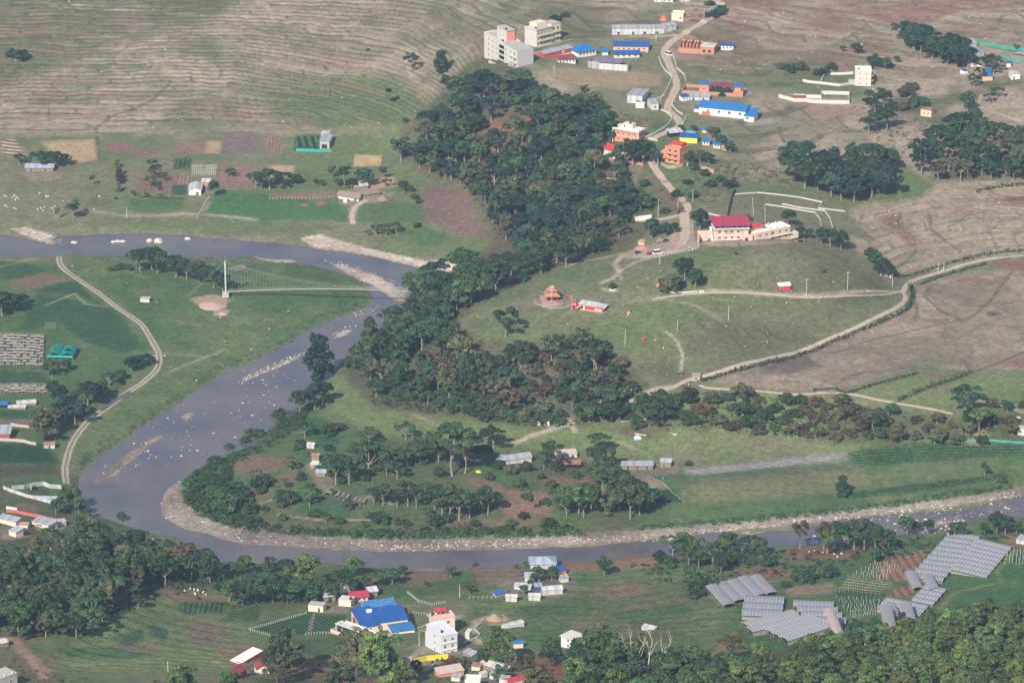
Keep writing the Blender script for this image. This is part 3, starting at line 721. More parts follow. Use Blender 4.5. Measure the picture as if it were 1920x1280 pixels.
def grid_object(name, mask_cells, Zs, kind='structure', material=None, label=None):
 cy, cx = np.where(mask_cells)
 if len(cy) == 0: return None
 v00 = cy * NX + cx
 quads = np.stack([v00, v00 + 1, v00 + NX + 1, v00 + NX], 1)
 used, inv = np.unique(quads.ravel(), return_inverse=True)
 n = len(used)
 co = np.stack([GX.ravel()[used], GY.ravel()[used], Zs.ravel()[used]], 1).astype(np.float32)
 me = bpy.data.meshes.new(name)
 me.vertices.add(n); me.vertices.foreach_set('co', co.ravel())
 nq = len(quads)
 me.loops.add(nq * 4); me.loops.foreach_set('vertex_index', inv.astype(np.int32))
 me.polygons.add(nq)
 me.polygons.foreach_set('loop_start', np.arange(0, nq * 4, 4, dtype=np.int32))
 me.polygons.foreach_set('use_smooth', np.ones(nq, bool))
 me.update(calc_edges=True)
 a = me.color_attributes.new('cover', 'FLOAT_COLOR', 'POINT')
 cc = np.ones((n, 4), np.float32); cc[:, :3] = C.reshape(-1, 3)[used]
 a.data.foreach_set('color', cc.ravel())
 for nm, arr in (('row', RU), ('rowamp', RA), ('terr', TT), ('tlat', TL), ('tamp', TA)):
  at_ = me.attributes.new(nm, 'FLOAT', 'POINT')
  at_.data.foreach_set('value', arr.ravel()[used].astype(np.float32))
 me.materials.append(material or M_GROUND)
 o = bpy.data.objects.new(name, me); link(o)
 o['kind'] = kind
 if label: o['label'] = label
 return o
zc = GY * CT + (H - Z) * ST
keep = np.abs(GX) < (960 / F) * zc + 60
keepc = keep[:-1, :-1] & keep[1:, 1:]
ridc = RID[:-1, :-1]
grid_object('ground', keepc & (ridc == 0), Z, label='grassy valley floor, terraced slopes and river banks')
for i in range(1, len(REGION)):
 o = grid_object(REGION[i][0], keepc & (ridc == i), Z)
# --- the land beyond, coarse, so that the ground goes on outside the picture
far = 80.0
fx_ = np.arange(-3600, 3601, far); fy_ = np.arange(-1200, 5201, far)
FX, FY = np.meshgrid(fx_, fy_)
cl_x = np.clip(FX, X0 + 5, X1 - 5); cl_y = np.clip(FY, Y0 + 5, Y1 - 5)
FZ = np.array(hz(cl_x.ravel(), cl_y.ravel())).reshape(FX.shape)
FZ = np.maximum(FZ, 1.0)
dn = np.maximum(0, 1300 - FY)
FZ = FZ + np.where(FY < 1300, np.minimum(dn, 500) * .30 + np.maximum(dn - 500, 0) * .55, 0)
FZ = np.minimum(FZ, 620 + 0.02 * dn)
FZ = np.where((np.abs(FX) < 120) & (np.abs(FY) < 120), np.minimum(FZ, 650), FZ)
FZ = FZ + np.maximum(0, FY - 2920) * .02 + (fbm(FX, FY, 400, 900, 4) - .5) * 25 * np.clip((np.hypot(cl_x - FX, cl_y - FY)) / 300, 0, 1)
zc2 = FY * CT + (H - FZ) * ST
inside = (np.abs(FX) < (960 / F) * zc2 + 46) & (FY > Y0 + far / 2) & (FY < Y1 - far / 2)
FZd = FZ - 9.0 * ((np.abs(FX) < (960 / F) * zc2 + 120) & (FY > Y0 - far) & (FY < Y1 + far))
vid = -np.ones(FX.shape, int)
verts = []; faces = []
for j in range(FX.shape[0]):
 for i in range(FX.shape[1]):
  vid[j, i] = len(verts); verts.append((FX[j, i], FY[j, i], FZd[j, i]))
for j in range(FX.shape[0] - 1):
 for i in range(FX.shape[1] - 1):
  if inside[j, i] and inside[j + 1, i] and inside[j, i + 1] and inside[j + 1, i + 1]: continue
  faces.append((vid[j, i], vid[j, i + 1], vid[j + 1, i + 1], vid[j + 1, i]))
me = bpy.data.meshes.new('hills'); me.from_pydata(verts, [], faces)
for p in me.polygons: p.use_smooth = True
me.materials.append(mat('far_ground', (.11, .115, .07), .95, .5, .02, .05))
tag(link(bpy.data.objects.new('hills', me)), 'grassy hills that carry on around the valley', None, None, 'structure')
# --- river
b = NB('river_water')
tc = b.add('ShaderNodeTexCoord'); v = tc.outputs['Object']
mp = b.add('ShaderNodeMapping'); mp.inputs['Scale'].default_value = (.5, 1.0, 1); b.link(v, mp.inputs[0])
nz = b.noise(.03, 4, .6, v); rp = b.noise(.7, 4, .7, mp.outputs[0]); rp2 = b.noise(.22, 3, .6, v)
rr = b.add('ShaderNodeMapRange'); rr.inputs[1].default_value = .35; rr.inputs[2].default_value = .65
b.link(nz, rr.inputs[0])
mx = b.add('ShaderNodeMix', data_type='RGBA'); b.link(rr.outputs[0], mx.inputs[0])
mx.inputs[6].default_value = (.085, .083, .108, 1); mx.inputs[7].default_value = (.140, .118, .110, 1)
sx = b.add('ShaderNodeSeparateXYZ'); b.link(v, sx.inputs[0])
m3 = b.add('ShaderNodeMapping'); m3.inputs['Scale'].default_value = (.35, 1.3, 1); b.link(v, m3.inputs[0])
fo = b.add('ShaderNodeMapRange'); fo.inputs[1].default_value = .57; fo.inputs[2].default_value = .68; b.link(b.noise(.5, 5, .75, m3.outputs[0]), fo.inputs[0])
ra = b.add('ShaderNodeMapRange'); ra.inputs[1].default_value = 95; ra.inputs[2].default_value = 200; ra.inputs[3].default_value = .3; b.link(sx.outputs[0], ra.inputs[0])
mf = b.add('ShaderNodeMix', data_type='RGBA'); b.link(b.math('MULTIPLY', fo.outputs[0], b.math('MULTIPLY', ra.outputs[0], .6)), mf.inputs[0]); b.link(mx.outputs[2], mf.inputs[6]); mf.inputs[7].default_value = (.42, .42, .45, 1)
mx = mf
p_ = b.bsdf(mx.outputs[2], .22, .5, b.math('ADD', rp, b.math('MULTIPLY', rp2, 1.5)), .3, .3)
M_WATER = b.m
P = [at_z(px, py, 0.0) for px, py in RIVER]
wcell = keepc & (np.minimum(np.minimum(Z[:-1, :-1], Z[1:, 1:]), np.minimum(Z[1:, :-1], Z[:-1, 1:])) < 0.08)
# a flat sheet under the banks: cells of the river bed and a small margin
wc = blur(wcell, 2, 1) > .02
W0 = np.zeros_like(Z)
def flat_sheet(name, cells, z, material, label):
 cy, cx = np.where(cells & keepc)
 v00 = cy * NX + cx
 quads = np.stack([v00, v00 + 1, v00 + NX + 1, v00 + NX], 1)
 used, inv = np.unique(quads.ravel(), return_inverse=True)
 me = bpy.data.meshes.new(name)
 co = np.stack([GX.ravel()[used], GY.ravel()[used], np.full(len(used), z)], 1).astype(np.float32)
 me.vertices.add(len(used)); me.vertices.foreach_set('co', co.ravel())
 nq = len(quads)
 me.loops.add(nq * 4); me.loops.foreach_set('vertex_index', inv.astype(np.int32))
 me.polygons.add(nq); me.polygons.foreach_set('loop_start', np.arange(0, nq * 4, 4, dtype=np.int32))
 me.update(calc_edges=True)
 me.materials.append(material)
 o = link(bpy.data.objects.new(name, me)); tag(o, label, None, None, 'structure')
 return o
flat_sheet('river', wc, 0.0, M_WATER, 'slow muddy grey river winding round the wooded spur')
# --- roads and tracks, draped as strips
def smooth_path(pts, n=6):
 P = [Vector((p.x, p.y, 0)) for p in pts]
 out = []
 for i in range(len(P) - 1):
  p0 = P[max(i - 1, 0)]; p1 = P[i]; p2 = P[i + 1]; p3 = P[min(i + 2, len(P) - 1)]
  for k in range(n):
   t = k / n
   out.append(0.5 * ((2 * p1) + (-p0 + p2) * t + (2 * p0 - 5 * p1 + 4 * p2 - p3) * t * t + (-p0 + 3 * p1 - 3 * p2 + p3) * t ** 3))
 out.append(P[-1])
 return out
def road_mat(name, col, rut, med, amount):
 b = NB(name)
 ua = b.add('ShaderNodeAttribute', attribute_name='across')
 tc = b.add('ShaderNodeTexCoord'); v = tc.outputs['Object']
 u = b.math('ADD', ua.outputs['Fac'], b.math('MULTIPLY', b.math('SUBTRACT', b.noise(.25, 3, .6, v), .5), .55))
 d = b.math('ABSOLUTE', u)
 # middle strip of grass and ragged verge
 mid = b.add('ShaderNodeMapRange'); mid.inputs[1].default_value = .12; mid.inputs[2].default_value = .28
 b.link(d, mid.inputs[0])
 ver = b.add('ShaderNodeMapRange'); ver.inputs[1].default_value = .70; ver.inputs[2].default_value = .98
 b.link(d, ver.inputs[0])
 f = b.math('MAXIMUM', b.math('MULTIPLY', b.math('SUBTRACT', 1.0, mid.outputs[0]), amount), ver.outputs[0])
 f = b.math('MULTIPLY', f, b.math('ADD', b.math('MULTIPLY', b.noise(.6, 3, .6, v), 1.1), .35))
 f = b.math('MINIMUM', f, 1.0)
 mx = b.add('ShaderNodeMix', data_type='RGBA'); b.link(f, mx.inputs[0])
 cc = b.mul(col, b.math('ADD', b.math('MULTIPLY', b.noise(.35, 5, .7, v), 1.0), .5))
 b.link(cc, mx.inputs[6]); mx.inputs[7].default_value = (*med, 1)
 b.bsdf(mx.outputs[2], .95, .1, b.noise(1.5, 4, .6, v), .4, .2)
 return b.m
M_ROAD = road_mat('dirt_road', (.42, .335, .26), None, (.13, .12, .075), .10)
M_TRACK = road_mat('wheel_track', (.36, .31, .26), None, (.09, .115, .055), .85)
M_PATH = road_mat('foot_path', (.40, .33, .265), None, (.12, .125, .07), .0)
def ribbon(name, px, width, material, label, lift=.10, kind='structure', n=6, cols=6, taper=None):
 pts = smooth_path([at(*p) for p in px], n)
 # resample to even steps
 q = [pts[0]]
 for p in pts[1:]:
  while (p - q[-1]).length > 1.4:
   q.append(q[-1] + (p - q[-1]).normalized() * 1.2)
 verts = []; acr = []; faces = []
 for i, p in enumerate(q):
  t = (q[min(i + 1, len(q) - 1)] - q[max(i - 1, 0)])
  t.z = 0
  if t.length < 1e-6: t = Vector((0, 1, 0))
  t.normalize(); s = Vector((t.y, -t.x, 0))
  wv = width * (1 + .22 * (vnoise(np.array(i * .15), np.array(width), 7) - .5))
  for k in range(cols + 1):
   u = k / cols * 2 - 1
   x, y = p.x + s.x * u * wv / 2, p.y + s.y * u * wv / 2
   edge = -.16 if k in (0, cols) else 0.0
   verts.append((x, y, float(hz(x, y)) + lift + edge)); acr.append(u)
 for i in range(len(q) - 1):
  for k in range(cols):
   a = i * (cols + 1) + k
   faces.append((a, a + 1, a + cols + 2, a + cols + 1))
 me = bpy.data.meshes.new(name); me.from_pydata(verts, [], faces)
 for p in me.polygons: p.use_smooth = True
 at_ = me.attributes.new('across', 'FLOAT', 'POINT'); at_.data.foreach_set('value', np.array(acr, np.float32))
 me.materials.append(material)
 if len(me.polygons) and me.polygons[0].normal.z < 0: me.flip_normals()
 return tag(link(bpy.data.objects.new(name, me)), label, None, None, kind)
ribbon('road', [(1320,-14),(1345,2),(1358,14),(1345,27),(1312,46),(1268,72),(1247,93),(1252,115),(1263,140),(1269,160),(1260,182),(1252,205),(1272,225),(1272,238),(1240,252),(1214,264)], 6.0, M_ROAD, 'pale dirt road climbing past the blue roofed buildings')
ribbon('road', [(1252,280),(1232,292),(1222,304),(1237,328),(1266,362),(1288,384),(1287,398),(1262,406),(1232,412),(1195,412)], 5.0, M_ROAD, 'pale dirt road bending down below the orange house')
ribbon('road', [(1282,402),(1285,420),(1284,445),(1275,462)], 7.0, M_ROAD, 'dirt road running into the car park', lift=.13)
ribbon('track', [(112,476),(113,495),(135,516),(180,546),(226,581),(264,607),(286,640),(298,666),(294,692),(270,715),(240,735),(200,764),(163,792),(140,822),(128,850),(122,880),(125,908)], 4.4, M_TRACK, 'wheel track with two pale ruts along the river meadow')
ribbon('path', [(1935,478),(1850,486),(1762,510),(1712,526),(1694,545),(1698,560),(1678,578),(1610,611),(1540,641),(1440,671),(1350,696),(1290,712),(1255,728),(1195,757)], 3.2, M_PATH, 'pale earth path curving around the grassy mound')
ribbon('path', [(1318,726),(1400,731),(1500,739),(1560,736),(1640,748),(1720,762),(1790,776)], 2.0, M_PATH, 'thin pale path above the scrubby bank')
ribbon('path', [(1693,546),(1640,553),(1540,557),(1440,551),(1370,548),(1330,549),(1228,560)], 1.7, M_PATH, 'thin path across the top of the grassy mound')
ribbon('path', [(663,420),(660,405),(668,386),(690,374)], 4.2, M_PATH, 'short grey ramp below the thatched long shed')
M_PUD = mat('puddle_mud', (.11, .10, .115), .22, .15, .5, .4)
cells = np.zeros(Z.shape, bool)
ribbon('puddle', [(190,770),(215,752),(245,734)], 3.4, M_PUD, 'long grey puddle on the wheel track', lift=.16)
# ------------------------------------------------------------------ the air of the valley
def haze_box():
 x0, x1, y0, y1, z0, z1 = -3700, 3700, -1300, 5300, -80, 742
 vs = [(x0,y0,z0),(x1,y0,z0),(x1,y1,z0),(x0,y1,z0),(x0,y0,z1),(x1,y0,z1),(x1,y1,z1),(x0,y1,z1)]
 fs = [(3,2,1,0),(4,5,6,7),(0,1,5,4),(1,2,6,5),(2,3,7,6),(3,0,4,7)]
 me = bpy.data.meshes.new('haze'); me.from_pydata(vs, [], fs)
 b = NB('haze_air')
 pv = b.add('ShaderNodeVolumePrincipled')
 pv.inputs['Color'].default_value = (.46, .66, 1.0, 1)
 pv.inputs['Density'].default_value = HAZE_DENSITY
 pv.inputs['Anisotropy'].default_value = 0.0
 b.link(pv.outputs[0], b.out.inputs['Volume'])
 me.materials.append(b.m)
 tag(link(bpy.data.objects.new('haze', me)), None, None, None, 'stuff')
haze_box()
# ------------------------------------------------------------------ trees
b = NB('foliage')
oi = b.add('ShaderNodeObjectInfo')
ta = b.add('ShaderNodeAttribute', attribute_name='tone')
f = b.math('MULTIPLY', b.math('ADD', b.math('MULTIPLY', ta.outputs['Fac'], 1.0), .5), b.math('ADD', b.math('MULTIPLY', oi.outputs['Random'], .5), .75))
c = b.mul(oi.outputs['Color'], f)
hs = b.add('ShaderNodeHueSaturation')
b.link(b.math('ADD', b.math('MULTIPLY', ta.outputs['Fac'], -.05), b.math('ADD', b.math('MULTIPLY', oi.outputs['Random'], .04), .497)), hs.inputs['Hue'])
b.link(c, hs.inputs['Color'])
p_ = b.bsdf(hs.outputs[0], .62, .25)
tr = b.add('ShaderNodeBsdfTranslucent'); b.link(hs.outputs[0], tr.inputs['Color'])
ms = b.add('ShaderNodeMixShader'); ms.inputs[0].default_value = .16
b.link(p_.outputs[0], ms.inputs[1]); b.link(tr.outputs[0], ms.inputs[2]); b.link(ms.outputs[0], b.out.inputs['Surface'])
M_LEAF = b.m
M_BARK = mat('bark', (.30, .25, .205), .9, .5, 1.5, .1)
M_BARKD = mat('bark_dark', (.13, .10, .08), .9, .5, 1.5, .1)
def leaf_mesh(name, pts, nrm, size, tone):
 """one small tilted quad per tuft of leaves"""
 n = len(pts)
 r = nrg.normal(size=(n, 3))
 nrm = nrm / np.linalg.norm(nrm, axis=1, keepdims=True)
 u = np.cross(nrm, r); u /= np.linalg.norm(u, axis=1, keepdims=True) + 1e-9
 v_ = np.cross(nrm, u)
 s = (np.asarray(size) * (0.65 + .7 * nrg.random(n)))[:, None]
 asp = (0.55 + .45 * nrg.random(n))[:, None]
 co = np.stack([pts - u * s * .5 - v_ * s * asp * .3, pts + u * s * .5 - v_ * s * asp * .5, pts + u * s * .42 + v_ * s * asp * .5, pts - u * s * .5 + v_ * s * asp * .42], 1)
 me = bpy.data.meshes.new(name)
 me.vertices.add(n * 4); me.vertices.foreach_set('co', co.reshape(-1).astype(np.float32))
 me.loops.add(n * 4); me.loops.foreach_set('vertex_index', np.arange(n * 4, dtype=np.int32))
 me.polygons.add(n); me.polygons.foreach_set('loop_start', np.arange(0, n * 4, 4, dtype=np.int32))
 me.update(calc_edges=True)
 a = me.attributes.new('tone', 'FLOAT', 'POINT'); a.data.foreach_set('value', np.repeat(np.asarray(tone, np.float32), 4))
 me.materials.append(M_LEAF)
 return me
def clumps_crown(name, clumps, nleaf, size, droop=0.0):
 """clumps: (x, y, z, radius, flatness)"""
 cl = np.array(clumps, float)
 wgt = cl[:, 3] ** 2; wgt /= wgt.sum()
 idx = nrg.choice(len(cl), nleaf, p=wgt)
 d = nrg.normal(size=(nleaf, 3)); d /= np.linalg.norm(d, axis=1, keepdims=True)
 d[:, 2] = np.where(d[:, 2] < -.35, -d[:, 2] * .6, d[:, 2])
 rad = cl[idx, 3] * (0.55 + .5 * nrg.random(nleaf) ** .6)
 off = d * rad[:, None]; off[:, 2] *= cl[idx, 4]
 pts = cl[idx, :3] + off
 nr = d + nrg.normal(size=(nleaf, 3)) * .55 + np.array([0, 0, .35])
 tone_c = nrg.random(len(cl))
 tone = np.clip(tone_c[idx] * .65 + nrg.random(nleaf) * .35, 0, 1)
 return leaf_mesh(name, pts, nr, size, tone)
def tube_verts(bm, pts, radii, seg=6):
 rings = []
 for i, p in enumerate(pts):
  t = (pts[min(i + 1, len(pts) - 1)] - pts[max(i - 1, 0)]).normalized()
  a = t.orthogonal().normalized(); b_ = t.cross(a)
  rings.append([bm.verts.new(p + (a * math.cos(2 * math.pi * k / seg) + b_ * math.sin(2 * math.pi * k / seg)) * radii[i]) for k in range(seg)])
 for r0, r1 in zip(rings, rings[1:]):
  for k in range(seg):
   bm.faces.new((r0[k], r0[(k + 1) % seg], r1[(k + 1) % seg], r1[k]))
 bm.faces.new(rings[-1])
 return rings
def trunk_mesh(name, h, r0, limbs, material, lean=0.0):
 bm = bmesh.new()
 top = Vector((lean * h, 0, h))
 pts = [Vector((0, 0, -.6))] + [Vector((lean * h * t * t + .06 * h * math.sin(4 * t + lean * 9) * t, .04 * h * math.sin(5 * t), h * t)) for t in (.0, .3, .6, 1.0)]
 tube_verts(bm, pts, [r0 * 1.35, r0 * 1.1, r0 * .85, r0 * .7, r0 * .45])
 for lx, ly, lz, z0 in limbs:
  p0 = Vector((lean * h * z0 * z0, 0, h * z0)); p1 = Vector((lx, ly, lz))
  m_ = p0.lerp(p1, .5) + Vector((0, 0, -.06 * (p1 - p0).length))
  tube_verts(bm, [p0, m_, p1], [r0 * .5, r0 * .34, r0 * .12], 5)
 me = bpy.data.meshes.new(name); bm.to_mesh(me); bm.free()
 for p in me.polygons: p.use_smooth = True
 me.materials.append(material)
 return me
def unit_tree(kind, seed):
 """trees ten metres tall; every species has its own crown"""
 r = random.Random(seed)
 cl = []; limbs = []
 if kind == 'round':            # dense dome, broad
  for k in range(36):
   a = r.uniform(0, 6.283); q = math.sqrt(r.random())
   zt = r.random() ** .7
   rr = 3.9 * q * (1 - .45 * zt ** 2)
   cl.append((rr * math.cos(a), rr * math.sin(a), 3.4 + 5.0 * zt * (1 - .22 * q), r.uniform(.7, 1.45), .8))
  n, s, th, tr_ = 2000, .58, 5.0, .24
 elif kind == 'oval':           # upright egg-shaped crown
  for k in range(34):
   a = r.uniform(0, 6.283); q = math.sqrt(r.random()); zt = r.random()
   rr = 2.9 * q * (1 - .75 * (zt - .35) ** 2 / .42)
   cl.append((rr * math.cos(a), rr * math.sin(a), 2.6 + 6.6 * zt, r.uniform(.65, 1.3), .9))
  n, s, th, tr_ = 1800, .55, 5.5, .22
 elif kind == 'wide':           # spreading, uneven
  for k in range(22):
   a = r.uniform(0, 6.283); q = math.sqrt(r.random())
   rr = 5.4 * q
   cl.append((rr * math.cos(a), rr * math.sin(a), 5.2 + 3.4 * (1 - q * q * .7) * r.uniform(.55, 1.05), r.uniform(1.1, 1.9), .55))
  n, s, th, tr_ = 1800, .68, 5.2, .30
 elif kind == 'slim':           # clear stem, small crown high up
  for k in range(13):
   a = r.uniform(0, 6.283); q = math.sqrt(r.random())
   rr = 1.9 * q
   cl.append((rr * math.cos(a), rr * math.sin(a), 5.4 + 3.9 * r.random(), r.uniform(.7, 1.2), .8))
  n, s, th, tr_ = 900, .52, 7.2, .17
 elif kind == 'poplar':         # column from the ground up
  for k in range(40):
   zt = r.random()
   a = r.uniform(0, 6.283); q = math.sqrt(r.random())
   rr = 2.1 * q * (1 - .55 * max(0, zt - .55) / .45)
   cl.append((rr * math.cos(a), rr * math.sin(a), 1.0 + 8.2 * zt, r.uniform(.7, 1.15), 1.1))
  n, s, th, tr_ = 2400, .46, 6.0, .25
 elif kind == 'open':           # airy crown of separate boughs, pale limbs showing
  for k in range(15):
   a = k * 2.4 + r.uniform(-.4, .4); q = math.sqrt(r.random())
   rr = 1.0 + 3.1 * q
   cl.append((rr * math.cos(a), rr * math.sin(a), 4.2 + 5.0 * (1 - .5 * q) * r.uniform(.6, 1.05), r.uniform(.8, 1.35), .62))
  n, s, th, tr_ = 1050, .58, 5.0, .25
 elif kind == 'umbrella':       # flat layered top on a tall bare stem
  for k in range(20):
   a = r.uniform(0, 6.283); q = math.sqrt(r.random())
   rr = 4.3 * q
   cl.append((rr * math.cos(a), rr * math.sin(a), 7.4 + 1.7 * (1 - q * q) + r.uniform(-.5, .3), r.uniform(.9, 1.5), .42))
  n, s, th, tr_ = 1500, .58, 7.0, .22
 elif kind == 'bush':           # many-stemmed, leafy to the ground
  for k in range(22):
   a = r.uniform(0, 6.283); q = math.sqrt(r.random())
   rr = 4.6 * q
   cl.append((rr * math.cos(a), rr * math.sin(a), 1.4 + 6.6 * r.random() * (1 - .55 * q), r.uniform(1.2, 2.3), .8))
  n, s, th, tr_ = 1150, .85, 4.0, .18
 elif kind == 'leafy':          # near trees: big sprays of lit leaves
  for k in range(36):
   a = r.uniform(0, 6.283); q = math.sqrt(r.random())
   zt = r.random()
   rr = 4.3 * q * (1 - .35 * zt)
   cl.append((rr * math.cos(a), rr * math.sin(a), 2.6 + 6.4 * zt * (1 - .2 * q), r.uniform(.75, 1.35), .7))
  n, s, th, tr_ = 3400, .44, 5.5, .26
 elif kind == 'bamboo':
  for k in range(22):
   a = r.uniform(0, 6.283); zt = r.random()
   rr = .5 + 2.6 * zt * r.random()
   cl.append((rr * math.cos(a), rr * math.sin(a), 1.0 + 8.2 * zt, r.uniform(.5, .9), 1.3))
  n, s, th, tr_ = 1200, .45, 7, .10
 cl.sort(key=lambda c_: -c_[3])
 for c_ in cl[:7 if kind in ('open', 'umbrella', 'wide', 'leafy') else 4]:
  limbs.append((c_[0] * .8, c_[1] * .8, c_[2] - .2, r.uniform(.45, .85)))
 crown = clumps_crown('crown', cl, n, s)
 trunk = trunk_mesh('trunk', th, tr_, limbs, M_BARKD if kind in ('bush', 'leafy', 'bamboo') else M_BARK, r.uniform(-.06, .06))
 return crown, trunk
KINDS = {'round': 'broadleaf_tree', 'oval': 'upright_tree', 'wide': 'spreading_tree', 'slim': 'slender_tree', 'poplar': 'poplar_tree', 'open': 'airy_tree',
         'umbrella': 'flat_topped_tree', 'bush': 'shrub', 'leafy': 'leafy_tree', 'bamboo': 'bamboo_clump'}
PROTO = {}
for k_, kk in enumerate(KINDS):
 PROTO[kk] = [unit_tree(kk, 100 * k_ + q) for q in range(4 if kk in ('round', 'oval', 'wide', 'bush', 'open', 'leafy') else 2)]
GREEN = dict(deep=(.034, .075, .034), mid=(.052, .102, .036), olive=(.085, .102, .050), lit=(.085, .140, .040), blue=(.023, .058, .038), brown=(.10, .078, .045), pale=(.12, .15, .07))
N_TREES = {}
TREE_XY = []
def tree(kind, base, h, colour, label, group=None, wide=1.0):
 v_ = rnd.choice(PROTO[kind])
 o = empty(KINDS[kind], (base.x, base.y, base.z - .1), rnd.uniform(0, 6.283))
 s = h / 10.0
 o.scale = (s * wide * rnd.uniform(.9, 1.1), s * wide * rnd.uniform(.9, 1.1), s)
 tag(o, label, 'bush' if kind == 'bush' else 'tree', group)
 c = GREEN[colour] if isinstance(colour, str) else colour
 j = rnd.uniform(.82, 1.2)
 cr = bpy.data.objects.new('crown', v_[0]); cr.color = (c[0] * j * rnd.uniform(.9, 1.15), c[1] * j, c[2] * j * rnd.uniform(.85, 1.15), 1)
 link(cr, o)
 link(bpy.data.objects.new('trunk', v_[1]), o)
 N_TREES[kind] = N_TREES.get(kind, 0) + 1
 TREE_XY.append((base.x, base.y))
 return o
def px_h(p, hpx):
 """height in metres of something hpx photo pixels tall standing at p"""
 return hpx / (ppm(p.y, p.z) * CT)
def T(px, py, hpx, kind, colour, label, group=None, wide=1.0):
 p = at(px, py)
 return tree(kind, p, px_h(p, hpx), colour, label, group, wide)
def wood(P, spacing, hpx, kinds, colours, label, group, wide=1.0, maxn=400, avoid=()):
 """a wood: trees spread through a tract, each one a tree of its own"""
 P = np.array(P, float)
 got = []
 x0, y0 = P.min(0); x1, y1 = P.max(0)
 tries = 0
 while tries < 6000 and len(got) < maxn:
  tries += 1
  x = rnd.uniform(x0, x1); y = rnd.uniform(y0, y1)
  if not in_poly(np.array([x]), np.array([y]), P)[0]: continue
  if any(in_poly(np.array([x]), np.array([y]), A)[0] for A in avoid): continue
  p = at(x, y)
  sp = spacing / ppm(p.y, p.z)
  if any((p.x - q[0]) ** 2 + (p.y - q[1]) ** 2 < (sp * q[2]) ** 2 for q in got): continue
  g_ = rnd.uniform(.75, 1.3)
  got.append((p.x, p.y, g_))
  hh = px_h(p, rnd.uniform(*hpx))
  kd = rnd.choice(kinds)
  tree(kd, p, hh * (.6 if kd == 'bush' else 1.0), rnd.choice(colours), label[kd] if isinstance(label, dict) else label,
             (group[kd] if isinstance(group, dict) else group), wide)
 return len(got)
def L3(where):
 """labels for the kinds of tree that make up one wood"""
 lab = {'oval': 'upright tree with egg shaped crown', 'round': 'dome crowned broadleaf tree', 'wide': 'wide spreading broadleaf tree', 'bush': 'low leafy bush', 'slim': 'slender tree with bare pale stem',
           'open': 'airy tree with pale limbs showing', 'leafy': 'sunlit leafy tree', 'umbrella': 'flat topped tree', 'poplar': 'columnar tree', 'bamboo': 'bamboo clump'}
 return {k: v_ + ' ' + where for k, v_ in lab.items()}
def G3(where):
 lab = {'oval': 'egg crowned upright trees', 'round': 'dome crowned trees', 'wide': 'spreading trees', 'bush': 'bushes', 'slim': 'slender trees', 'open': 'airy trees', 'leafy': 'leafy trees',
           'umbrella': 'flat topped trees', 'poplar': 'columnar trees', 'bamboo': 'bamboo clumps'}
 return {k: v_ + ' ' + where for k, v_ in lab.items()}
# --- the big wood on the spur
w_ = 'in the big wood on the spur below the settlement'
SLIP = [(935,225),(985,215),(1010,240),(960,265),(900,285),(850,290),(880,262)]
wood([(775,305),(790,250),(815,215),(868,168),(905,152),(985,175),(985,190),(1050,205),(1130,220),(1155,245),(1135,280),(1120,310),(1125,345),(1180,375),(1185,400),(1170,440),(1120,478),(1060,485),(1000,488),(950,468),(930,440),(912,400),(900,372),(840,345),(790,325)],
     17, (28, 56), ['round', 'oval', 'oval', 'round', 'open', 'open', 'leafy', 'wide', 'bush'], ['deep', 'blue', 'deep', 'mid', 'blue', 'olive'], L3(w_), G3(w_), 1.0, 230, [SLIP])
w_ = 'on the dark wooded bank above the river bend'
wood([(795,545),(830,520),(880,512),(930,505),(1000,500),(1050,490),(1075,492),(1000,525),(940,548),(890,570),(860,590),(840,625),(800,640),(745,640),(720,615),(755,585)],
     22, (40, 60), ['round', 'oval', 'open', 'wide', 'bush'], ['deep', 'blue', 'deep', 'mid'], L3(w_), G3(w_), 1.0, 48)
w_ = 'on the steep wooded slope beside the river'
wood([(650,690),(680,650),(720,640),(850,645),(880,670),(875,705),(840,745),(790,750),(740,742),(690,725),(660,712)],
     26, (45, 68), ['round', 'oval', 'open', 'bush'], ['deep', 'deep', 'mid', 'olive'], L3(w_), G3(w_), 1.0, 34)
w_ = 'along the foot of the steep slope above the meadow'
wood([(690,742),(760,750),(840,765),(900,785),(960,795),(1060,798),(1060,780),(960,770),(860,745),(760,735)], 24, (26, 44), ['round', 'bush', 'bush'], ['deep', 'mid', 'mid'], L3(w_), G3(w_), 1.25, 26)
w_ = 'where the track climbs beside the scrub bank'
wood([(1080,795),(1100,770),(1180,762),(1250,745),(1290,740),(1290,795),(1200,800)], 22, (30, 52), ['round', 'bush', 'bush', 'wide'], ['deep', 'mid', 'deep'], L3(w_), G3(w_), 1.2, 26)
w_ = 'on the open slope under the temple meadow'
for a_ in [(955,738,58),(938,705,44),(985,700,55),(962,690,48),(1050,668,48),(1090,668,58),(1085,715,52),(1118,700,62),(1128,745,60),(1100,735,50),(1150,740,50),(905,705,52),(925,745,40),(880,725,55),(1060,725,34),(1155,715,40)]:
 T(*a_, 'open', rnd.choice(['olive', 'deep', 'deep']), L3(w_)['open'], G3(w_)['open'], .85)
wood([(860,720),(960,690),(1130,655),(1190,720),(1180,770),(1000,785),(870,770)], 24, (30, 56), ['bush', 'bush', 'open'], ['olive', 'deep', 'brown', 'olive'], L3('in the brushwood under the temple meadow'), G3('in the brushwood under the temple meadow'), 1.1, 55)
wood([(440,905),(600,800),(760,790),(900,880),(1000,850),(1100,880),(1050,975),(700,990),(480,975)], 34, (22, 42), ['bush', 'bush', 'open'], ['mid', 'deep', 'olive'], L3('scattered through the river bend gardens'), G3('scattered through the river bend gardens'), 1.0, 60)
T(948, 632, 60, 'open', 'deep', 'lone airy tree on the lower edge of the temple meadow', None, 1.0)
w_ = 'on the scrubby bank below the thin path'
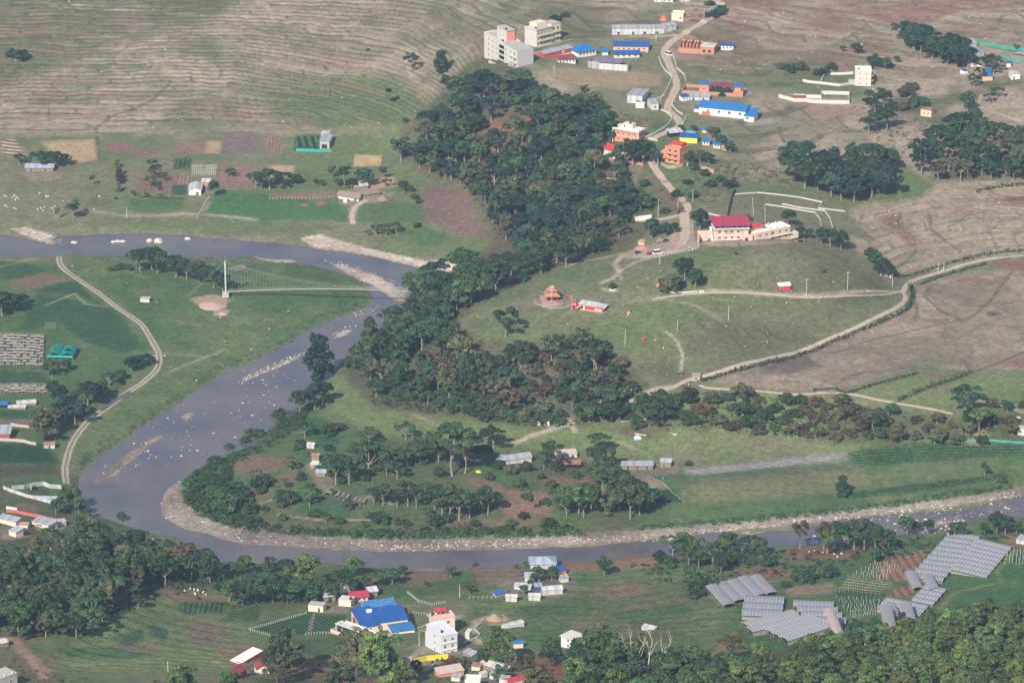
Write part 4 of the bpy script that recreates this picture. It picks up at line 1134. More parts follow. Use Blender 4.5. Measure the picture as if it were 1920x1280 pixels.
wood([(1290,795),(1320,745),(1560,760),(1700,780),(1790,795),(1790,835),(1640,830),(1400,812)], 21, (22, 44), ['bush', 'bush', 'bush', 'round'], ['deep', 'olive', 'mid', 'olive', 'brown'], L3(w_), G3(w_), 1.3, 62)
w_ = 'around the gully at the right of the green meadow'
wood([(1790,800),(1850,770),(1940,755),(1940,800),(1870,835),(1800,835)], 24, (24, 40), ['bush', 'bush', 'round'], ['deep', 'olive'], L3(w_), G3(w_), 1.2, 14)
T(1812, 778, 58, 'open', 'deep', 'tall dark tree at the corner of the bright green field', None, 1.3)
T(1836, 816, 50, 'umbrella', 'lit', 'light green flat topped tree on a pale forked stem', None, .8)
# --- copses on the plateau
w_ = 'in the copse east of the orange house'
wood([(1475,332),(1500,352),(1560,372),(1600,388),(1650,372),(1678,345),(1678,315),(1640,300),(1590,302),(1520,312),(1480,312)], 22, (40, 56), ['round', 'oval', 'open', 'wide'], ['deep', 'blue', 'deep'], L3(w_), G3(w_), 1.0, 24)
w_ = 'in the long copse at the right edge'
wood([(1708,335),(1750,342),(1850,346),(1945,335),(1945,270),(1850,262),(1800,250),(1745,275),(1715,305)], 22, (38, 54), ['round', 'open', 'open', 'wide'], ['deep', 'blue', 'olive', 'deep'], L3(w_), G3(w_), .95, 36)
for a_ in [(1638,222,52),(1645,248,44),(1662,245,46),(1628,252,40),(1655,205,40)]:
 T(*a_, 'slim', 'deep', L3('beside the fields left of the tiny tan house')['slim'], G3('left of the tan house')['slim'], 1.5)
for a_ in [(1812,212,48),(1826,248,52),(1800,260,40)]:
 T(*a_, 'round', 'deep', L3('standing up above the long copse')['round'], G3('above the long copse')['round'], .8)
w_ = 'on the knoll at the top right'
wood([(1690,82),(1720,78),(1760,90),(1800,108),(1815,130),(1780,128),(1730,110)], 20, (36, 52), ['round', 'round', 'open'], ['deep', 'blue'], L3(w_), G3(w_), 1.1, 20)
for a_ in [(1606,102,24),(1580,98,14),(1640,130,32),(1660,130,26),(1682,118,16)]:
 T(*a_, 'round', 'deep', L3('near the white three storey house')['round'], G3('near the white three storey house')['round'], 1.15)
for a_ in [(1850,135,34),(1862,140,40),(1838,150,26),(1905,95,14),(1826,165,28),(1870,185,26),(1855,195,24)]:
 T(*a_, rnd.choice(['open']), 'deep', L3('among the huts at the top right')['open'], G3('among the huts at the top right')['open'], 1.0)
for a_ in [(1465,130,16),(1480,135,18),(1500,132,20),(1540,140,20),(1560,130,16),(1700,180,24),(1720,200,26),(1710,170,20),(1690,205,20),(1735,290,30),(1780,230,20),(1470,290,22),(1485,300,24)]:
 T(*a_, 'bush', rnd.choice(['olive', 'deep']), 'low scrub bush on the far plateau fields', 'scrub bushes on the plateau', 1.3)
for a_ in [(1340,30,16),(1350,28,14),(1328,32,12),(1040,40,16),(1060,32,12),(1330,10,14),(1355,22,16)]:
 T(*a_, 'bush', 'deep', 'small bush by the far end of the dirt road', 'bushes at the far end of the road', 1.4)
# --- mound and hotel
T(1256, 543, 44, 'bush', 'olive', 'greyish rounded tree, leftmost of three in the walled ring', None, 1.0)
T(1284, 530, 54, 'round', 'deep', 'tallest dark tree of three in the walled ring', None, .95)
T(1304, 541, 42, 'round', 'deep', 'dark round tree, rightmost of three in the walled ring', None, 1.0)
T(1150, 541, 15, 'bush', 'deep', 'small rounded bush on a round plinth beside the footpath', None, 1.1)
for a_, lab in [((1222,447,42), 'dark round tree between the car park and the wood'), ((1248,444,30), 'low dark tree right of the round tree by the car park'), ((1312,432,44), 'dark tree at the left end of the red roofed hotel'), ((1477,424,36), 'dark tree behind the right end of the pink hotel block'), ((1265,438,24), 'small tree at the corner of the dirt road')]:
 T(*a_, 'round', 'deep', lab, None, 1.0)
for a_ in [(1500,446,26),(1518,447,22),(1540,458,36),(1556,464,42),(1576,468,40)]:
 T(*a_, 'round', 'deep', 'dark tree in the row right of the hotel', 'row of trees right of the hotel', 1.0)
for a_ in [(1634,482,24),(1645,495,30),(1655,508,32),(1664,517,30),(1640,488,26)]:
 T(*a_, 'bush', 'deep', 'dark dense tree in the short row above the white hut', 'trees above the white hut', 1.0)
T(1400, 412, 12, 'bush', 'olive', 'low bush behind the red roof of the hotel', None, 1.5)
# --- road side
for a_ in [(1172,318,48),(1186,312,56),(1206,308,50),(1150,322,40),(1160,340,36),(1225,310,34)]:
 T(*a_, 'wide', 'deep', 'dark tree around the red roofed villa', 'trees around the red roofed villa', .8)
for a_ in [(1292,312,28),(1312,306,28),(1328,308,26),(1300,322,22),(1340,262,26),(1352,275,24),(1368,285,22),(1330,252,16),(1300,246,14),(1276,246,14)]:
 T(*a_, 'round', rnd.choice(['deep', 'olive']), 'bushy garden tree between the orange house and the blue roofs', 'garden trees by the orange house', 1.2)
for a_ in [(1212,390,38),(1170,345,24),(1190,372,26),(1062,206,26),(1210,350,18),(1270,370,20),(1300,370,18),(1330,350,20),(1350,340,16),(1370,350,24),(1320,330,18),(1290,345,16),(1245,400,16)]:
 T(*a_, 'bush', 'deep', 'bush on the scrubby roadside slope', 'bushes on the roadside slope', 1.1)
T(1096, 190, 32, 'slim', 'deep', 'slender tree alone in the field below the red shed', None, 1.0)
# --- terraces and the north bank
T(771, 138, 42, 'open', 'deep', 'ragged dark tree inside the white walled corner on the terraces', None, .7)
T(828, 138, 46, 'poplar', 'deep', 'dark narrow tree above the wood, nearest the terraces', None, 1.0)
T(836, 172, 36, 'round', 'deep', 'dark tree just below the narrow one at the top of the wood', None, .8)
T(752, 303, 46, 'slim', 'deep', 'pale stemmed tree left of the big wood', None, 1.6)
for a_ in [(762,229,12),(728,172,10),(738,190,10),(745,185,8),(25,108,22),(38,112,26),(690,95,6)]:
 T(*a_, 'bush', 'deep', 'small dark bush scattered on the terraces', 'bushes on the terraces', 1.1)
for a_ in [(72,318,36),(105,314,34),(36,308,22),(88,312,30),(125,310,22)]:
 T(*a_, 'wide', 'deep', 'spreading tree over the grey roofed farm at left', 'trees over the left farm', .9)
T(137, 412, 38, 'slim', 'deep', 'slender tree casting a shadow near the river edge', None, 1.2)
T(108, 412, 24, 'slim', 'olive', 'thin sparse tree left of the slender tree near the river', None, .7)
T(173, 348, 20, 'slim', 'deep', 'small thin tree alone in the grazing meadow', None, 1.0)
for a_ in [(220,315,18),(223,330,20),(225,345,20),(222,360,20),(224,338,22)]:
 T(*a_, 'poplar', rnd.choice(['deep', 'pale']), 'narrow tree in the short upright row by the brown plots', 'short row of narrow trees', 1.1)
for a_ in [(285,318,22),(290,335,26),(282,352,24),(295,358,16),(310,340,14),(250,368,12),(275,370,10),(300,372,10)]:
 T(*a_, 'open', 'deep', 'thin sparse tree among the brown plots', 'thin trees among the brown plots', 1.1)
T(434, 331, 17, 'wide', 'deep', 'small flat tree alone on the pink field', None, 1.0)
T(400, 371, 38, 'round', 'deep', 'dark tree right of the metal roofed farmhouse', None, .75)
for a_ in [(480,352,32),(505,356,40),(532,352,32),(555,345,20)]:
 T(*a_, 'wide', 'deep', 'spreading tree below the small straw field', 'trees below the straw field', 1.0)
for a_, kd in [((622,335,25),'slim'),((645,352,42),'slim'),((684,352,42),'round'),((718,338,26),'slim'),((757,362,26),'round'),((592,346,12),'round'),((603,349,14),'round'),((660,355,24),'round'),((725,352,20),'open'),((636,350,18),'round'),((770,362,18),'round')]:
 T(*a_, kd, 'deep', 'dark round headed tree behind the thatched shed' if kd == 'round' else L3('behind the thatched shed')[kd], G3('behind the thatched shed')[kd], 1.1)
for a_ in [(706,442,26),(724,444,28),(742,438,24),(690,443,14)]:
 T(*a_, 'open', 'mid', 'small airy tree on the green bank above the shingle', 'trees above the shingle', 1.0)
T(785, 380, 12, 'bush', 'mid', 'bush at the left edge of the bare brown field', None, 1.2); T(778, 372, 12, 'bush', 'mid', 'upper bush at the corner of the bare brown field', None, 1.2); T(782, 425, 12, 'bush', 'deep', 'bush below the bare brown field', None, 1.2)
# --- west bank
for a_ in [(262,508,44),(295,512,46),(285,505,46),(330,520,44),(350,524,40),(375,530,42),(400,540,38),(418,545,34)]:
 T(*a_, 'wide', 'deep', 'dense dark tree in the grove beside the bridge tower', 'grove beside the bridge tower', .95)
for a_ in [(212,506,12),(225,504,14),(240,505,12)]:
 T(*a_, 'bush', 'mid', 'low bush at the left end of the bridge grove', 'low bushes by the bridge grove', 1.6)
for a_ in [(4,592,52),(-18,590,56),(26,585,42),(44,572,26)]:
 T(*a_, 'round', 'deep', 'dark tree cut by the left edge above the crop plots', 'trees at the left edge', 1.0)
w_ = 'in the belt between the crop plots and the wheel track'
for a_ in [(125,696,26),(164,760,50),(186,750,44),(205,724,28),(246,697,34),(262,690,28),(275,684,22),(228,712,24),(112,760,44),(100,745,36),(120,790,52),(140,795,46),(98,705,30),(150,778,36),(215,716,20),(110,800,40)]:
 T(*a_, rnd.choice(['round', 'wide']), rnd.choice(['deep', 'blue']), 'dark tree ' + w_, 'belt of trees left of the wheel track', 1.0)
T(84, 822, 72, 'leafy', 'olive', 'big olive grey tree beside the grey roofed house at left', None, .9)
w_ = 'on the river bend at the lower left'
for a_ in [(136,950,50),(122,958,46),(148,962,34),(105,965,36),(165,968,22)]:
 T(*a_, 'round', 'mid', 'green tree at the tip of the metal fenced yard', 'trees at the tip of the fenced yard', .8)
# --- peninsula inside the bend
T(599, 712, 90, 'poplar', 'blue', 'tall dark columnar tree on the river bank', None, .95)
for a_ in [(562,776,52),(590,766,56),(605,758,50)]:
 T(*a_, 'round', 'deep', 'dark rounded tree below the tall columnar river tree', 'trees below the columnar tree', .85)
for a_ in [(620,815,28),(525,780,24),(530,795,24),(545,790,16),(470,815,22),(485,818,24),(460,828,20),(430,838,16),(640,805,20)]:
 T(*a_, 'bush', 'mid', 'green bush on the inner river bank', 'bushes on the inner bank', 1.1)
T(848, 892, 100, 'umbrella', 'mid', 'tall flat topped tree on two bare pale stems', None, .95)
T(872, 888, 84, 'umbrella', 'mid', 'flat topped tree just right of the two stemmed one', None, .8)
w_ = 'in the gardens of the river bend'
for a_ in [(795,868,56),(780,870,44),(925,842,48),(630,908,64),(655,908,54),(692,885,62),(678,872,50),(745,880,42),(725,890,36),(905,870,40),(762,868,36),(822,868,44),(710,868,30)]:
 T(*a_, 'wide', rnd.choice(['deep', 'mid']), 'spreading tree ' + w_, 'spreading trees in the river bend', .85)
for a_ in [(718,948,44),(745,950,40),(765,948,50),(780,952,36),(828,968,62),(845,972,68),(862,975,64),(880,972,56),(915,965,56),(905,958,44),(700,945,36),(815,955,44)]:
 T(*a_, 'open', rnd.choice(['deep', 'mid']), 'tree with bare lower stem ' + w_, 'bare stemmed trees in the river bend', 1.0)
for a_ in [(1034,882,56),(1020,880,34),(1122,852,42)]:
 T(*a_, 'umbrella', 'mid', 'small flat topped tree by the white sheds', 'flat topped trees by the white sheds', 1.0)
w_ = 'in the clump between the brown fields and the shacks'
for a_ in [(1128,882,56),(1118,876,44),(1138,905,60),(1155,925,60),(1130,918,50),(1172,945,58),(1108,955,60),(1085,962,58),(1062,968,48),(1055,950,40),(1182,972,76),(1200,965,60),(1214,955,46),(1095,970,50),(1160,958,46)]:
 T(*a_, rnd.choice(['round', 'wide', 'open']), rnd.choice(['deep', 'mid', 'mid']), 'green tree ' + w_, 'clump beside the shacks', .95)
T(1140, 968, 56, 'bamboo', 'pale', 'yellowish bamboo clump among the trees by the shacks', None, 1.2)
for a_ in [(995,962,44),(990,925,18)]:
 T(*a_, 'slim', 'deep', 'spindly small tree in the bare garden field', 'spindly trees in the bare field', .5)
for a_ in [(440,930,42),(425,955,44),(405,960,36),(455,940,30),(490,912,32),(497,905,26),(530,944,32),(545,940,30),(470,960,26),(638,982,16),(715,980,28),(812,985,28),(890,985,18),(760,985,16),(1030,985,20),(960,985,16)]:
 T(*a_, 'bush', rnd.choice(['mid', 'deep']), 'bushy shrub on the edge of the river bend gardens', 'shrubs on the edge of the river bend', 1.2)
w_ = 'on the thick green bank at the tip of the bend'
wood([(345,925),(360,895),(400,865),(425,870),(430,960),(480,985),(420,980),(365,955)], 22, (20, 36), ['bush'], ['mid', 'deep', (.035, .09, .03)], L3(w_), G3(w_), 1.35, 32)
T(1580, 932, 46, 'poplar', 'deep', 'dark upright tree alone on the riverside grass', None, 1.0)
T(1846, 896, 34, 'slim', 'deep', 'thin sparse tree in the right hand crops', None, .8)
T(1880, 905, 16, 'bush', 'mid', 'small round bush near the thin tree in the crops', None, 1.0); T(1292, 872, 12, 'bush', 'deep', 'small dark bush by the pale striped plot', None, 1.2)
# --- near side
w_ = 'in the wood at the lower left'
wood([(-40,1060),(50,1050),(130,1040),(165,1012),(210,1020),(285,1045),(385,1080),(410,1098),(330,1100),(270,1110),(230,1150),(175,1190),(110,1205),(20,1195),(-40,1200)],
     22, (40, 68), ['round', 'oval', 'leafy', 'leafy', 'open'], ['deep', 'deep', 'mid', 'mid', 'olive'], L3(w_), G3(w_), .95, 110)
T(228, 978, 26, 'round', 'deep', 'small round tree on the near bank at the river corner', None, .9)
T(345, 1078, 72, 'leafy', 'brown', 'brownish crowned tree on the near river corner', None, .85)
T(258, 1142, 34, 'open', 'mid', 'small tree alone on the rough grass slope', None, .8)
w_ = 'in the thicket on the near river bank'
for a_ in [(460,1078,46),(440,1080,30),(505,1072,34),(535,1075,30),(430,1128,52),(455,1135,50),(480,1130,62),(512,1128,56),(540,1130,60),(560,1130,52),(600,1122,48),(625,1128,44),(650,1118,40),(420,1110,40),(585,1130,40),(640,1105,40),(680,1108,36),(700,1100,30),(720,1090,28),(735,1095,34),(755,1080,24)]:
 T(*a_, rnd.choice(['round', 'wide', 'leafy']), rnd.choice(['deep', 'mid', 'deep']), 'tree ' + w_, 'thicket on the near bank', .9)
T(572, 1108, 80, 'leafy', 'lit', 'big bright green tree on the near river bank', None, 1.0)
T(662, 1082, 46, 'round', 'lit', 'bright domed tree near the stone rubble by the river', None, 1.0)
for a_ in [(845,1082,26),(890,1062,14),(985,1062,12),(968,1066,10),(880,1112,24),(800,1100,14),(1132,1078,42),(1010,1092,36),(1035,1088,32),(982,1115,24),(995,1100,18)]:
 T(*a_, 'round', 'mid', 'small tree on the near bank by the shack cluster', 'small trees by the shack cluster', .95)
w_ = 'along the near bank above the red soil plots'
wood([(1230,1050),(1270,1035),(1330,1040),(1400,1025),(1475,1030),(1470,1060),(1400,1065),(1340,1085),(1270,1085)], 24, (28, 50), ['round', 'open', 'bush', 'bush'], ['deep', 'mid', 'mid'], L3(w_), G3(w_), 1.0, 24)
T(1500, 1028, 58, 'open', 'brown', 'thin brownish tree at the left of the riverside row', None, .7)
T(1550, 1040, 58, 'wide', 'lit', 'bright light green tree in the riverside row', None, .75)
T(1545, 1030, 62, 'round', 'brown', 'tree with brownish top in the riverside row', None, .6)
for a_ in [(1578,1032,62),(1602,1030,66),(1620,1032,70),(1640,1034,60),(1655,1040,52),(1590,1028,54),(1665,1028,40)]:
 T(*a_, rnd.choice(['open', 'round']), 'deep', 'dark tree in the riverside row right of the bright tree', 'riverside row of dark trees', .85)
for a_ in [(1640,1055,32),(1662,1045,24),(1700,1002,42),(1715,1000,30),(1740,1000,32),(1790,1008,34),(1800,1010,38),(1868,1000,46),(1885,1002,42),(1845,1003,28),(1905,1000,30)]:
 T(*a_, 'round', 'deep', 'dark tree on the bank above the big greenhouses', 'trees above the big greenhouses', .95)
for a_ in [(1308,1112,46),(1325,1108,44),(1300,1118,36),(1498,1090,32),(1520,1085,28),(1515,1092,24),(1545,1082,28),(1560,1080,24),(1475,1100,20),(1410,1108,16)]:
 T(*a_, 'bush', rnd.choice(['deep', 'mid']), 'bushy tree left of the greenhouses', 'bushy trees left of the greenhouses', .9)
for a_, lab, kd, co, wd_ in [
 ((538,1262,98), 'large dark tree in front of the post fenced crop field', 'leafy', 'mid', .85), ((520,1280,86), 'tree by the right end of the red roofed barn', 'leafy', 'olive', .7),
 ((668,1268,104), 'big leafy tree hiding the corner of the concrete frame house', 'leafy', (.11,.13,.06), .85), ((718,1292,124), 'large bright tree at the bottom centre', 'leafy', 'lit', .85),
 ((640,1310,80), 'dark tree left of the large bright tree at the bottom', 'leafy', 'mid', .9), ((760,1310,70), 'leafy tree right of the large bright tree at the bottom', 'leafy', 'lit', .8),
 ((934,1246,80), 'dense tree beside the blue hut', 'leafy', 'mid', .85), ((958,1262,50), 'silvery small tree below the blue hut', 'leafy', 'pale', .6), ((905,1252,40), 'low tree below the dense tree by the blue hut', 'leafy', 'mid', .9),
 ((1032,1248,62), 'dark tree left of the white flat roofed house', 'leafy', 'deep', .8), ((1120,1275,112), 'large dark tree right of the white flat roofed house', 'leafy', 'mid', .85),
 ((1165,1290,106), 'large tree left of the bare dead tree', 'leafy', 'mid', .8), ((1085,1270,70), 'tree in front of the white flat roofed house', 'leafy', 'deep', .8),
 ((1125,1180,22), 'pale blossoming treetop above the dark trees', 'leafy', (.2,.2,.14), .7),
 ((345,1318,84), 'bright green tree at the bottom edge left', 'leafy', 'lit', .9), ((290,1320,52), 'green tree left of the bright one at the bottom edge', 'leafy', 'lit', .8), ((432,1312,64), 'tree in front of the red roofed barn', 'leafy', 'mid', .9),
 ((940,1275,36), 'small bush tree among the bottom shacks', 'leafy', 'mid', 1.), ((1010,1300,60), 'tree at the bottom edge right of the red hut', 'leafy', 'olive', 1.), ((990,1262,44), 'grassy shrub above the red soil slope', 'leafy', 'olive', 1.),
 ((1260,1300,100), 'dark tree right of the bare dead tree', 'leafy', 'deep', .9), ((1215,1320,60), 'leafy tree at the foot of the bare dead tree', 'leafy', 'mid', 1.1), ((1372,1238,44), 'flat layered tree with yellow green top', 'umbrella', (.13,.125,.055), 1.3),
 ((1360,1272,50), 'broad dark bushy tree under the layered tree', 'leafy', 'mid', 1.2), ((780,1262,30), 'brown dry bush below the yellow wall', 'leafy', 'brown', 1.), ((845,1252,26), 'dry reddish bush right of the yellow wall', 'leafy', (.13,.09,.055), 1.5), ((865,1250,22), 'dry reddish bush near the blue tarp', 'leafy', (.12,.10,.055), 1.4), ((815,1262,24), 'green grass tuft below the yellow wall', 'bamboo', 'olive', 1.2)]:
 T(*a_, kd, co, lab, None, wd_)
for a_ in [(1605,1195,40),(1595,1200,36),(1660,1165,30),(1690,1168,26),(1640,1175,24)]:
 T(*a_, 'leafy', 'deep', 'dark tree below the lowest greenhouses', 'trees below the lowest greenhouses', .8)
w_ = 'on the near hillside at the lower right'
wood([(1190,1310),(1300,1285),(1400,1262),(1500,1240),(1600,1225),(1700,1198),(1800,1182),(1960,1165),(1960,1380),(1190,1380)],
     24, (44, 74), ['leafy', 'leafy', 'leafy', 'oval', 'open'], ['lit', (.105,.165,.045), (.08,.135,.04), (.06,.11,.036), (.09,.13,.05)], L3(w_), G3(w_), .85, 190)
w_ = 'in the dark strip of wood around the dead tree'
wood([(1050,1320),(1080,1262),(1180,1255),(1300,1282),(1400,1275),(1400,1345),(1050,1345)], 30, (56, 92), ['leafy', 'leafy', 'oval'], ['deep', 'mid', 'mid', 'lit'], L3(w_), G3(w_), .8, 40)
print('TREES', N_TREES)
# --- the bare dead tree
p = at(1213, 1288)
dt = empty('dead_tree', (p.x, p.y, p.z)); tag(dt, 'bleached bare dead tree with twisted white limbs', 'tree')
bm = bmesh.new()
hh = px_h(p, 82)
rr = random.Random(5)
def limb(p0, d, L, r, depth):
 pts = [p0]; q = p0; dd = d.copy()
 for k in range(4):
  dd = (dd + Vector((rr.uniform(-.35, .35), rr.uniform(-.3, .3), rr.uniform(-.1, .22)))).normalized()
  q = q + dd * L / 4; pts.append(q)
 tube_verts(bm, pts, [r * (1 - .14 * i) for i in range(5)], 5)
 if depth > 0:
  for k in range(3):
   i = rr.choice((2, 3, 4))
   limb(pts[i], (dd + Vector((rr.uniform(-.9, .9), rr.uniform(-.7, .7), rr.uniform(-.1, .6)))).normalized(), L * .62, r * .5, depth - 1)
MB_ = mat('bleached_wood', (.46, .41, .35), .85, .3, 2, .2)
tube_verts(bm, [Vector((0, 0, -.5)), Vector((.1, 0, hh * .2)), Vector((.35, 0, hh * .38)), Vector((.2, 0, hh * .5))], [.42, .34, .3, .26])
me = bpy.data.meshes.new('trunk'); bm.to_mesh(me); bm.free(); me.materials.append(MB_); link(bpy.data.objects.new('trunk', me), dt)
for d in ((-1.0, -.2, .35), (.9, -.2, .5), (.15, .2, 1.0), (-.5, -.3, .9)):
 bm = bmesh.new()
 limb(Vector((.22, 0, hh * .45)), Vector(d).normalized(), hh * .55, .30, 2)
 me = bpy.data.meshes.new('limb'); bm.to_mesh(me); bm.free(); me.materials.append(MB_); link(bpy.data.objects.new('limb', me), dt)
# ------------------------------------------------------------------ building kit
M_WHITE = mat('white_plaster', (.74, .72, .68), .8, .12, .5, .2, .25, (.42, .38, .33))
M_CREAM = mat('cream_plaster', (.70, .60, .48), .8, .12, .5, .2, .3, (.42, .35, .28))
M_PINK = mat('pink_plaster', (.66, .47, .40), .8, .15, .5, .2, .25, (.5, .3, .24))
M_ORANGE = mat('orange_plaster', (.62, .25, .15), .8, .15, .5, .2, .2, (.4, .16, .1))
M_BRICK = mat('brick', (.46, .23, .15), .9, .3, 1.5, .1, .25, (.5, .36, .28))
M_CONC = mat('concrete', (.43, .41, .385), .9, .22, .6, .15, .4, (.26, .24, .22))
M_CONCL = mat('pale_concrete', (.58, .56, .52), .9, .18, .6, .15, .35, (.36, .34, .31))
M_SHEET = mat('grey_sheet', (.40, .42, .46), .45, .2, .7, .4, .35, (.30, .22, .17), .35, 'X', .55, .25)
M_SHEETL = mat('pale_sheet', (.56, .57, .58), .5, .2, .7, .4, .3, (.36, .30, .26), .35, 'X', .55, .2)
M_BLUE = mat('blue_roof', (.012, .145, .40), .5, .25, .4, .4, .4, (.15, .28, .42), .16, 'X', .5)
M_BLUED = mat('deep_blue_roof', (.012, .085, .31), .5, .25, .4, .4, .4, (.12, .2, .36), .16, 'X', .5)
M_RED = mat('red_roof', (.42, .045, .06), .55, .18, .5, .35, .15, (.3, .1, .09), .2, 'X', .5)
M_MAROON = mat('maroon_roof', (.20, .05, .075), .55, .2, .5, .35, .15, (.2, .1, .09), .2, 'X', .5)
M_REDP = mat('red_paint', (.55, .05, .05), .7, .12, .6, .3, .1, (.4, .1, .08))
M_RUST = mat('rusty_sheet', (.27, .15, .095), .8, .35, .9, .15, .4, (.36, .26, .2), .35, 'X', .6)
M_THATCH = mat('thatch', (.25, .20, .15), .95, .35, 1.5, .05, .3, (.15, .12, .1))
M_YELLOW = mat('yellow_paint', (.78, .62, .06), .7, .1, .6, .3)
M_GLASS = mat('dark_glass', (.018, .022, .028), .15, .2, 1, .5)
M_VOID = mat('dark_opening', (.02, .02, .022), .9, .2, 1, .1)
M_WOOD = mat('weathered_wood', (.26, .20, .15), .9, .3, 2, .1)
M_STONE = mat('rough_stone', (.36, .31, .27), .95, .35, 1.6, .1, .3, (.25, .19, .16), bump=.5)
M_TANKB = mat('black_tank', (.018, .018, .02), .4, .1, 1, .5)
M_TANKG = mat('green_tank', (.03, .30, .16), .4, .1, 1, .5)
M_NET = mat('green_net', (.02, .33, .24), .7, .25, .8, .2)
M_DGREEN = mat('green_paint', (.05, .22, .12), .6, .1, 1, .3)
M_STEEL = mat('galvanised_steel', (.52, .54, .55), .5, .12, 1, .4)
M_POLE = mat('pale_pole', (.58, .57, .53), .8, .12, 1, .2)
M_TARPB = mat('blue_tarp', (.02, .12, .38), .6, .2, .8, .3, .25, (.25, .16, .16))
M_TARPT = mat('turquoise_net', (.03, .38, .33), .65, .22, .9, .25)
M_POLY = mat('greenhouse_film', (.215, .23, .27), .42, .2, .3, .45, .35, (.25, .24, .24))
M_TIMBER = mat('bamboo_frame', (.36, .29, .24), .9, .3, 1.5, .1)
def bm_box(bm, x0, x1, y0, y1, z0, z1):
 v_ = [bm.verts.new(p) for p in ((x0,y0,z0),(x1,y0,z0),(x1,y1,z0),(x0,y1,z0),(x0,y0,z1),(x1,y0,z1),(x1,y1,z1),(x0,y1,z1))]
 for f_ in ((3,2,1,0),(4,5,6,7),(0,1,5,4),(1,2,6,5),(2,3,7,6),(3,0,4,7)):
  bm.faces.new([v_[k] for k in f_])
def mesh_obj(name, bm, m, parent=None, smooth=False):
 me = bpy.data.meshes.new(name); bm.normal_update(); bm.to_mesh(me); bm.free()
 me.materials.append(m)
 if smooth:
  for p in me.polygons: p.use_smooth = True
 return link(bpy.data.objects.new(name, me), parent)
SPLIT = {'roof_post', 'column', 'post', 'headlight', 'insulator', 'canopy_post', 'panel', 'wall_stub', 'leg', 'planting_row', 'inner_wall', 'corner_column', 'sheet_fence'}
def boxes(name, bs, m, parent=None):
 if name in SPLIT and len(bs) > 1:
  return [boxes(name, [b_], m, parent) for b_ in bs][0]
 bm = bmesh.new()
 for b_ in bs: bm_box(bm, *b_)
 return mesh_obj(name, bm, m, parent)
def slab(bm, quad, th):
 """a sheet with thickness: four corners of its top"""
 q = [Vector(p) for p in quad]
 n = (q[1] - q[0]).cross(q[3] - q[0]).normalized()
 if n.z < 0: n = -n; q.reverse()
 t = [bm.verts.new(p) for p in q]; d = [bm.verts.new(p - n * th) for p in q]
 bm.faces.new(t); bm.faces.new(list(reversed(d)))
 for k in range(4):
  bm.faces.new((t[k], d[k], d[(k + 1) % 4], t[(k + 1) % 4]))
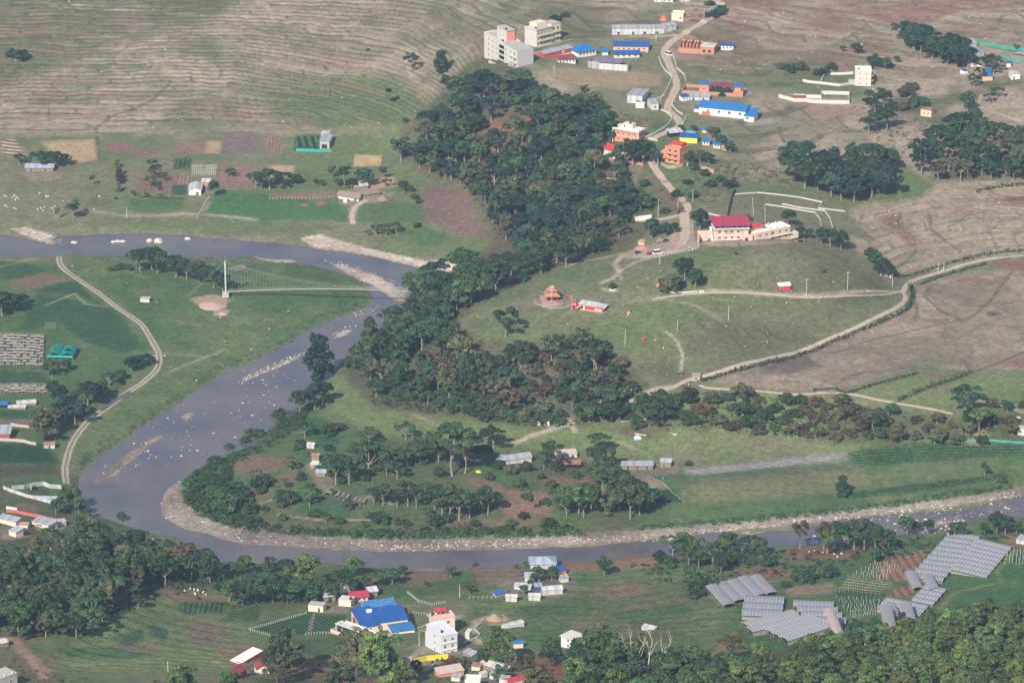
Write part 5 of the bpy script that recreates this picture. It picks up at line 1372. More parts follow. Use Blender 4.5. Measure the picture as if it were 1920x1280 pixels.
def roof(kind, W, D, h, m, parent, rise=1.2, over=.45, th=.10, name='roof', x0=0, y0=0):
 bm = bmesh.new()
 o = over
 X0_, X1_, Y0_, Y1_ = x0 - o, x0 + W + o, y0 - o, y0 + D + o
 e = h + .02 - rise * 0
 if kind == 'gable':          # ridge along the front
  ym = y0 + D / 2; k = rise / (D / 2) * o
  slab(bm, [(X0_, Y0_, e - k), (X1_, Y0_, e - k), (X1_, ym, e + rise), (X0_, ym, e + rise)], th)
  slab(bm, [(X0_, ym, e + rise), (X1_, ym, e + rise), (X1_, Y1_, e - k), (X0_, Y1_, e - k)], th)
 elif kind == 'gabley':       # ridge running back
  xm = x0 + W / 2; k = rise / (W / 2) * o
  slab(bm, [(X0_, Y0_, e - k), (xm, Y0_, e + rise), (xm, Y1_, e + rise), (X0_, Y1_, e - k)], th)
  slab(bm, [(xm, Y0_, e + rise), (X1_, Y0_, e - k), (X1_, Y1_, e - k), (xm, Y1_, e + rise)], th)
 elif kind == 'shed':         # low in front, high at the back
  k = rise / D * o
  slab(bm, [(X0_, Y0_, e - k), (X1_, Y0_, e - k), (X1_, Y1_, e + rise + k), (X0_, Y1_, e + rise + k)], th)
 elif kind == 'shedr':        # high in front
  k = rise / D * o
  slab(bm, [(X0_, Y0_, e + rise + k), (X1_, Y0_, e + rise + k), (X1_, Y1_, e - k), (X0_, Y1_, e - k)], th)
 elif kind == 'hip':
  i = min(W, D) / 2
  if W >= D: r0 = Vector((x0 + i, y0 + D / 2, e + rise)); r1 = Vector((x0 + W - i, y0 + D / 2, e + rise))
  else: r0 = Vector((x0 + W / 2, y0 + i, e + rise)); r1 = Vector((x0 + W / 2, y0 + D - i, e + rise))
  c = [bm.verts.new(p) for p in ((X0_, Y0_, e - .1), (X1_, Y0_, e - .1), (X1_, Y1_, e - .1), (X0_, Y1_, e - .1))]
  a = bm.verts.new(r0); b_ = bm.verts.new(r1 + Vector((.001, .001, 0)))
  if W >= D: fs = [(c[0], c[1], b_, a), (c[1], c[2], b_), (c[2], c[3], a, b_), (c[3], c[0], a)]
  else: fs = [(c[0], c[1], a), (c[1], c[2], b_, a), (c[2], c[3], b_), (c[3], c[0], a, b_)]
  for f_ in fs: bm.faces.new(f_)
  bm.faces.new((c[3], c[2], c[1], c[0]))
 elif kind == 'flat':
  bm_box(bm, X0_, X1_, Y0_, Y1_, h, h + .22)
 elif kind in ('arch', 'archx'):
  n = 7
  L_ = []
  for k in range(n + 1):
   a = math.pi * (.08 + .84 * k / n)
   if kind == 'arch': L_.append((x0 + W / 2 - (W / 2 + o * .3) * math.cos(a) / math.cos(math.pi * .08), e + rise * (math.sin(a) - math.sin(.08 * math.pi))))
   else: L_.append((y0 + D / 2 - (D / 2 + o * .2) * math.cos(a) / math.cos(math.pi * .08), e + rise * (math.sin(a) - math.sin(.08 * math.pi))))
  for (p0, z0), (p1, z1) in zip(L_, L_[1:]):
   if kind == 'arch': slab(bm, [(p0, Y0_, z0), (p1, Y0_, z1), (p1, Y1_, z1), (p0, Y1_, z0)], .04)
   else: slab(bm, [(X0_, p0, z0), (X1_, p0, z0), (X1_, p1, z1), (X0_, p1, z1)], .04)
 bmesh.ops.recalc_face_normals(bm, faces=bm.faces)
 return mesh_obj(name, bm, m, parent)
def walls(W, D, h, m, parent, gable=None, rise=0, x0=0, y0=0, z0=-1.2, name='wall'):
 bm = bmesh.new()
 x1, y1 = x0 + W, y0 + D
 if gable is None:
  bm_box(bm, x0, x1, y0, y1, z0, h)
 else:
  if gable == 'gable': prof = [(y0, z0), (y1, z0), (y1, h), ((y0 + y1) / 2, h + rise - .05), (y0, h)]
  elif gable == 'shed': prof = [(y0, z0), (y1, z0), (y1, h + rise - .05), (y0, h)]
  elif gable == 'shedr': prof = [(y0, z0), (y1, z0), (y1, h), (y0, h + rise - .05)]
  if gable == 'gabley':
   prof = [(x0, z0), (x1, z0), (x1, h), ((x0 + x1) / 2, h + rise - .05), (x0, h)]
   a = [bm.verts.new((p, y0, z)) for p, z in prof]; b_ = [bm.verts.new((p, y1, z)) for p, z in prof]
  else:
   a = [bm.verts.new((x0, p, z)) for p, z in prof]; b_ = [bm.verts.new((x1, p, z)) for p, z in prof]
  bm.faces.new(a); bm.faces.new(list(reversed(b_)))
  for k in range(len(a)):
   bm.faces.new((a[k], b_[k], b_[(k + 1) % len(a)], a[(k + 1) % len(a)]))
  bmesh.ops.recalc_face_normals(bm, faces=bm.faces)
 return mesh_obj(name, bm, m, parent)
_wm = {}
def window(parent, face, u, z, w_, h_, W, D, fm=None, x0=0, y0=0, name='window', door=False, pane_m=None, sill=True):
 """a frame standing proud of the wall, a dark pane in it; u runs along the face"""
 fm = fm or M_WHITE
 key = (name, round(w_, 2), round(h_, 2), fm.name, (pane_m or M_GLASS).name)
 if key not in _wm:
  bm = bmesh.new(); t = .09
  bm_box(bm, -w_ / 2 - t, w_ / 2 + t, -.07, .02, h_, h_ + t)
  if not door: bm_box(bm, -w_ / 2 - t * 2, w_ / 2 + t * 2, -.14, .02, -t, 0)
  bm_box(bm, -w_ / 2 - t, -w_ / 2, -.07, .02, 0, h_); bm_box(bm, w_ / 2, w_ / 2 + t, -.07, .02, 0, h_)
  if w_ > .9: bm_box(bm, -.03, .03, -.055, .02, 0, h_)
  me = bpy.data.meshes.new(name); bm.to_mesh(me); bm.free(); me.materials.append(fm)
  bm = bmesh.new(); bm_box(bm, -w_ / 2, w_ / 2, -.03, .015, 0, h_)
  mp_ = bpy.data.meshes.new('pane'); bm.to_mesh(mp_); bm.free(); mp_.materials.append(pane_m or M_GLASS)
  _wm[key] = (me, mp_)
 me, mp_ = _wm[key]
 o = link(bpy.data.objects.new(name, me), parent)
 if face == 'F': o.location = (x0 + u, y0, z)
 elif face == 'L': o.location = (x0, y0 + D - u, z); o.rotation_euler = (0, 0, R(-90))
 elif face == 'R': o.location = (x0 + W, y0 + u, z); o.rotation_euler = (0, 0, R(90))
 else: o.location = (x0 + W - u, y0 + D, z); o.rotation_euler = (0, 0, R(180))
 link(bpy.data.objects.new('pane', mp_), o)
 return o
def place(name, L, Rp, label, cat, group=None):
 """a building stands on the line between two spots of the photograph"""
 a, b_ = at(*L), at(*Rp)
 d = b_ - a
 W = math.hypot(d.x, d.y)
 z = min(a.z, b_.z) * .5 + .5 * (a.z + b_.z) / 2
 root = empty(name, (a.x, a.y, z), math.atan2(d.y, d.x))
 tag(root, label, cat, group)
 return root, W
def house(L, Rp, D, h, label, wall_m, roof_k, roof_m, name='house', cat='house', rise=1.2, over=.4, win=(), doors=(), group=None, storeys=1, band=None, parapet=None, tank=None, fm=None, wz=None, ww=1.1, wh=1.2, base_z=None):
 root, W = place(name, L, Rp, label, cat, group)
 gab = roof_k if roof_k in ('gable', 'gabley', 'shed', 'shedr') else None
 walls(W, D, h, wall_m, root, gab, rise)
 if roof_k == 'flat':
  roof('flat', W, D, h, parapet or M_CONC, root, over=.18)
  pm = parapet or wall_m
  t = .16; q = .17
  boxes('parapet', [(-q, W + q, -q, -q + t, h + .22, h + .85), (-q, W + q, D + q - t, D + q, h + .22, h + .85), (-q, -q + t, -q + t, D + q - t, h + .22, h + .85), (W + q - t, W + q, -q + t, D + q - t, h + .22, h + .85)], pm, root)
 elif roof_k == 'slab':
  roof('flat', W, D, h, roof_m, root, over=over)
 elif roof_k:
  roof(roof_k, W, D, h, roof_m, root, rise, over)
 sh = h / storeys
 if band is not None:
  bs = []
  for s in range(1, storeys):
   bs.append((-.12, W + .12, -.12, -.004, s * sh - .14, s * sh + .10))
   bs.append((-.12, -.004, 0, D, s * sh - .14, s * sh + .10)); bs.append((W + .004, W + .12, 0, D, s * sh - .14, s * sh + .10))
  if bs: boxes('band', bs, band, root)
 for face, n, m0, m1 in win:
  ln = W if face in 'FB' else D
  for s in range(storeys):
   for k in range(n):
    u = ln * (m0 + (m1 - m0) * ((k + .5) / n))
    hh_ = min(wh, sh * .5)
    window(root, face, u, s * sh + (wz if wz else sh * .34), min(ww, ln * .8 / n), hh_, W, D, fm)
 for face, u, dw in doors:
  ln = W if face in 'FB' else D
  window(root, face, u * ln, 0.02, dw, min(2.0, h * .8), W, D, fm, name='door', door=True, pane_m=M_VOID)
 if tank:
  for tx, ty, tm in tank:
   water_tank(root, tx * W, ty * D, h + .22, tm)
 return root, W
def water_tank(parent, x, y, z, m, r=.62, hh=1.35):
 bm = bmesh.new()
 prof = [(0, 0), (r, 0), (r, hh * .72), (r * .8, hh * .86), (r * .32, hh * .93), (r * .3, hh), (0, hh)]
 seg = 12
 rings = [[bm.verts.new((max(q, .001) * math.cos(6.283 * k / seg), max(q, .001) * math.sin(6.283 * k / seg), zz)) for k in range(seg)] for q, zz in prof]
 for r0, r1 in zip(rings, rings[1:]):
  for k in range(seg): bm.faces.new((r0[k], r0[(k + 1) % seg], r1[(k + 1) % seg], r1[k]))
 o = mesh_obj('water_tank', bm, m, parent)
 o.location = (x, y, z)
 return o
def wall_line(px, h, th, m, name, label, cat, group=None, sink=.6, kind_part=None, ragged=0.0, seed=1):
 """a free-standing wall, fence sheet or kerb that follows the ground"""
 pts = at_many(px)
 o0 = pts[0]
 q = []
 for a, b_ in zip(pts, pts[1:]):
  n = max(1, int((b_ - a).length / 3.0))
  for k in range(n):
   x = a.x + (b_.x - a.x) * k / n; y = a.y + (b_.y - a.y) * k / n
   q.append(Vector((x, y, float(hz(x, y)))))
 q.append(pts[-1])
 rr_ = random.Random(seed)
 bm = bmesh.new()
 rows = []
 for i, p in enumerate(q):
  t = q[min(i + 1, len(q) - 1)] - q[max(i - 1, 0)]; t.z = 0; t.normalize()
  s = Vector((t.y, -t.x, 0)) * th / 2
  hh_ = h * (1 - ragged * rr_.random())
  P_ = p - o0
  rows.append([bm.verts.new(P_ + s + Vector((0, 0, -sink))), bm.verts.new(P_ + s + Vector((0, 0, hh_))), bm.verts.new(P_ - s + Vector((0, 0, hh_))), bm.verts.new(P_ - s + Vector((0, 0, -sink)))])
 for a, b_ in zip(rows, rows[1:]):
  for k in range(3): bm.faces.new((a[k], b_[k], b_[k + 1], a[k + 1]))
 bm.faces.new(rows[0]); bm.faces.new(list(reversed(rows[-1])))
 bmesh.ops.recalc_face_normals(bm, faces=bm.faces)
 o = mesh_obj(name, bm, m)
 o.location = o0
 return tag(o, label, cat, group)
def post_fence(px, gap, h, r, m, label, wires=2, group=None, wire_m=None, name='fence', cat='fence', lean=.04, net=None):
 pts = at_many(px)
 root = empty(name, pts[0]); tag(root, label, cat, group)
 q = []
 for a, b_ in zip(pts, pts[1:]):
  n = max(1, int(round((b_ - a).length / gap)))
  for k in range(n):
   x = a.x + (b_.x - a.x) * k / n; y = a.y + (b_.y - a.y) * k / n
   q.append(Vector((x, y, float(hz(x, y)))))
 q.append(pts[-1])
 bm = bmesh.new(); bm_box(bm, -r, r, -r, r, -.3, h)
 me = bpy.data.meshes.new('post'); bm.to_mesh(me); bm.free(); me.materials.append(m)
 for p in q:
  o = link(bpy.data.objects.new('post', me), root); o.location = p - pts[0]
  o.rotation_euler = (rnd.uniform(-lean, lean), rnd.uniform(-lean, lean), rnd.uniform(0, 1))
 if net is not None:
  bm = bmesh.new()
  for a, b_ in zip(q, q[1:]):
   A, B = a - pts[0], b_ - pts[0]
   s_ = (B - A).normalized().cross(Vector((0, 0, 1))) * .02
   vs = [bm.verts.new(v_) for v_ in (A + s_, B + s_, B + s_ + Vector((0, 0, h * .95)), A + s_ + Vector((0, 0, h * .95)), A - s_, B - s_, B - s_ + Vector((0, 0, h * .95)), A - s_ + Vector((0, 0, h * .95)))]
   for f_ in ((0,1,2,3),(7,6,5,4),(3,2,6,7)): bm.faces.new([vs[k] for k in f_])
  mesh_obj('netting', bm, net, root)
 elif wires:
  bm = bmesh.new()
  for w__ in range(wires):
   zz = h * (.45 + .5 * w__ / max(1, wires - 1)) if wires > 1 else h * .8
   for a, b_ in zip(q, q[1:]):
    tube_line(bm, a - pts[0] + Vector((0, 0, zz)), b_ - pts[0] + Vector((0, 0, zz)), .02)
  mesh_obj('wire', bm, wire_m or M_STEEL, root)
 return root
def tube_line(bm, a, b_, r, seg=4):
 t = (b_ - a)
 if t.length < 1e-6: return
 t.normalize(); u = t.orthogonal().normalized(); v_ = t.cross(u)
 r0 = [bm.verts.new(a + (u * math.cos(6.283 * k / seg) + v_ * math.sin(6.283 * k / seg)) * r) for k in range(seg)]
 r1 = [bm.verts.new(b_ + (u * math.cos(6.283 * k / seg) + v_ * math.sin(6.283 * k / seg)) * r) for k in range(seg)]
 for k in range(seg): bm.faces.new((r0[k], r0[(k + 1) % seg], r1[(k + 1) % seg], r1[k]))
def rows_of_bays(name, label, farL, farR, nearL, nearR, n, roof_z=1.8, rise=.85, front=True, group='greenhouse ranges on the near slope'):
 """a greenhouse range: n arched bays side by side, stepping up the slope"""
 a, b_, c, d = at(*farL), at(*farR), at(*nearL), at(*nearR)
 xv = (d - c); xv.z = 0; W = xv.length; xd = xv.normalized()
 yd = Vector((-xd.y, xd.x, 0))
 back = a - c; back2 = b_ - d
 dep = max(1.5, (back.dot(yd) + back2.dot(yd)) / 2 / n)
 W2 = (W + (b_ - a).length) / 2
 root = empty(name, c, math.atan2(xd.y, xd.x)); tag(root, label, 'greenhouse', group)
 bm = bmesh.new(); cols = max(4, int(W2 / 1.6))
 seg = 5
 for k in range(seg):
  t0 = k / seg; t1 = (k + 1) / seg
  z0 = rise * math.sin(math.pi * (.06 + .88 * t0)); z1 = rise * math.sin(math.pi * (.06 + .88 * t1))
  slab(bm, [(0, dep * t0 * .86, roof_z + z0), (W2, dep * t0 * .86, roof_z + z0), (W2, dep * t1 * .86, roof_z + z1), (0, dep * t1 * .86, roof_z + z1)], .03)
 roof_me = bpy.data.meshes.new('roof_bay'); bm.to_mesh(roof_me); bm.free(); roof_me.materials.append(M_POLY)
 bm = bmesh.new()
 for k in range(cols + 1):
  x = W2 * k / cols
  for s in range(seg):
   t0, t1 = s / seg, (s + 1) / seg
   z0 = rise * math.sin(math.pi * (.06 + .88 * t0)); z1 = rise * math.sin(math.pi * (.06 + .88 * t1))
   tube_line(bm, Vector((x, dep * t0 * .86, roof_z + z0 + .03)), Vector((x, dep * t1 * .86, roof_z + z1 + .03)), .09)
 hoop_me = bpy.data.meshes.new('hoop'); bm.to_mesh(hoop_me); bm.free(); hoop_me.materials.append(M_POLE)
 bm = bmesh.new()
 for k in range(cols + 1):
  for y in (0.0, dep * .86):
   bm_box(bm, W2 * k / cols - .05, W2 * k / cols + .05, y - .05, y + .05, -1.0, roof_z + .05)
 bm_box(bm, 0, W2, -.04, .04, roof_z - .3, roof_z - .2)
 post_me = bpy.data.meshes.new('post_row'); bm.to_mesh(post_me); bm.free(); post_me.materials.append(M_TIMBER)
 off = (back / n); inv = root.matrix_world
 ca, sa = math.cos(-math.atan2(xd.y, xd.x)), math.sin(-math.atan2(xd.y, xd.x))
 for i in range(n):
  p = off * i
  loc = Vector((p.x * ca - p.y * sa, p.x * sa + p.y * ca, p.z))
  ob = link(bpy.data.objects.new('roof_bay', roof_me), root); ob.location = loc
  h_ = link(bpy.data.objects.new('hoop_row', hoop_me), ob); h_['kind'] = 'stuff'
  ps = link(bpy.data.objects.new('post_row', post_me), root); ps.location = loc; ps['kind'] = 'stuff'
 if front:
  boxes('end_net', [(0, W2, -.07, -.05, -.6, roof_z - .5)], mat('insect_net', (.30, .28, .24), .8, .2, 1.5, .1), root)
 return root
def tunnel(a_px, b_px, width, label, roof_z=1.8, rise=.85, m=None, name='polytunnel', cat='greenhouse', group=None, close=None):
 """one arched tunnel; the line of its middle runs from a to b"""
 a, b_ = at(*a_px), at(*b_px)
 d = b_ - a; d.z = 0; L_ = d.length
 root = empty(name, a, math.atan2(d.y, d.x) - R(90)); tag(root, label, cat, group)
 # local y along the tunnel
 roof('arch', width, L_, roof_z, m or M_POLY, root, rise, over=.05, x0=-width / 2)
 bm = bmesh.new()
 n = max(2, int(L_ / 1.8))
 for k in range(n + 1):
  for s in (-1, 1): bm_box(bm, s * width / 2 - .05, s * width / 2 + .05, L_ * k / n - .05, L_ * k / n + .05, -.8, roof_z + .1)
 mesh_obj('post_row', bm, M_TIMBER, root)['kind'] = 'stuff'
 bm = bmesh.new(); seg = 7
 for k in range(n + 1):
  for s in range(seg):
   a0, a1 = math.pi * (.08 + .84 * s / seg), math.pi * (.08 + .84 * (s + 1) / seg)
   f_ = lambda q: Vector((-(width / 2) * math.cos(q) / math.cos(math.pi * .08), L_ * k / n, roof_z + .07 + rise * (math.sin(q) - math.sin(.08 * math.pi))))
   tube_line(bm, f_(a0), f_(a1), .05)
 mesh_obj('hoop_row', bm, M_TIMBER, root)['kind'] = 'stuff'
 if close:
  boxes('end_wall', [(-width / 2 + .1, width / 2 - .1, L_ - .06, L_ - .01, -.6, roof_z + rise * .45), (-width / 2 + .1, width / 2 - .1, .01, .06, -.6, roof_z + rise * .45)], close, root)
 return root
def lattice(name, label, c4, nx, ny, h, m, cat='frame', group=None, r=.06, skew=.05):
 """bare frame of posts and rails"""
 P = at_many(c4)  # near-left, near-right, far-right, far-left
 root = empty(name, P[0]); tag(root, label, cat, group)
 def g_(u, v_):
  p = (P[0] * (1 - u) + P[1] * u) * (1 - v_) + (P[3] * (1 - u) + P[2] * u) * v_
  return Vector((p.x, p.y, float(hz(p.x, p.y)))) - P[0]
 bm = bmesh.new()
 for j in range(ny + 1):
  for i in range(nx + 1):
   q = g_(i / nx, j / ny)
   tube_line(bm, q + Vector((0, 0, -.3)), q + Vector((rnd.uniform(-skew, skew), rnd.uniform(-skew, skew), h * rnd.uniform(.92, 1.12))), r)
 mesh_obj('post_row', bm, m, root)['kind'] = 'stuff'
 if cat == 'plant frame' and nx > 5:
  bm = bmesh.new()
  for j in range(ny):
   for i in range(nx):
    if rnd.random() < .12: continue
    q0 = j / ny + rnd.uniform(0, .2) / ny; q1 = q0 + rnd.uniform(.3, .62) / ny; z_ = Vector((0, 0, h * rnd.uniform(.7, 1.02)))
    slab(bm, [g_(i / nx, q0) + z_, g_((i + 1) / nx, q0) + z_, g_((i + 1) / nx, q1) + z_, g_(i / nx, q1) + z_], .04)
  mesh_obj('shade_mat', bm, mat('shade_mat', (.42, .37, .35), .9, .35, 1, .05), root)['kind'] = 'stuff'
 bm = bmesh.new()
 for j in range(ny + 1):
  for i in range(nx):
   z_ = Vector((0, 0, h)); tube_line(bm, g_(i / nx, j / ny) + z_, g_((i + 1) / nx, j / ny) + z_, r * .9)
   z_ = Vector((0, 0, h * .55)); tube_line(bm, g_(i / nx, j / ny) + z_, g_((i + 1) / nx, j / ny) + z_, r * .6)
 mesh_obj('rail', bm, m, root)['kind'] = 'stuff'
 bm = bmesh.new()
 for i in range(0, nx + 1, 2):
  for j in range(ny):
   z_ = Vector((0, 0, h)); tube_line(bm, g_(i / nx, j / ny) + z_, g_(i / nx, (j + 1) / ny) + z_, r * .8)
 mesh_obj('cross_rail', bm, m, root)['kind'] = 'stuff'
 return root
# ------------------------------------------------------------------ settlement at the top
def apartment():
 root, W = place('apartment_block', (908, 108), (974, 126), 'big pale concrete apartment block with stair tower and balconies', 'apartment block')
 D = 10.5
 Wa = W * .60                               # left wing
 h = 14.6
 walls(Wa, D, h, M_CONCL, root, z0=-4)
 roof('flat', Wa, D, h, M_CONC, root, over=.15)
 boxes('parapet', [(-.14, Wa, -.14, .02, h + .22, h + 1.1), (-.14, .02, .02, D, h + .22, h + 1.1), (-.14, Wa, D - .16, D, h + .22, h + 1.1)], M_CONCL, root)
 xb = Wa + 1.6
 Wb = W - xb
 walls(Wb, D + 1.0, 15.4, M_CONCL, root, x0=xb, y0=-1.6, z0=-4, name='right_wing')
 roof('flat', Wb, D + 1.0, 15.4, M_CONC, root, over=.1, x0=xb, y0=-1.6)
 boxes('link_wall', [(Wa + .003, xb - .003, 2.2, D - 1, -3, 13.8)], M_PINK, root)
 # grey sheet on the right wing's gable, its shade put into the colour
 boxes('gable_shade', [(W + .004, W + .06, -1.5, D - .8, -1, 15.2)], mat('gable_shade_grey', (.40, .40, .42), .9, .2, .5, .1, .4, (.4, .39, .38)), root)
 # stair tower
 boxes('stair_tower', [(Wa * .42, Wa * .86, 3.0, 9.0, h + .23, h + 7.2)], M_CONCL, root)
 boxes('tower_roof', [(Wa * .40, Wa * .88, 2.8, 9.2, h + 7.2, h + 7.5)], M_CONC, root)
 boxes('painted_panel', [(Wa * .86 + .004, Wa * .86 + .08, 3.1, 8.9, h + .5, h + 7.0)], mat('salmon_paint', (.68, .24, .17), .8, .15, .5, .2, .15, (.75, .55, .45)), root)
 water_tank(root, Wa * .78, 3.9, h + 7.5, M_TANKB, .6); water_tank(root, Wa * .8, 1.2, h + .25, M_TANKB, .7)
 for z_ in (1.7, 5.1): window(root, 'F', Wa * .55, h + z_, .8, 1.3, Wa, D, M_CONCL, y0=3.0)
 for s in range(4):
  z_ = s * 3.5 + 1.3
  for u, w_ in ((.22, .9), (.42, 1.0), (.58, .6)): window(root, 'F', Wa * u, z_, w_, 1.4, Wa, D, M_CONCL)
  for u in (.3, .7): window(root, 'L', D * u, z_, 1.0, 1.3, Wa, D, M_CONCL)
  for u, w_ in ((.15, .9), (.52, .8)): window(root, 'F', Wb * u, z_, w_, 1.6, Wb, D, M_CONCL, x0=xb, y0=-1.6)
  window(root, 'F', Wb * .8, z_ - .4, 1.5, 2.0, Wb, D, M_CONCL, x0=xb, y0=-1.6, pane_m=M_VOID)
  # balconies: slab, front wall, dark recess
  x0 = Wa * .70; x1 = Wa - .05
  boxes('balcony', [(x0, x1, -1.5, -.004, z_ - 1.5, z_ - 1.3), (x0, x1, -1.5, -1.36, z_ - 1.3, z_ - .4), (x0, x0 + .14, -1.36, -.004, z_ - 1.3, z_ - .4), (x1 - .14, x1, -1.36, -.004, z_ - 1.3, z_ - .4)], M_CONCL, root)
  boxes('opening', [(x0 + .4, x1 - .4, -.05, .01, z_ - 1.2, z_ + 1.0)], M_VOID, root)
  x0 = xb + Wb * .45; x1 = xb + Wb * .98
  boxes('balcony', [(x0, x1, -3.0, -1.604, z_ - 1.5, z_ - 1.3), (x0, x1, -3.0, -2.86, z_ - 1.3, z_ - .5)], M_CONCL, root)
 boxes('plinth_wall', [(Wa * .5, W + .6, -4.4, -4.1, -4.5, 1.2), (W + .3, W + .6, -4.1, 3, -4.5, .8)], M_PINK, root)
apartment()
def second_block():
 root, W = place('apartment_block', (1006, 89), (1052, 76), 'smaller pale concrete block behind with open upper floors', 'apartment block')
 D = 11
 h = 11.0
 walls(W * .62, D, h, M_CONCL, root, z0=-4); roof('flat', W * .62, D, h, M_CONC, root, over=.5)
 walls(W * .36, D - 3, 12.2, M_CREAM, root, x0=W * .64, y0=.6, z0=-4, name='right_wing'); roof('flat', W * .36, D - 3, 12.2, M_CONC, root, over=.2, x0=W * .64, y0=.6)
 boxes('parapet', [(-.3, W * .62, -.3, -.14, h + .22, h + 1.0), (-.3, -.14, -.14, D, h + .22, h + 1.0)], M_CREAM, root)
 boxes('roof_room', [(W * .2, W * .6, D * .4, D, h + .23, h + 2.9)], M_CREAM, root)
 water_tank(root, W * .1, 3, h + .25, M_TANKB)
 for s in range(3):
  z_ = s * 3.5 + 1.1
  for u in (.12, .32, .5, .68, .86): window(root, 'F', W * .62 * u, z_, 1.0, 1.6, W * .62, D, M_CREAM, pane_m=M_VOID)
  for u in (.25, .7): window(root, 'F', W * .36 * u, z_, 1.3, 2.0, W * .36, D, M_CREAM, x0=W * .64, y0=.6, pane_m=M_VOID)
  for u in (.3, .7): window(root, 'R', (D - 3) * u, z_, 1.2, 1.9, W * .36, D - 3, M_CREAM, x0=W * .64, y0=.6, pane_m=M_VOID)
  boxes('balcony', [(W * .05, W * .60, -1.3, -.004, z_ - 1.2, z_ - 1.0), (W * .05, W * .60, -1.3, -1.18, z_ - 1.0, z_ - .3)], M_CREAM, root)
  boxes('balcony', [(W * .66, W * .98, -.7, .596, z_ - 1.2, z_ - 1.0), (W * .66, W * .98, -.7, -.58, z_ - 1.0, z_ - .3)], M_CREAM, root)
 boxes('yard_wall', [(W * .3, W * 1.35, -3.2, -2.9, -3, .6)], M_CONC, root)
second_block()
r_, W_ = house((1021, 108), (1075, 100), 5.5, 3.4, 'long low shed with a bright red front wall and white mark', M_REDP, 'shed', M_SHEET, 'shed', 'shed', .7, .3)
boxes('white_mark', [(W_ * .62, W_ * .68, -.06, -.004, 1.3, 2.8)], M_WHITE, r_)
boxes('skirting', [(0, W_, -.1, -.004, -.3, .7)], M_PINK, r_)
house((1084, 108), (1118, 103), 9.5, 3.6, 'white hall with a wide bright blue hipped roof', M_WHITE, 'hip', M_BLUE, 'hall', 'hall', 3.4, 1.0, win=[('F', 5, .05, .95)])
house((1047, 117), (1079, 120), 4.5, 2.8, 'low white house with purple maroon roof and row of openings', M_WHITE, 'shed', M_MAROON, 'house', 'house', 1.4, .5, win=[('F', 5, .03, .97)], ww=.8)
# corrugated compound
root, W = place('metal_compound', (1102, 127), (1177, 134), 'yard fenced with tall grey metal sheets around a purple roofed shed', 'yard')
boxes('sheet_fence', [(W * .28, W, 0, .12, -1, 4.0), (W - .12, W, .12, 9, -1, 3.2), (0, .12, .5, 10, -1, 4.6)], M_SHEETL, root)
boxes('sheet_panel', [(0, W * .28, .3, .42, -1, 4.8)], M_SHEET, root)
walls(W * .62, 4.5, 3.2, M_VOID, root, None, 0, x0=W * .12, y0=5.5, name='shed_wall'); roof('shed', W * .66, 6.5, 3.4, mat('purple_roof', (.17, .15, .22), .5, .2, .6, .3, .2, (.25, .2, .18), .25, 'X', .5), root, 1.2, .3, x0=W * .10, y0=4.5)
house((1150, 96), (1216, 97), 5.5, 3.4, 'long orange walled row with a thin blue roof', mat('apricot_plaster', (.70, .40, .22), .8, .12, .5), 'shed', M_BLUED, 'row_house', 'row house', 1.6, .5, win=[('F', 6, .08, .95)], fm=M_WHITE)
house((1151, 109), (1199, 108), 4, 2.4, 'low blue roofed stalls in front of the orange row', M_CREAM, 'shed', M_BLUED, 'row_house', 'row house', 1.3, .6, win=[('F', 4, .05, .95)], ww=1.2, wh=1.4)
house((1129, 104), (1140, 104), 4, 2.2, 'tiny hut with blue roof beside the metal yard', M_CREAM, 'shed', M_BLUE, 'hut', 'hut', 1.2, .4)
house((1148, 66), (1246, 63), 5, 4.2, 'long row of grey corrugated sheet stalls by the dirt road', M_SHEETL, 'shed', M_SHEET, 'shed', 'shed', 1.0, .3, doors=[('F', .12, 1.6), ('F', .4, 1.4), ('F', .62, 1.8), ('F', .85, 2.0)])
house((1247, 62), (1268, 56), 4, 4.0, 'pale sheet metal stall at the bend of the road', M_SHEETL, 'shed', M_SHEET, 'shed', 'shed', 1.0, .3)
house((1259, 39), (1281, 41), 7, 4.6, 'cream flat roofed cube house with a small red balcony', M_CREAM, 'flat', M_CONC, win=[('R', 2, .1, .9), ('F', 1, .6, .9)], storeys=1, parapet=M_CREAM)
house((1226, 4), (1262, 5), 6, 3.6, 'white walled sheds cut by the top edge', M_SHEETL, 'shed', M_SHEET, 'shed', 'shed', 1.2, .4, win=[('F', 4, .1, .9)])
house((1277, 4), (1296, 1), 5, 3.0, 'small pale shed at the top edge right of the white sheds', M_SHEETL, 'shed', M_SHEET, 'shed', 'shed', 1.0, .4)
house((1283, 40), (1310, 33), 4, 2.4, 'low reddish lean to beside the cream cube house', M_BRICK, 'shed', M_RUST, 'shed', 'shed', .8, .4)
# brick building under construction
root, W = place('unfinished_building', (1272, 98), (1340, 101), 'brick building under construction with red steel frame on top', 'building site')
walls(W * .62, 9, 2.6, M_BRICK, root, z0=-2)
boxes('inner_wall', [(W * .04 + k * W * .095, W * .04 + k * W * .095 + .25, .4, 8.6, 2.6, 5.6 + (k % 2) * .8) for k in range(6)] + [(.2, W * .6, 8.6, 8.9, 2.6, 6.0), (.2, W * .6, 4.4, 4.65, 2.6, 4.8)], M_BRICK, root)
walls(W * .37, 10, 5.2, M_BRICK, root, x0=W * .63, y0=-1.8, z0=-2, name='right_wing'); roof('flat', W * .37, 10, 5.2, M_CONCL, root, over=.2, x0=W * .63, y0=-1.8)
for u in (.25, .65): window(root, 'F', W * .37 * u, 1.4, 1.6, 1.8, W * .37, 10, M_BRICK, x0=W * .63, y0=-1.8, pane_m=M_VOID)
bm = bmesh.new()
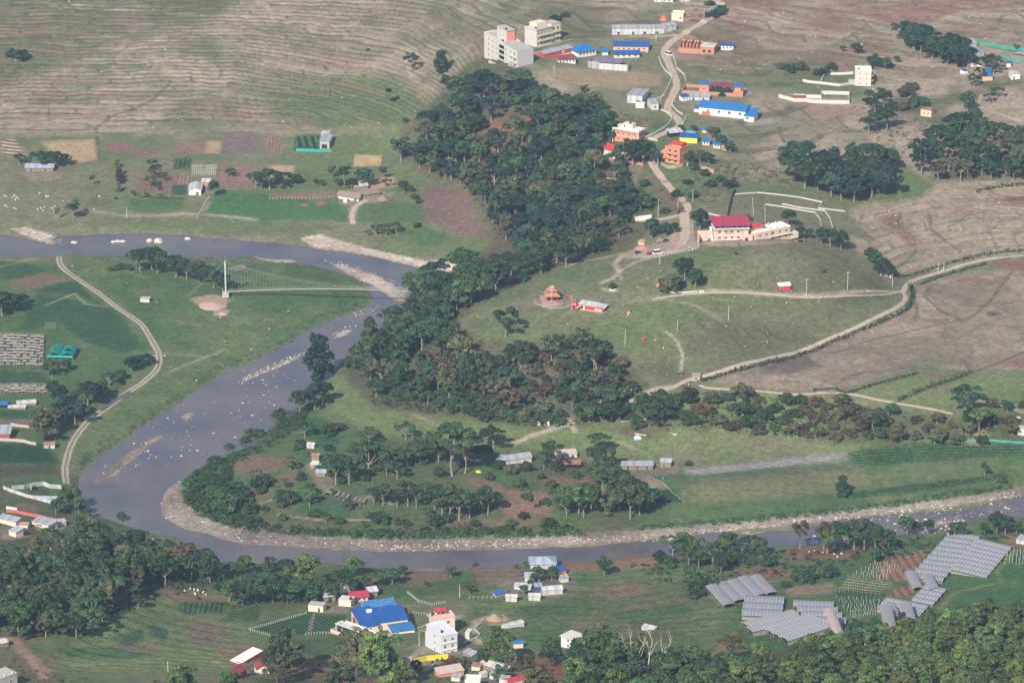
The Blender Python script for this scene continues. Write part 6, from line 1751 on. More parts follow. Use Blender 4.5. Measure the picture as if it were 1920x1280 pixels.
for k in range(4):
 for j in range(3): tube_line(bm, Vector((W * .78 + k * W * .075, 1 + j * 3.2, 5.4)), Vector((W * .78 + k * W * .075, 1 + j * 3.2, 8.4)), .09)
for j in range(3): tube_line(bm, Vector((W * .78, 1 + j * 3.2, 8.4)), Vector((W * 1.005, 1 + j * 3.2, 8.4)), .09)
for k in range(4): tube_line(bm, Vector((W * .78 + k * W * .075, 1, 8.4)), Vector((W * .78 + k * W * .075, 7.4, 8.4)), .09)
mesh_obj('steel_frame', bm, M_RUST, root)
house((1352, 94), (1375, 93), 4, 2.8, 'little blue and white shed right of the building site', M_WHITE, 'shed', M_BLUED, 'hut', 'hut', .8, .3, win=[('F', 3, .05, .95)], ww=.8)
# brick courtyard
root, W = place('brick_courtyard', (1279, 176), (1393, 182), 'walled brick courtyard with an orange tower and blue roofed corner tower', 'courtyard house')
boxes('yard_wall', [(0, W * .28, 0, .3, -1, 2.4), (W * .44, W * .84, 0, .3, -1, 2.2), (0, .3, .3, 14, -1, 2.2), (.3, W * .28, 13.7, 14, -1, 2.4)], M_BRICK, root)
walls(W * .16, 5, 6.6, M_ORANGE, root, x0=W * .28, y0=-.2, name='tower'); roof('shed', W * .16, 5, 6.7, M_BLUE, root, .7, .25, x0=W * .28, y0=-.2, name='tower_roof')
walls(W * .16, 5.5, 3.4, M_BRICK, root, x0=W * .84, y0=-.2, name='corner_tower'); walls(W * .10, 4, 6.0, M_ORANGE, root, x0=W * .86, y0=1.0, z0=3.4, name='upper_room'); roof('shed', W * .13, 4.6, 6.0, M_BLUE, root, .8, .4, x0=W * .85, y0=.8, name='corner_roof')
walls(W * .36, 5, 3.0, M_BRICK, root, x0=W * .45, y0=10, name='back_house'); roof('shed', W * .38, 5.4, 3.0, M_MAROON, root, 1.2, .4, x0=W * .44, y0=9.8, name='back_roof')
boxes('shrubbery_bed', [(W * .46, W * .8, 1.2, 8.6, -.2, .5)], mat('bed_soil', (.08, .08, .05), .95, .3, 1, .05), root)
for u in (.5,): window(root, 'F', W * .16 * u, 3.6, 1.0, 1.2, W * .16, 5, x0=W * .28, y0=-.2)
for k, (x_, y_) in enumerate([(1342,172),(1350,168),(1360,170),(1368,168),(1375,172),(1354,176),(1345,166)]):
 T(x_, y_ + 4, 12, 'bush', 'deep', 'dark shrub inside the brick courtyard', 'shrubs in the brick courtyard', 1.0)
house((1279, 190), (1292, 188), 4, 2.6, 'shack with a blue corner roof left of the big blue roof', M_WHITE, 'shed', M_BLUED, 'shack', 'shack', .8, .3, win=[('F', 2, .1, .9)], ww=.7)
house((1293, 188), (1330, 189), 5, 2.4, 'long grey roofed shack just above the big blue roof', M_SHEETL, 'shed', M_SHEET, 'shack', 'shack', 1.0, .4, doors=[('F', .2, 1.), ('F', .7, 1.)])
# big blue warehouse
r_, W_ = house((1311, 214), (1397, 224), 11.5, 5.2, 'long white warehouse with a big bright blue roof', M_WHITE, 'gable', M_BLUE, 'warehouse', 'warehouse', 2.6, .6, win=[('F', 4, .08, 1.0)], ww=1.5, wh=1.5, wz=2.3)
boxes('column', [(W_ * k / 5 - .18, W_ * k / 5 + .18, -.16, -.004, -1, 5.0) for k in range(6)], M_CREAM, r_)
boxes('brick_infill', [(W_ * .06, W_ * .24, -.3, -.17, -.6, 2.4)], mat('red_brick', (.48, .15, .11), .9, .25, 1.5), r_)
walls(6.2, 8.5, 3.0, M_WHITE, r_, None, 0, x0=W_ + .01, y0=-2.2, name='annex_wall'); roof('shed', 6.2, 8.5, 3.05, M_BLUE, r_, 2.4, .5, x0=W_ + .2, y0=-2.2, name='annex_roof')
window(r_, 'F', 2.0, 1.0, 1.3, 1.2, 6.2, 8.5, x0=W_ + .01, y0=-2.2)
boxes('side_porch', [(-4.2, -.05, 3, 6, -1, 2.8)], M_WHITE, r_)
roof('shed', 4.6, 4, 2.82, M_BLUE, r_, .6, .2, x0=-4.5, y0=2.6, name='porch_roof')
house((1176, 193), (1204, 195), 17, 4.6, 'long grey metal roofed shed open at the front', M_SHEETL, 'shedr', M_SHEET, 'shed', 'shed', .8, .4, doors=[('F', .75, 3.0)])
house((1192, 203), (1208, 203), 4, 2.6, 'small white flat roofed room in front of the grey shed', M_WHITE, 'slab', M_WHITE, 'hut', 'hut', over=.1)
house((1222, 207), (1235, 206), 9, 4.2, 'narrow grey house beside the road wall', M_CONCL, 'shed', M_SHEET, 'house', 'house', .6, .3, win=[('F', 1, .2, .8)])
# ------------------------------------------------------------------ along the road
r_, W_ = house((1152, 265), (1196, 268), 9, 7.6, 'white flat roofed villa with orange walls behind dark trees', M_ORANGE, 'slab', M_WHITE, 'villa', 'villa', over=1.0, win=[('F', 4, .05, .95)], storeys=2, band=M_WHITE)
boxes('parapet', [(-1.0, W_ + 1.0, -1.0, -.85, 7.82, 8.7), (-1.0, -.85, -.85, 9.9, 7.82, 8.7), (W_ + .85, W_ + 1.0, -.85, 9.9, 7.82, 8.7)], M_WHITE, r_)
walls(W_ * .42, 4.5, 10.6, M_CREAM, r_, x0=W_ * .22, y0=3.5, z0=7.83, name='roof_room'); water_tank(r_, W_ * .5, 5, 10.6, M_TANKB)
window(r_, 'F', 1.5, 8.4, .9, 1.4, W_ * .42, 4.5, x0=W_ * .22, y0=3.5)
boxes('corner_column', [(-.9, -.5, -.9, -.5, -1.5, 7.6), (W_ + .5, W_ + .9, -.9, -.5, -1.5, 7.6)], M_WHITE, r_)
r_, W_ = house((1132, 292), (1158, 301), 7, 5.4, 'white house with a curving bright red roof among trees', M_WHITE, 'gable', mat('bright_red_roof', (.50, .05, .05), .55, .15, .5, .3, .1, (.4, .12, .1), .16, 'X', .5), 'house', 'house', 1.8, .8, win=[('F', 4, .05, .95), ('L', 2, .1, .9)], storeys=2, ww=.9)
walls(7, 4.5, 3.4, M_WHITE, r_, 'gabley', 1.3, x0=W_ + .2, y0=-3.0, name='front_wing', z0=-2); roof('gabley', 7, 5.5, 3.4, MATS['bright_red_roof'], r_, 1.3, .6, x0=W_ + .2, y0=-3.0, name='wing_roof')
boxes('terrace', [(-1, W_ + 4, -4.5, -.8, -3, .1)], M_BRICK, r_)
r_, W_ = house((1247, 304), (1274, 309), 9, 9.2, 'three storey salmon orange house with a red roof room', M_ORANGE, 'flat', M_CONC, win=[('F', 2, .12, .92)], storeys=3, band=mat('orange_trim', (.72, .34, .22), .8, .1, .5), parapet=M_ORANGE, ww=1.9, wh=1.4)
walls(W_ * .6, 5.5, 11.6, M_ORANGE, r_, 'gable', .8, x0=W_ * .3, y0=3, z0=9.43, name='roof_room'); roof('gable', W_ * .6, 5.5, 11.6, MATS['bright_red_roof'], r_, .9, .7, x0=W_ * .3, y0=3)
walls(W_ * .34, 5, 6.4, M_ORANGE, r_, x0=-W_ * .34, y0=2.5, name='side_wing', z0=-2); roof('flat', W_ * .34, 5, 6.4, M_ORANGE, r_, over=.1, x0=-W_ * .34, y0=2.5)
boxes('balcony', [(W_ * .1, W_ * .9, -1.2, -.13, 2.9, 3.1), (W_ * .1, W_ * .9, -1.2, -1.08, 3.1, 3.9), (W_ * .1, W_ * .9, -1.2, -.13, 5.95, 6.15), (W_ * .1, W_ * .9, -1.2, -1.08, 6.15, 6.9)], M_ORANGE, r_)
wall_line([(1240,310),(1252,316),(1266,316),(1280,312)], 2.2, .4, M_STONE, 'stone_wall', 'stone terrace wall under the salmon orange house', 'wall', ragged=.2)
wall_line([(1288,311),(1310,317),(1325,320),(1339,325)], 2.6, .4, mat('broken_brick', (.46, .30, .23), .9, .35, 1.5, .1, .4, (.5, .45, .4)), 'brick_wall', 'broken pale brick wall right of the salmon orange house', 'wall', ragged=.35)
r_, W_ = house((1274, 268), (1307, 269), 4.5, 3.6, 'bright yellow walled shed with a blue roof', M_YELLOW, 'shed', M_BLUED, 'shed', 'shed', 1.2, .3)
boxes('plinth', [(0, W_, -.12, -.004, -1, .5)], M_CREAM, r_)
house((1288, 256), (1302, 256), 4, 2.2, 'small round topped pale blue gazebo behind the yellow shed', M_WOOD, 'hip', mat('sky_blue_roof', (.10, .30, .48), .5, .15, .5), 'gazebo', 'gazebo', 1.1, 1.0)
r_, W_ = house((1257, 258), (1279, 254), 5, 2.8, 'open grey roofed shelter left of the yellow shed', M_VOID, 'shed', M_SHEETL, 'shelter', 'shelter', .8, .7)
house((1317, 272), (1330, 273), 3.5, 2.4, 'blue roofed garden hut, left of three behind the trees', M_CREAM, 'shed', M_BLUE, 'hut', 'hut', 1.0, .4, win=[('F', 2, .1, .9)], ww=.7)
house((1337, 277), (1350, 280), 3.5, 2.6, 'blue roofed garden hut with a cream front', M_CREAM, 'shed', M_BLUE, 'hut', 'hut', 1.1, .4, win=[('F', 2, .1, .9)], ww=.7)
house((1350, 268), (1361, 272), 3.5, 2.4, 'small yellow hut with a blue roof', M_YELLOW, 'shed', M_BLUE, 'hut', 'hut', 1.1, .5)
house((1317, 249), (1327, 249), 3.0, 2.0, 'tiny blue roof above the garden trees', M_CREAM, 'gable', M_BLUE, 'hut', 'hut', 1.0, .4)
house((1352, 281), (1362, 283), 3, 2.2, 'brick hut with windows, lowest of the blue roof group', M_BRICK, 'slab', M_CONC, 'hut', 'hut', over=.2, win=[('F', 2, .1, .9)], ww=.7)
wall_line([(1170,305),(1192,308),(1206,312)], 2.2, .35, M_BRICK, 'brick_wall', 'low brick wall under the dark villa trees', 'wall', ragged=.3)
wall_line([(1138,338),(1160,340),(1176,345),(1188,332)], 2.0, .35, MATS['broken_brick'], 'brick_wall', 'tumbled brick wall on the wooded slope', 'wall', ragged=.4)
for px_, lab in [([(1235,108),(1240,122),(1246,132),(1260,145),(1257,156),(1246,176),(1238,190)], 'white roadside wall left of the upper road'),
                 ([(1262,104),(1266,118),(1268,128),(1283,142),(1286,152)], 'white roadside wall right of the upper road'),
                 ([(1240,207),(1254,213),(1260,220),(1256,232),(1246,240),(1225,252),(1210,258)], 'curved white wall on the outside of the road bend'),
                 ([(1262,192),(1260,198),(1268,208),(1280,216)], 'white wall right of the road by the shacks'),
                 ([(1287,218),(1284,228),(1278,238)], 'short white wall inside the road bend'), ([(1225,190),(1246,180)], 'white wall below the grey shed'),
                 ([(1233,265),(1216,260)], 'short white wall by the villa trees')]:
 wall_line(px_, .95, .35, M_CONCL, 'road_wall', lab, 'wall', None)
wall_line([(1214,332),(1222,342),(1240,366),(1262,384),(1273,396),(1270,404)], 1.6, .4, mat('brown_stone', (.20, .14, .115), .95, .35, 1.5, .1, .3, (.3, .25, .2)), 'retaining_wall', 'brown stone retaining wall beside the lower road', 'wall')
wall_line([(1184,416),(1200,413),(1222,410)], 2.6, .4, M_CONCL, 'retaining_wall', 'pale retaining wall below the last road bend', 'wall')
# ------------------------------------------------------------------ hotel
r_, W_ = house((1339, 452), (1403, 449), 10, 8.6, 'pink three storey hotel with long red roof over an open top floor', M_PINK, None, None, 'hotel', 'hotel', win=[('F', 4, .06, .80)], storeys=2, band=M_WHITE, ww=1.5, wh=1.4, wz=1.5)
D_ = 10
boxes('floor_slab', [(-.5, W_ + .5, -1.2, D_ + .3, 8.6, 8.9)], M_WHITE, r_)
boxes('dining_room', [(.8, W_ - .8, .8, D_ - .5, 8.9, 11.6)], mat('tinted_glass', (.03, .055, .085), .2, .3, .7, .5), r_)
boxes('railing', [(-.4, W_ + .4, -1.1, -1.02, 9.75, 9.85)] + [(x_, x_ + .06, -1.09, -1.03, 8.9, 9.75) for x_ in np.linspace(-.4, W_ + .3, 16)], M_WHITE, r_)
boxes('post', [(x_, x_ + .18, -1.0, -.82, 8.9, 11.9) for x_ in np.linspace(-.2, W_ - .1, 7)], M_STEEL, r_)
roof('shed', W_ + 1.0, D_ + 2.2, 11.6, mat('crimson_roof', (.36, .035, .075), .5, .14, .5, .35, .1, (.3, .08, .09), .14, 'X', .5), r_, 2.2, .4, x0=-.5, y0=-1.4)
boxes('panel', [(W_ * u, W_ * u + .9, -.06, -.004, 4.6, 8.0) for u in (.36, .44, .8)], M_BRICK, r_)
boxes('banner', [(W_ * .35, W_ * .72, -1.3, -1.24, .9, 2.0)], M_WHITE, r_)
boxes('stair', [(-1.6, -.5, -.5, 8, 0, .3)] + [(-1.6, -.5, .2 + k * .7, .9 + k * .7, .3, .6 + k * .7) for k in range(11)], M_WHITE, r_)
boxes('side_room', [(W_ - 3.2, W_ + 2.2, -1.8, -.13, -1, 4.3)], M_PINK, r_)
window(r_, 'F', W_ - 1.2, .1, 1.8, 2.4, W_, D_, door=True, name='door', pane_m=M_VOID, y0=-1.8)
boxes('side_wall', [(-9.0, -1.7, 3.0, 3.3, -1.5, 6.6), (-9, -8.7, -2.5, 3.0, -1.5, 5.4)], M_PINK, r_)
boxes('terrace_wall', [(-6, W_ + 1, -3.6, -3.3, -2, .35)], M_BRICK, r_)
r_.scale = (1, 1, .78)
r_, W_ = house((1416, 450), (1481, 449), 9, 7.6, 'pink two storey hotel block with bare concrete roof posts', M_PINK, 'flat', M_CONC, 'hotel_block', 'hotel', win=[('F', 5, .04, .98)], storeys=2, band=M_WHITE, parapet=M_WHITE, ww=1.3, wh=1.4)
boxes('roof_post', [(W_ * u - .16, W_ * u + .16, .2, .5, 8.5, 10.2) for u in (.42, .62, .82)] + [(W_ * u - .16, W_ * u + .16, 8.0, 8.3, 8.5, 10.0) for u in (.42, .62, .82)], M_CONCL, r_)
walls(W_ * .5, 4.5, 10.2, M_CREAM, r_, x0=-W_ * .12, y0=5.0, z0=7.83, name='roof_room'); roof('hip', W_ * .55, 6, 10.2, MATS['bright_red_roof'], r_, 1.4, .5, x0=-W_ * .15, y0=4.2)
boxes('balcony', [(W_ * .4, W_ + .1, -1.2, -.13, 3.5, 3.7), (W_ * .4, W_ + .1, -1.2, -1.08, 3.7, 4.5)], M_WHITE, r_)
boxes('low_annex', [(W_ + .3, W_ + 6, .2, 5, -1.2, 2.8)], M_CREAM, r_)
boxes('column', [(W_ * .44, W_ * .47, -.4, -.13, -1, 7.5)], M_BRICK, r_)
r_.scale = (1, 1, .85)
root, W = place('gate_wall', (1490, 452), (1508, 455), 'low dark gate and wall at the right of the hotel', 'wall'); boxes('wall', [(0, W, 0, .3, -.8, 1.8)], M_BRICK, root); boxes('gate', [(W * .3, W * .9, -.1, -.004, 0, 1.6)], M_VOID, root)
# plot walls behind the hotel
for px_, lab in [([(1378,365),(1420,362),(1500,371),(1542,380),(1534,391),(1584,397)], 'white plot wall along the top of the field behind the hotel'),
                 ([(1411,373),(1413,403)], 'short white plot wall, leftmost behind the hotel'), ([(1435,415),(1434,384),(1470,389),(1528,399),(1538,412),(1540,424)], 'white angled plot wall inside the field behind the hotel'),
                 ([(1466,383),(1500,390),(1546,396),(1556,410),(1562,430)], 'white angled plot wall, outer one behind the hotel'), ([(1322,400),(1345,405),(1365,409)], 'white wall between the road and the dark tree')]:
 wall_line(px_, .7, .28, M_CONCL, 'plot_wall', lab, 'wall', None)
wall_line([(1364,408),(1366,396),(1372,370),(1378,358)], 1.6, .8, mat('hedge_green', (.04, .06, .03), .9, .5, 2, .1), 'hedge', 'dark clipped hedge left of the plot walls', 'hedge', None, ragged=.4)
house((1461, 544), (1482, 545), 5.5, 3.0, 'small red shed with a white roof alone on the mound', M_REDP, 'gable', M_WHITE, 'shed', 'shed', 1.0, .4, doors=[('F', .25, 1.1)])
house((1650, 516), (1671, 521), 4, 2.2, 'low white hut at the foot of the dark tree row', M_WHITE, 'slab', M_WOOD, 'hut', 'hut', over=.2, doors=[('F', .75, 1.2)])
# white three-storey house with compound walls
r_, W_ = house((1603, 161), (1633, 162), 9, 9.6, 'tall white three storey house with dark side balconies', M_CONCL, 'flat', M_CONC, win=[('F', 2, .1, .9)], storeys=3, parapet=M_WHITE, tank=[(.2, .3, M_TANKG)], ww=.5, wh=.9)
for s in range(3):
 boxes('balcony', [(W_ + .004, W_ + 1.4, .5, 8, s * 3.2 - .1, s * 3.2 + .1), (W_ + 1.28, W_ + 1.4, .5, 8, s * 3.2 + .1, s * 3.2 + .9)], M_CONC, r_)
 window(r_, 'R', 4, s * 3.2 + .8, 3.0, 1.8, W_, 9, M_CONC, pane_m=M_VOID)
boxes('lean_to', [(-4, -.01, 2, 6, -1, 2.8)], M_SHEETL, r_)
wall_line([(1505,153),(1540,158),(1575,162),(1600,158)], 1.6, .4, M_CONCL, 'yard_wall', 'pale front wall of the yard left of the tall white house', 'wall')
wall_line([(1538,158),(1548,140),(1600,139)], 1.6, .35, M_CONCL, 'yard_wall', 'pale back wall of the yard left of the tall white house', 'wall')
wall_line([(1460,183),(1490,191),(1540,194),(1592,195),(1592,178),(1540,177),(1540,185),(1500,185)], 2.2, .35, M_CONCL, 'yard_wall', 'long pale walled plot below the tall white house', 'wall')
house((1488, 186), (1509, 186), 2.0, 2.6, 'little red and white gate room on the long plot wall', mat('dark_red', (.32, .05, .05), .7, .15, .6), 'slab', M_CONCL, 'gate_room', 'gate', over=.15)
house((1726, 217), (1746, 220), 6, 4.2, 'tiny tan house with a reddish flat roof among fields', mat('tan_plaster', (.66, .48, .36), .85, .12, .6), 'slab', M_RUST, over=.15, win=[('F', 2, .1, .9)], ww=.6)
# huts at the top right
house((1822, 108), (1845, 106), 12, 2.8, 'grey metal roofed shed beside the green net fence', M_SHEET, 'gabley', M_SHEET, 'shed', 'shed', 1.0, .3)
house((1816, 90), (1832, 88), 6, 3.0, 'upper grey metal roof against the green net fence', M_SHEET, 'shed', M_SHEET, 'shed', 'shed', 1.0, .3)
house((1896, 108), (1925, 112), 5, 2.0, 'low grey vaulted shed at the right edge', M_WOOD, 'arch', M_SHEET, 'shed', 'shed', 1.4, .3)
house((1887, 126), (1895, 126), 3, 2.8, 'tiny hut with a blue cap roof at the right', M_WHITE, 'hip', M_BLUED, 'hut', 'hut', .9, .6)
house((1896, 150), (1913, 148), 7, 3.2, 'pale metal roofed house right of the blue huts', M_WHITE, 'gabley', M_SHEETL, 'house', 'house', 1.0, .4, doors=[('F', .3, .9)])
house((1842, 152), (1861, 151), 3, 3.0, 'orange brick hut with a blue roof edge', mat('apricot_plaster', (.70, .40, .22)), 'shed', M_BLUE, 'hut', 'hut', .8, .3)
house((1850, 140), (1858, 140), 3, 2.6, 'bright blue painted hut behind the orange brick hut', M_BLUE, 'shed', M_BLUE, 'hut', 'hut', .8, .3)
house((1800, 138), (1808, 140), 3, 2.6, 'little white and blue shrine hut left of the blue huts', M_WHITE, 'hip', M_BLUED, 'hut', 'hut', .9, .3)
wall_line([(1815,126),(1826,124),(1838,130),(1842,132)], 2.2, .4, M_WHITE, 'yard_wall', 'white curved wall behind the blue huts', 'wall')
post_fence([(1821,76),(1840,84),(1860,86),(1880,92),(1905,94),(1935,98)], 7, 2.0, .06, M_POLE, 'upper green net fence at the top right', net=M_NET)
post_fence([(1872,106),(1890,112),(1908,116),(1930,116)], 7, 1.8, .06, M_POLE, 'lower green net fence at the top right', net=M_NET)
# ------------------------------------------------------------------ north bank farms
root, W = place('net_garden', (555, 284), (622, 285), 'netted garden with a grey concrete house in it', 'garden')
boxes('net_wall', [(0, W, 0, .08, -.3, 1.9), (0, .08, .08, 22, -.3, 1.7)], M_TARPT, root)
boxes('back_wall', [(.1, W * .62, 22, 22.3, -.5, 1.6)], M_CONCL, root)
walls(W * .27, 13, 6.0, M_CONC, root, x0=W * .63, y0=4.5, name='house_wall'); roof('shed', W * .27, 13, 6.0, M_SHEET, root, .6, .3, x0=W * .63, y0=4.5)
window(root, 'F', W * .13, 1.2, 3.4, 2.6, W * .27, 13, M_CONC, x0=W * .63, y0=4.5)
walls(W * .2, 5, 6.8, M_SHEET, root, x0=W * .56, y0=18, name='upper_room', z0=0); roof('flat', W * .22, 5, 6.8, M_SHEETL, root, over=.3, x0=W * .56, y0=18)
boxes('planting_row', [(1.2 + k * 2.3, 2.4 + k * 2.3, 1.5, 20, -.2, .9) for k in range(4)], mat('row_crop', (.035, .08, .04), .9, .5, 2, .1), root)
house((354, 366), (377, 366), 12, 3.6, 'farmhouse with a long silvery metal roof', M_WHITE, 'gabley', M_SHEETL, 'farmhouse', 'farmhouse', 1.5, .6, doors=[('F', .7, 1.4)])
house((378, 350), (393, 350), 5, 3.0, 'lean to with a metal roof beside the farmhouse', M_BRICK, 'shed', M_SHEETL, 'shed', 'shed', .8, .4)
lattice('trellis', 'pale trellis grid behind the farmhouse, left of two', [(360,330),(381,330),(381,313),(360,313)], 5, 6, 1.6, M_POLE, 'trellis')
lattice('trellis', 'pale trellis grid behind the farmhouse, right of two', [(383,330),(404,330),(406,314),(385,313)], 5, 6, 1.6, M_POLE, 'trellis')
post_fence([(370,408),(380,390),(391,372)], 3.2, 1.4, .09, M_POLE, 'white post fence beside the farm lane', wires=2)
r_, W_ = house((48, 322), (100, 322), 7, 2.8, 'bluish grey roofed farm under spreading trees', M_WOOD, 'gable', mat('bluegrey_sheet', (.30, .36, .45), .5, .2, .7, .4, .3, (.3, .24, .2), .3, 'X', .55), 'farmhouse', 'farmhouse', 1.5, .6, doors=[('F', .2, 1.2), ('F', .7, 1.2)])
post_fence([(60,338),(85,340),(114,336),(116,326)], 3.0, 1.3, .08, M_TIMBER, 'rail fence of the pen by the grey farm', wires=2, wire_m=M_TIMBER)
r_, W_ = house((634, 372), (672, 378), 6, 2.6, 'long shed with a pale thatched roof', M_WHITE, 'gable', M_THATCH, 'thatched_shed', 'shed', 1.7, .9, doors=[('F', .85, 1.5)])
house((676, 374), (712, 366), 5, 2.4, 'thatched lean to right of the long thatched shed', M_WOOD, 'shed', M_THATCH, 'thatched_shed', 'shed', 1.2, .6, win=[('F', 3, .1, .9)], ww=.9)
house((665, 357), (690, 354), 4, 2.4, 'metal roof behind the thatched shed', M_WOOD, 'shed', M_SHEETL, 'shed', 'shed', 1.0, .5)
house((644, 380), (651, 380), 2.4, 2.2, 'tiny white outhouse below the thatched shed', M_WHITE, 'slab', M_WHITE, 'hut', 'hut', over=.1)
post_fence([(506,373),(540,372),(580,374),(625,370),(640,366)], 2.4, 1.2, .10, M_POLE, 'white post fence along the brown plot', wires=1)
# hay or earth heap
def heap(px, r_px, hm, m, label, name='heap', cat='heap'):
 p = at(*px); s = ppm(p.y, p.z); r = r_px / s
 bm = bmesh.new()
 rr = random.Random(int(px[0] * 7 + px[1]))
 n, k_ = 14, 5
 rings = []
 for j in range(k_):
  q = j / (k_ - 1)
  rings.append([bm.verts.new((r * (1 - q * .88) * (1 + rr.uniform(-.12, .12)) * math.cos(6.283 * i / n), r * (1 - q * .88) * 1.1 * (1 + rr.uniform(-.12, .12)) * math.sin(6.283 * i / n), -.5 + (hm + .5) * (q ** .8) * (1 + rr.uniform(-.1, .1)))) for i in range(n)])
 for a, b_ in zip(rings, rings[1:]):
  for i in range(n): bm.faces.new((a[i], a[(i + 1) % n], b_[(i + 1) % n], b_[i]))
 bm.faces.new(rings[-1])
 o = mesh_obj(name, bm, m, None, True); o.location = p
 return tag(o, label, cat)
heap((718, 372), 13, 2.2, M_THATCH, 'domed heap of straw at the end of the thatched sheds', 'straw_heap', 'straw heap')
M_EARTH = mat('red_earth', (.20, .11, .09), .95, .35, 1.2, .05)
heap((572, 383), 12, .9, M_EARTH, 'left mound of dark red earth in the green field', 'earth_heap', 'earth heap'); heap((605, 379), 14, 1.0, M_EARTH, 'right mound of dark red earth in the green field', 'earth_heap', 'earth heap')
heap((1210, 232), 16, 1.0, M_EARTH, 'heap of dark red earth beside the road bend', 'earth_heap', 'earth heap')
heap((1245, 37), 9, 3.2, mat('red_tarp', (.48, .14, .10), .7, .2, .8), 'domed red covered heap by the cream cube house', 'covered_heap', 'heap')
heap((1205, 464), 16, 1.2, mat('brick_rubble', (.44, .22, .14), .95, .4, 2, .05), 'spread heap of orange bricks at the car park', 'brick_heap', 'brick heap')
heap((928, 1160), 18, 2.4, mat('sandy_earth', (.36, .26, .18), .95, .25, 1.2, .05), 'sandy earth mound beside the lane bend', 'earth_heap', 'earth heap')
# ------------------------------------------------------------------ temple on the meadow
def temple():
 p = at(1036, 568)
 root = empty('temple_pavilion', (p.x, p.y, p.z), R(4)); tag(root, 'red temple pavilion with a tiered roof and gilded crown on a platform', 'temple')
 boxes('platform', [(-5.2, 5.2, -3.5, 12, -1.5, .35)], mat('pinkish_paving', (.40, .28, .25), .9, .2, 1), root)
 boxes('step', [(-5.9, 5.9, -4.4, -3.51, -1.5, .12), (-5.9, -5.21, -3.5, 12.6, -1.5, .12), (5.21, 5.9, -3.5, 12.6, -1.5, .12)], M_STONE, root)
 boxes('shrine_room', [(-1.4, 1.4, 4.0, 6.6, .36, 2.9)], mat('dark_red', (.32, .05, .05)), root)
 for x in (-2.6, 2.6):
  for y in (2.2, 5.3, 8.4):
   boxes('pillar', [(x - .22, x + .22, y - .22, y + .22, .36, 3.1)], M_REDP if y < 3 else mat('dark_red', (.32, .05, .05)), root)
 bm = bmesh.new()
 def frus(hw, hw2, z0, z1, cy=5.3):
  a = [bm.verts.new((sx * hw, cy + sy * hw, z0)) for sx, sy in ((-1,-1),(1,-1),(1,1),(-1,1))]
  b_ = [bm.verts.new((sx * hw2, cy + sy * hw2, z1)) for sx, sy in ((-1,-1),(1,-1),(1,1),(-1,1))]
  for k in range(4): bm.faces.new((a[k], a[(k + 1) % 4], b_[(k + 1) % 4], b_[k]))
  bm.faces.new(b_); bm.faces.new(list(reversed(a)))
 frus(4.4, 2.3, 3.1, 4.9)
 mesh_obj('lower_roof', bm, mat('clay_roof', (.36, .22, .15), .85, .25, 1.2, .1, .2, (.5, .38, .3)), root)
 boxes('roof_edge', [(-4.5, 4.5, .78, .92, 2.95, 3.22), (-4.5, 4.5, 9.68, 9.82, 2.95, 3.22), (-4.5, -4.36, .93, 9.67, 2.95, 3.22), (4.36, 4.5, .93, 9.67, 2.95, 3.22)], M_REDP, root)
 boxes('upper_wall', [(-2.1, 2.1, 3.2, 7.4, 4.85, 5.7)], M_REDP, root)
 bm = bmesh.new(); frus(3.0, .5, 5.65, 7.0)
 mesh_obj('upper_roof', bm, MATS['clay_roof'], root)
 boxes('roof_edge', [(-3.1, 3.1, 2.2, 2.32, 5.5, 5.8), (-3.1, -2.98, 2.33, 8.3, 5.5, 5.8), (2.98, 3.1, 2.33, 8.3, 5.5, 5.8)], M_REDP, root)
 G_ = mat('gilded_metal', (.75, .60, .30), .35, .1, 1, .5)
 bm = bmesh.new()
 for k, x in enumerate((-1.1, -.4, .4, 1.1)):
  hh_ = 1.9 if k in (1, 2) else 1.5
  tube_line(bm, Vector((x, 5.3, 7.0)), Vector((x, 5.3, 7.0 + hh_ * .6)), .17, 6); tube_line(bm, Vector((x, 5.3, 7.0 + hh_ * .6)), Vector((x, 5.3, 7.0 + hh_)), .05, 5)
 bm_box(bm, -1.4, 1.4, 5.1, 5.5, 6.95, 7.25)
 mesh_obj('gilded_crown', bm, G_, root)
 bm = bmesh.new(); tube_line(bm, Vector((-.4, .2, .3)), Vector((-.4, .2, 8.2)), .10, 6); mesh_obj('front_pole', bm, M_CREAM, root)
 # red temple row
 r2, W = place('temple_hall', (1073, 578), (1131, 586), 'red temple hall row with grey roof and small domed shrine at its left', 'temple')
 walls(W * .14, 2.4, 2.6, M_REDP, r2, x0=0, y0=-.4, name='shrine_wall')
 bm = bmesh.new()
 a = [bm.verts.new(q) for q in ((-.15, -.55, 2.6), (W * .14 + .15, -.55, 2.6), (W * .14 + .15, 2.15, 2.6), (-.15, 2.15, 2.6))]; t = bm.verts.new((W * .07, .8, 4.6))
 for k in range(4): bm.faces.new((a[k], a[(k + 1) % 4], t))
 bm.faces.new(list(reversed(a)))
 mesh_obj('shrine_roof', bm, MATS['bright_red_roof'], r2)
 boxes('shrine_trim', [(-.12, W * .14 + .12, -.56, -.42, 2.35, 2.62)], M_WHITE, r2)
 bm = bmesh.new(); tube_line(bm, Vector((W * .07, .8, 4.5)), Vector((W * .07, .8, 5.4)), .09, 6); mesh_obj('finial', bm, G_, r2)
 window(r2, 'F', W * .07, .2, .8, 1.6, W * .14, 2.4, M_REDP, y0=-.4, door=True, name='door', pane_m=M_VOID)
 walls(W * .80, 4.6, 2.9, M_REDP, r2, None, 0, x0=W * .2, y0=0, name='wall')
 roof('shed', W * .56, 5.2, 2.95, M_SHEETL, r2, .7, .3, x0=W * .2, y0=-.2); roof('shed', W * .26, 5.0, 2.75, M_SHEETL, r2, .6, .35, x0=W * .77, y0=-.3, name='lower_roof')
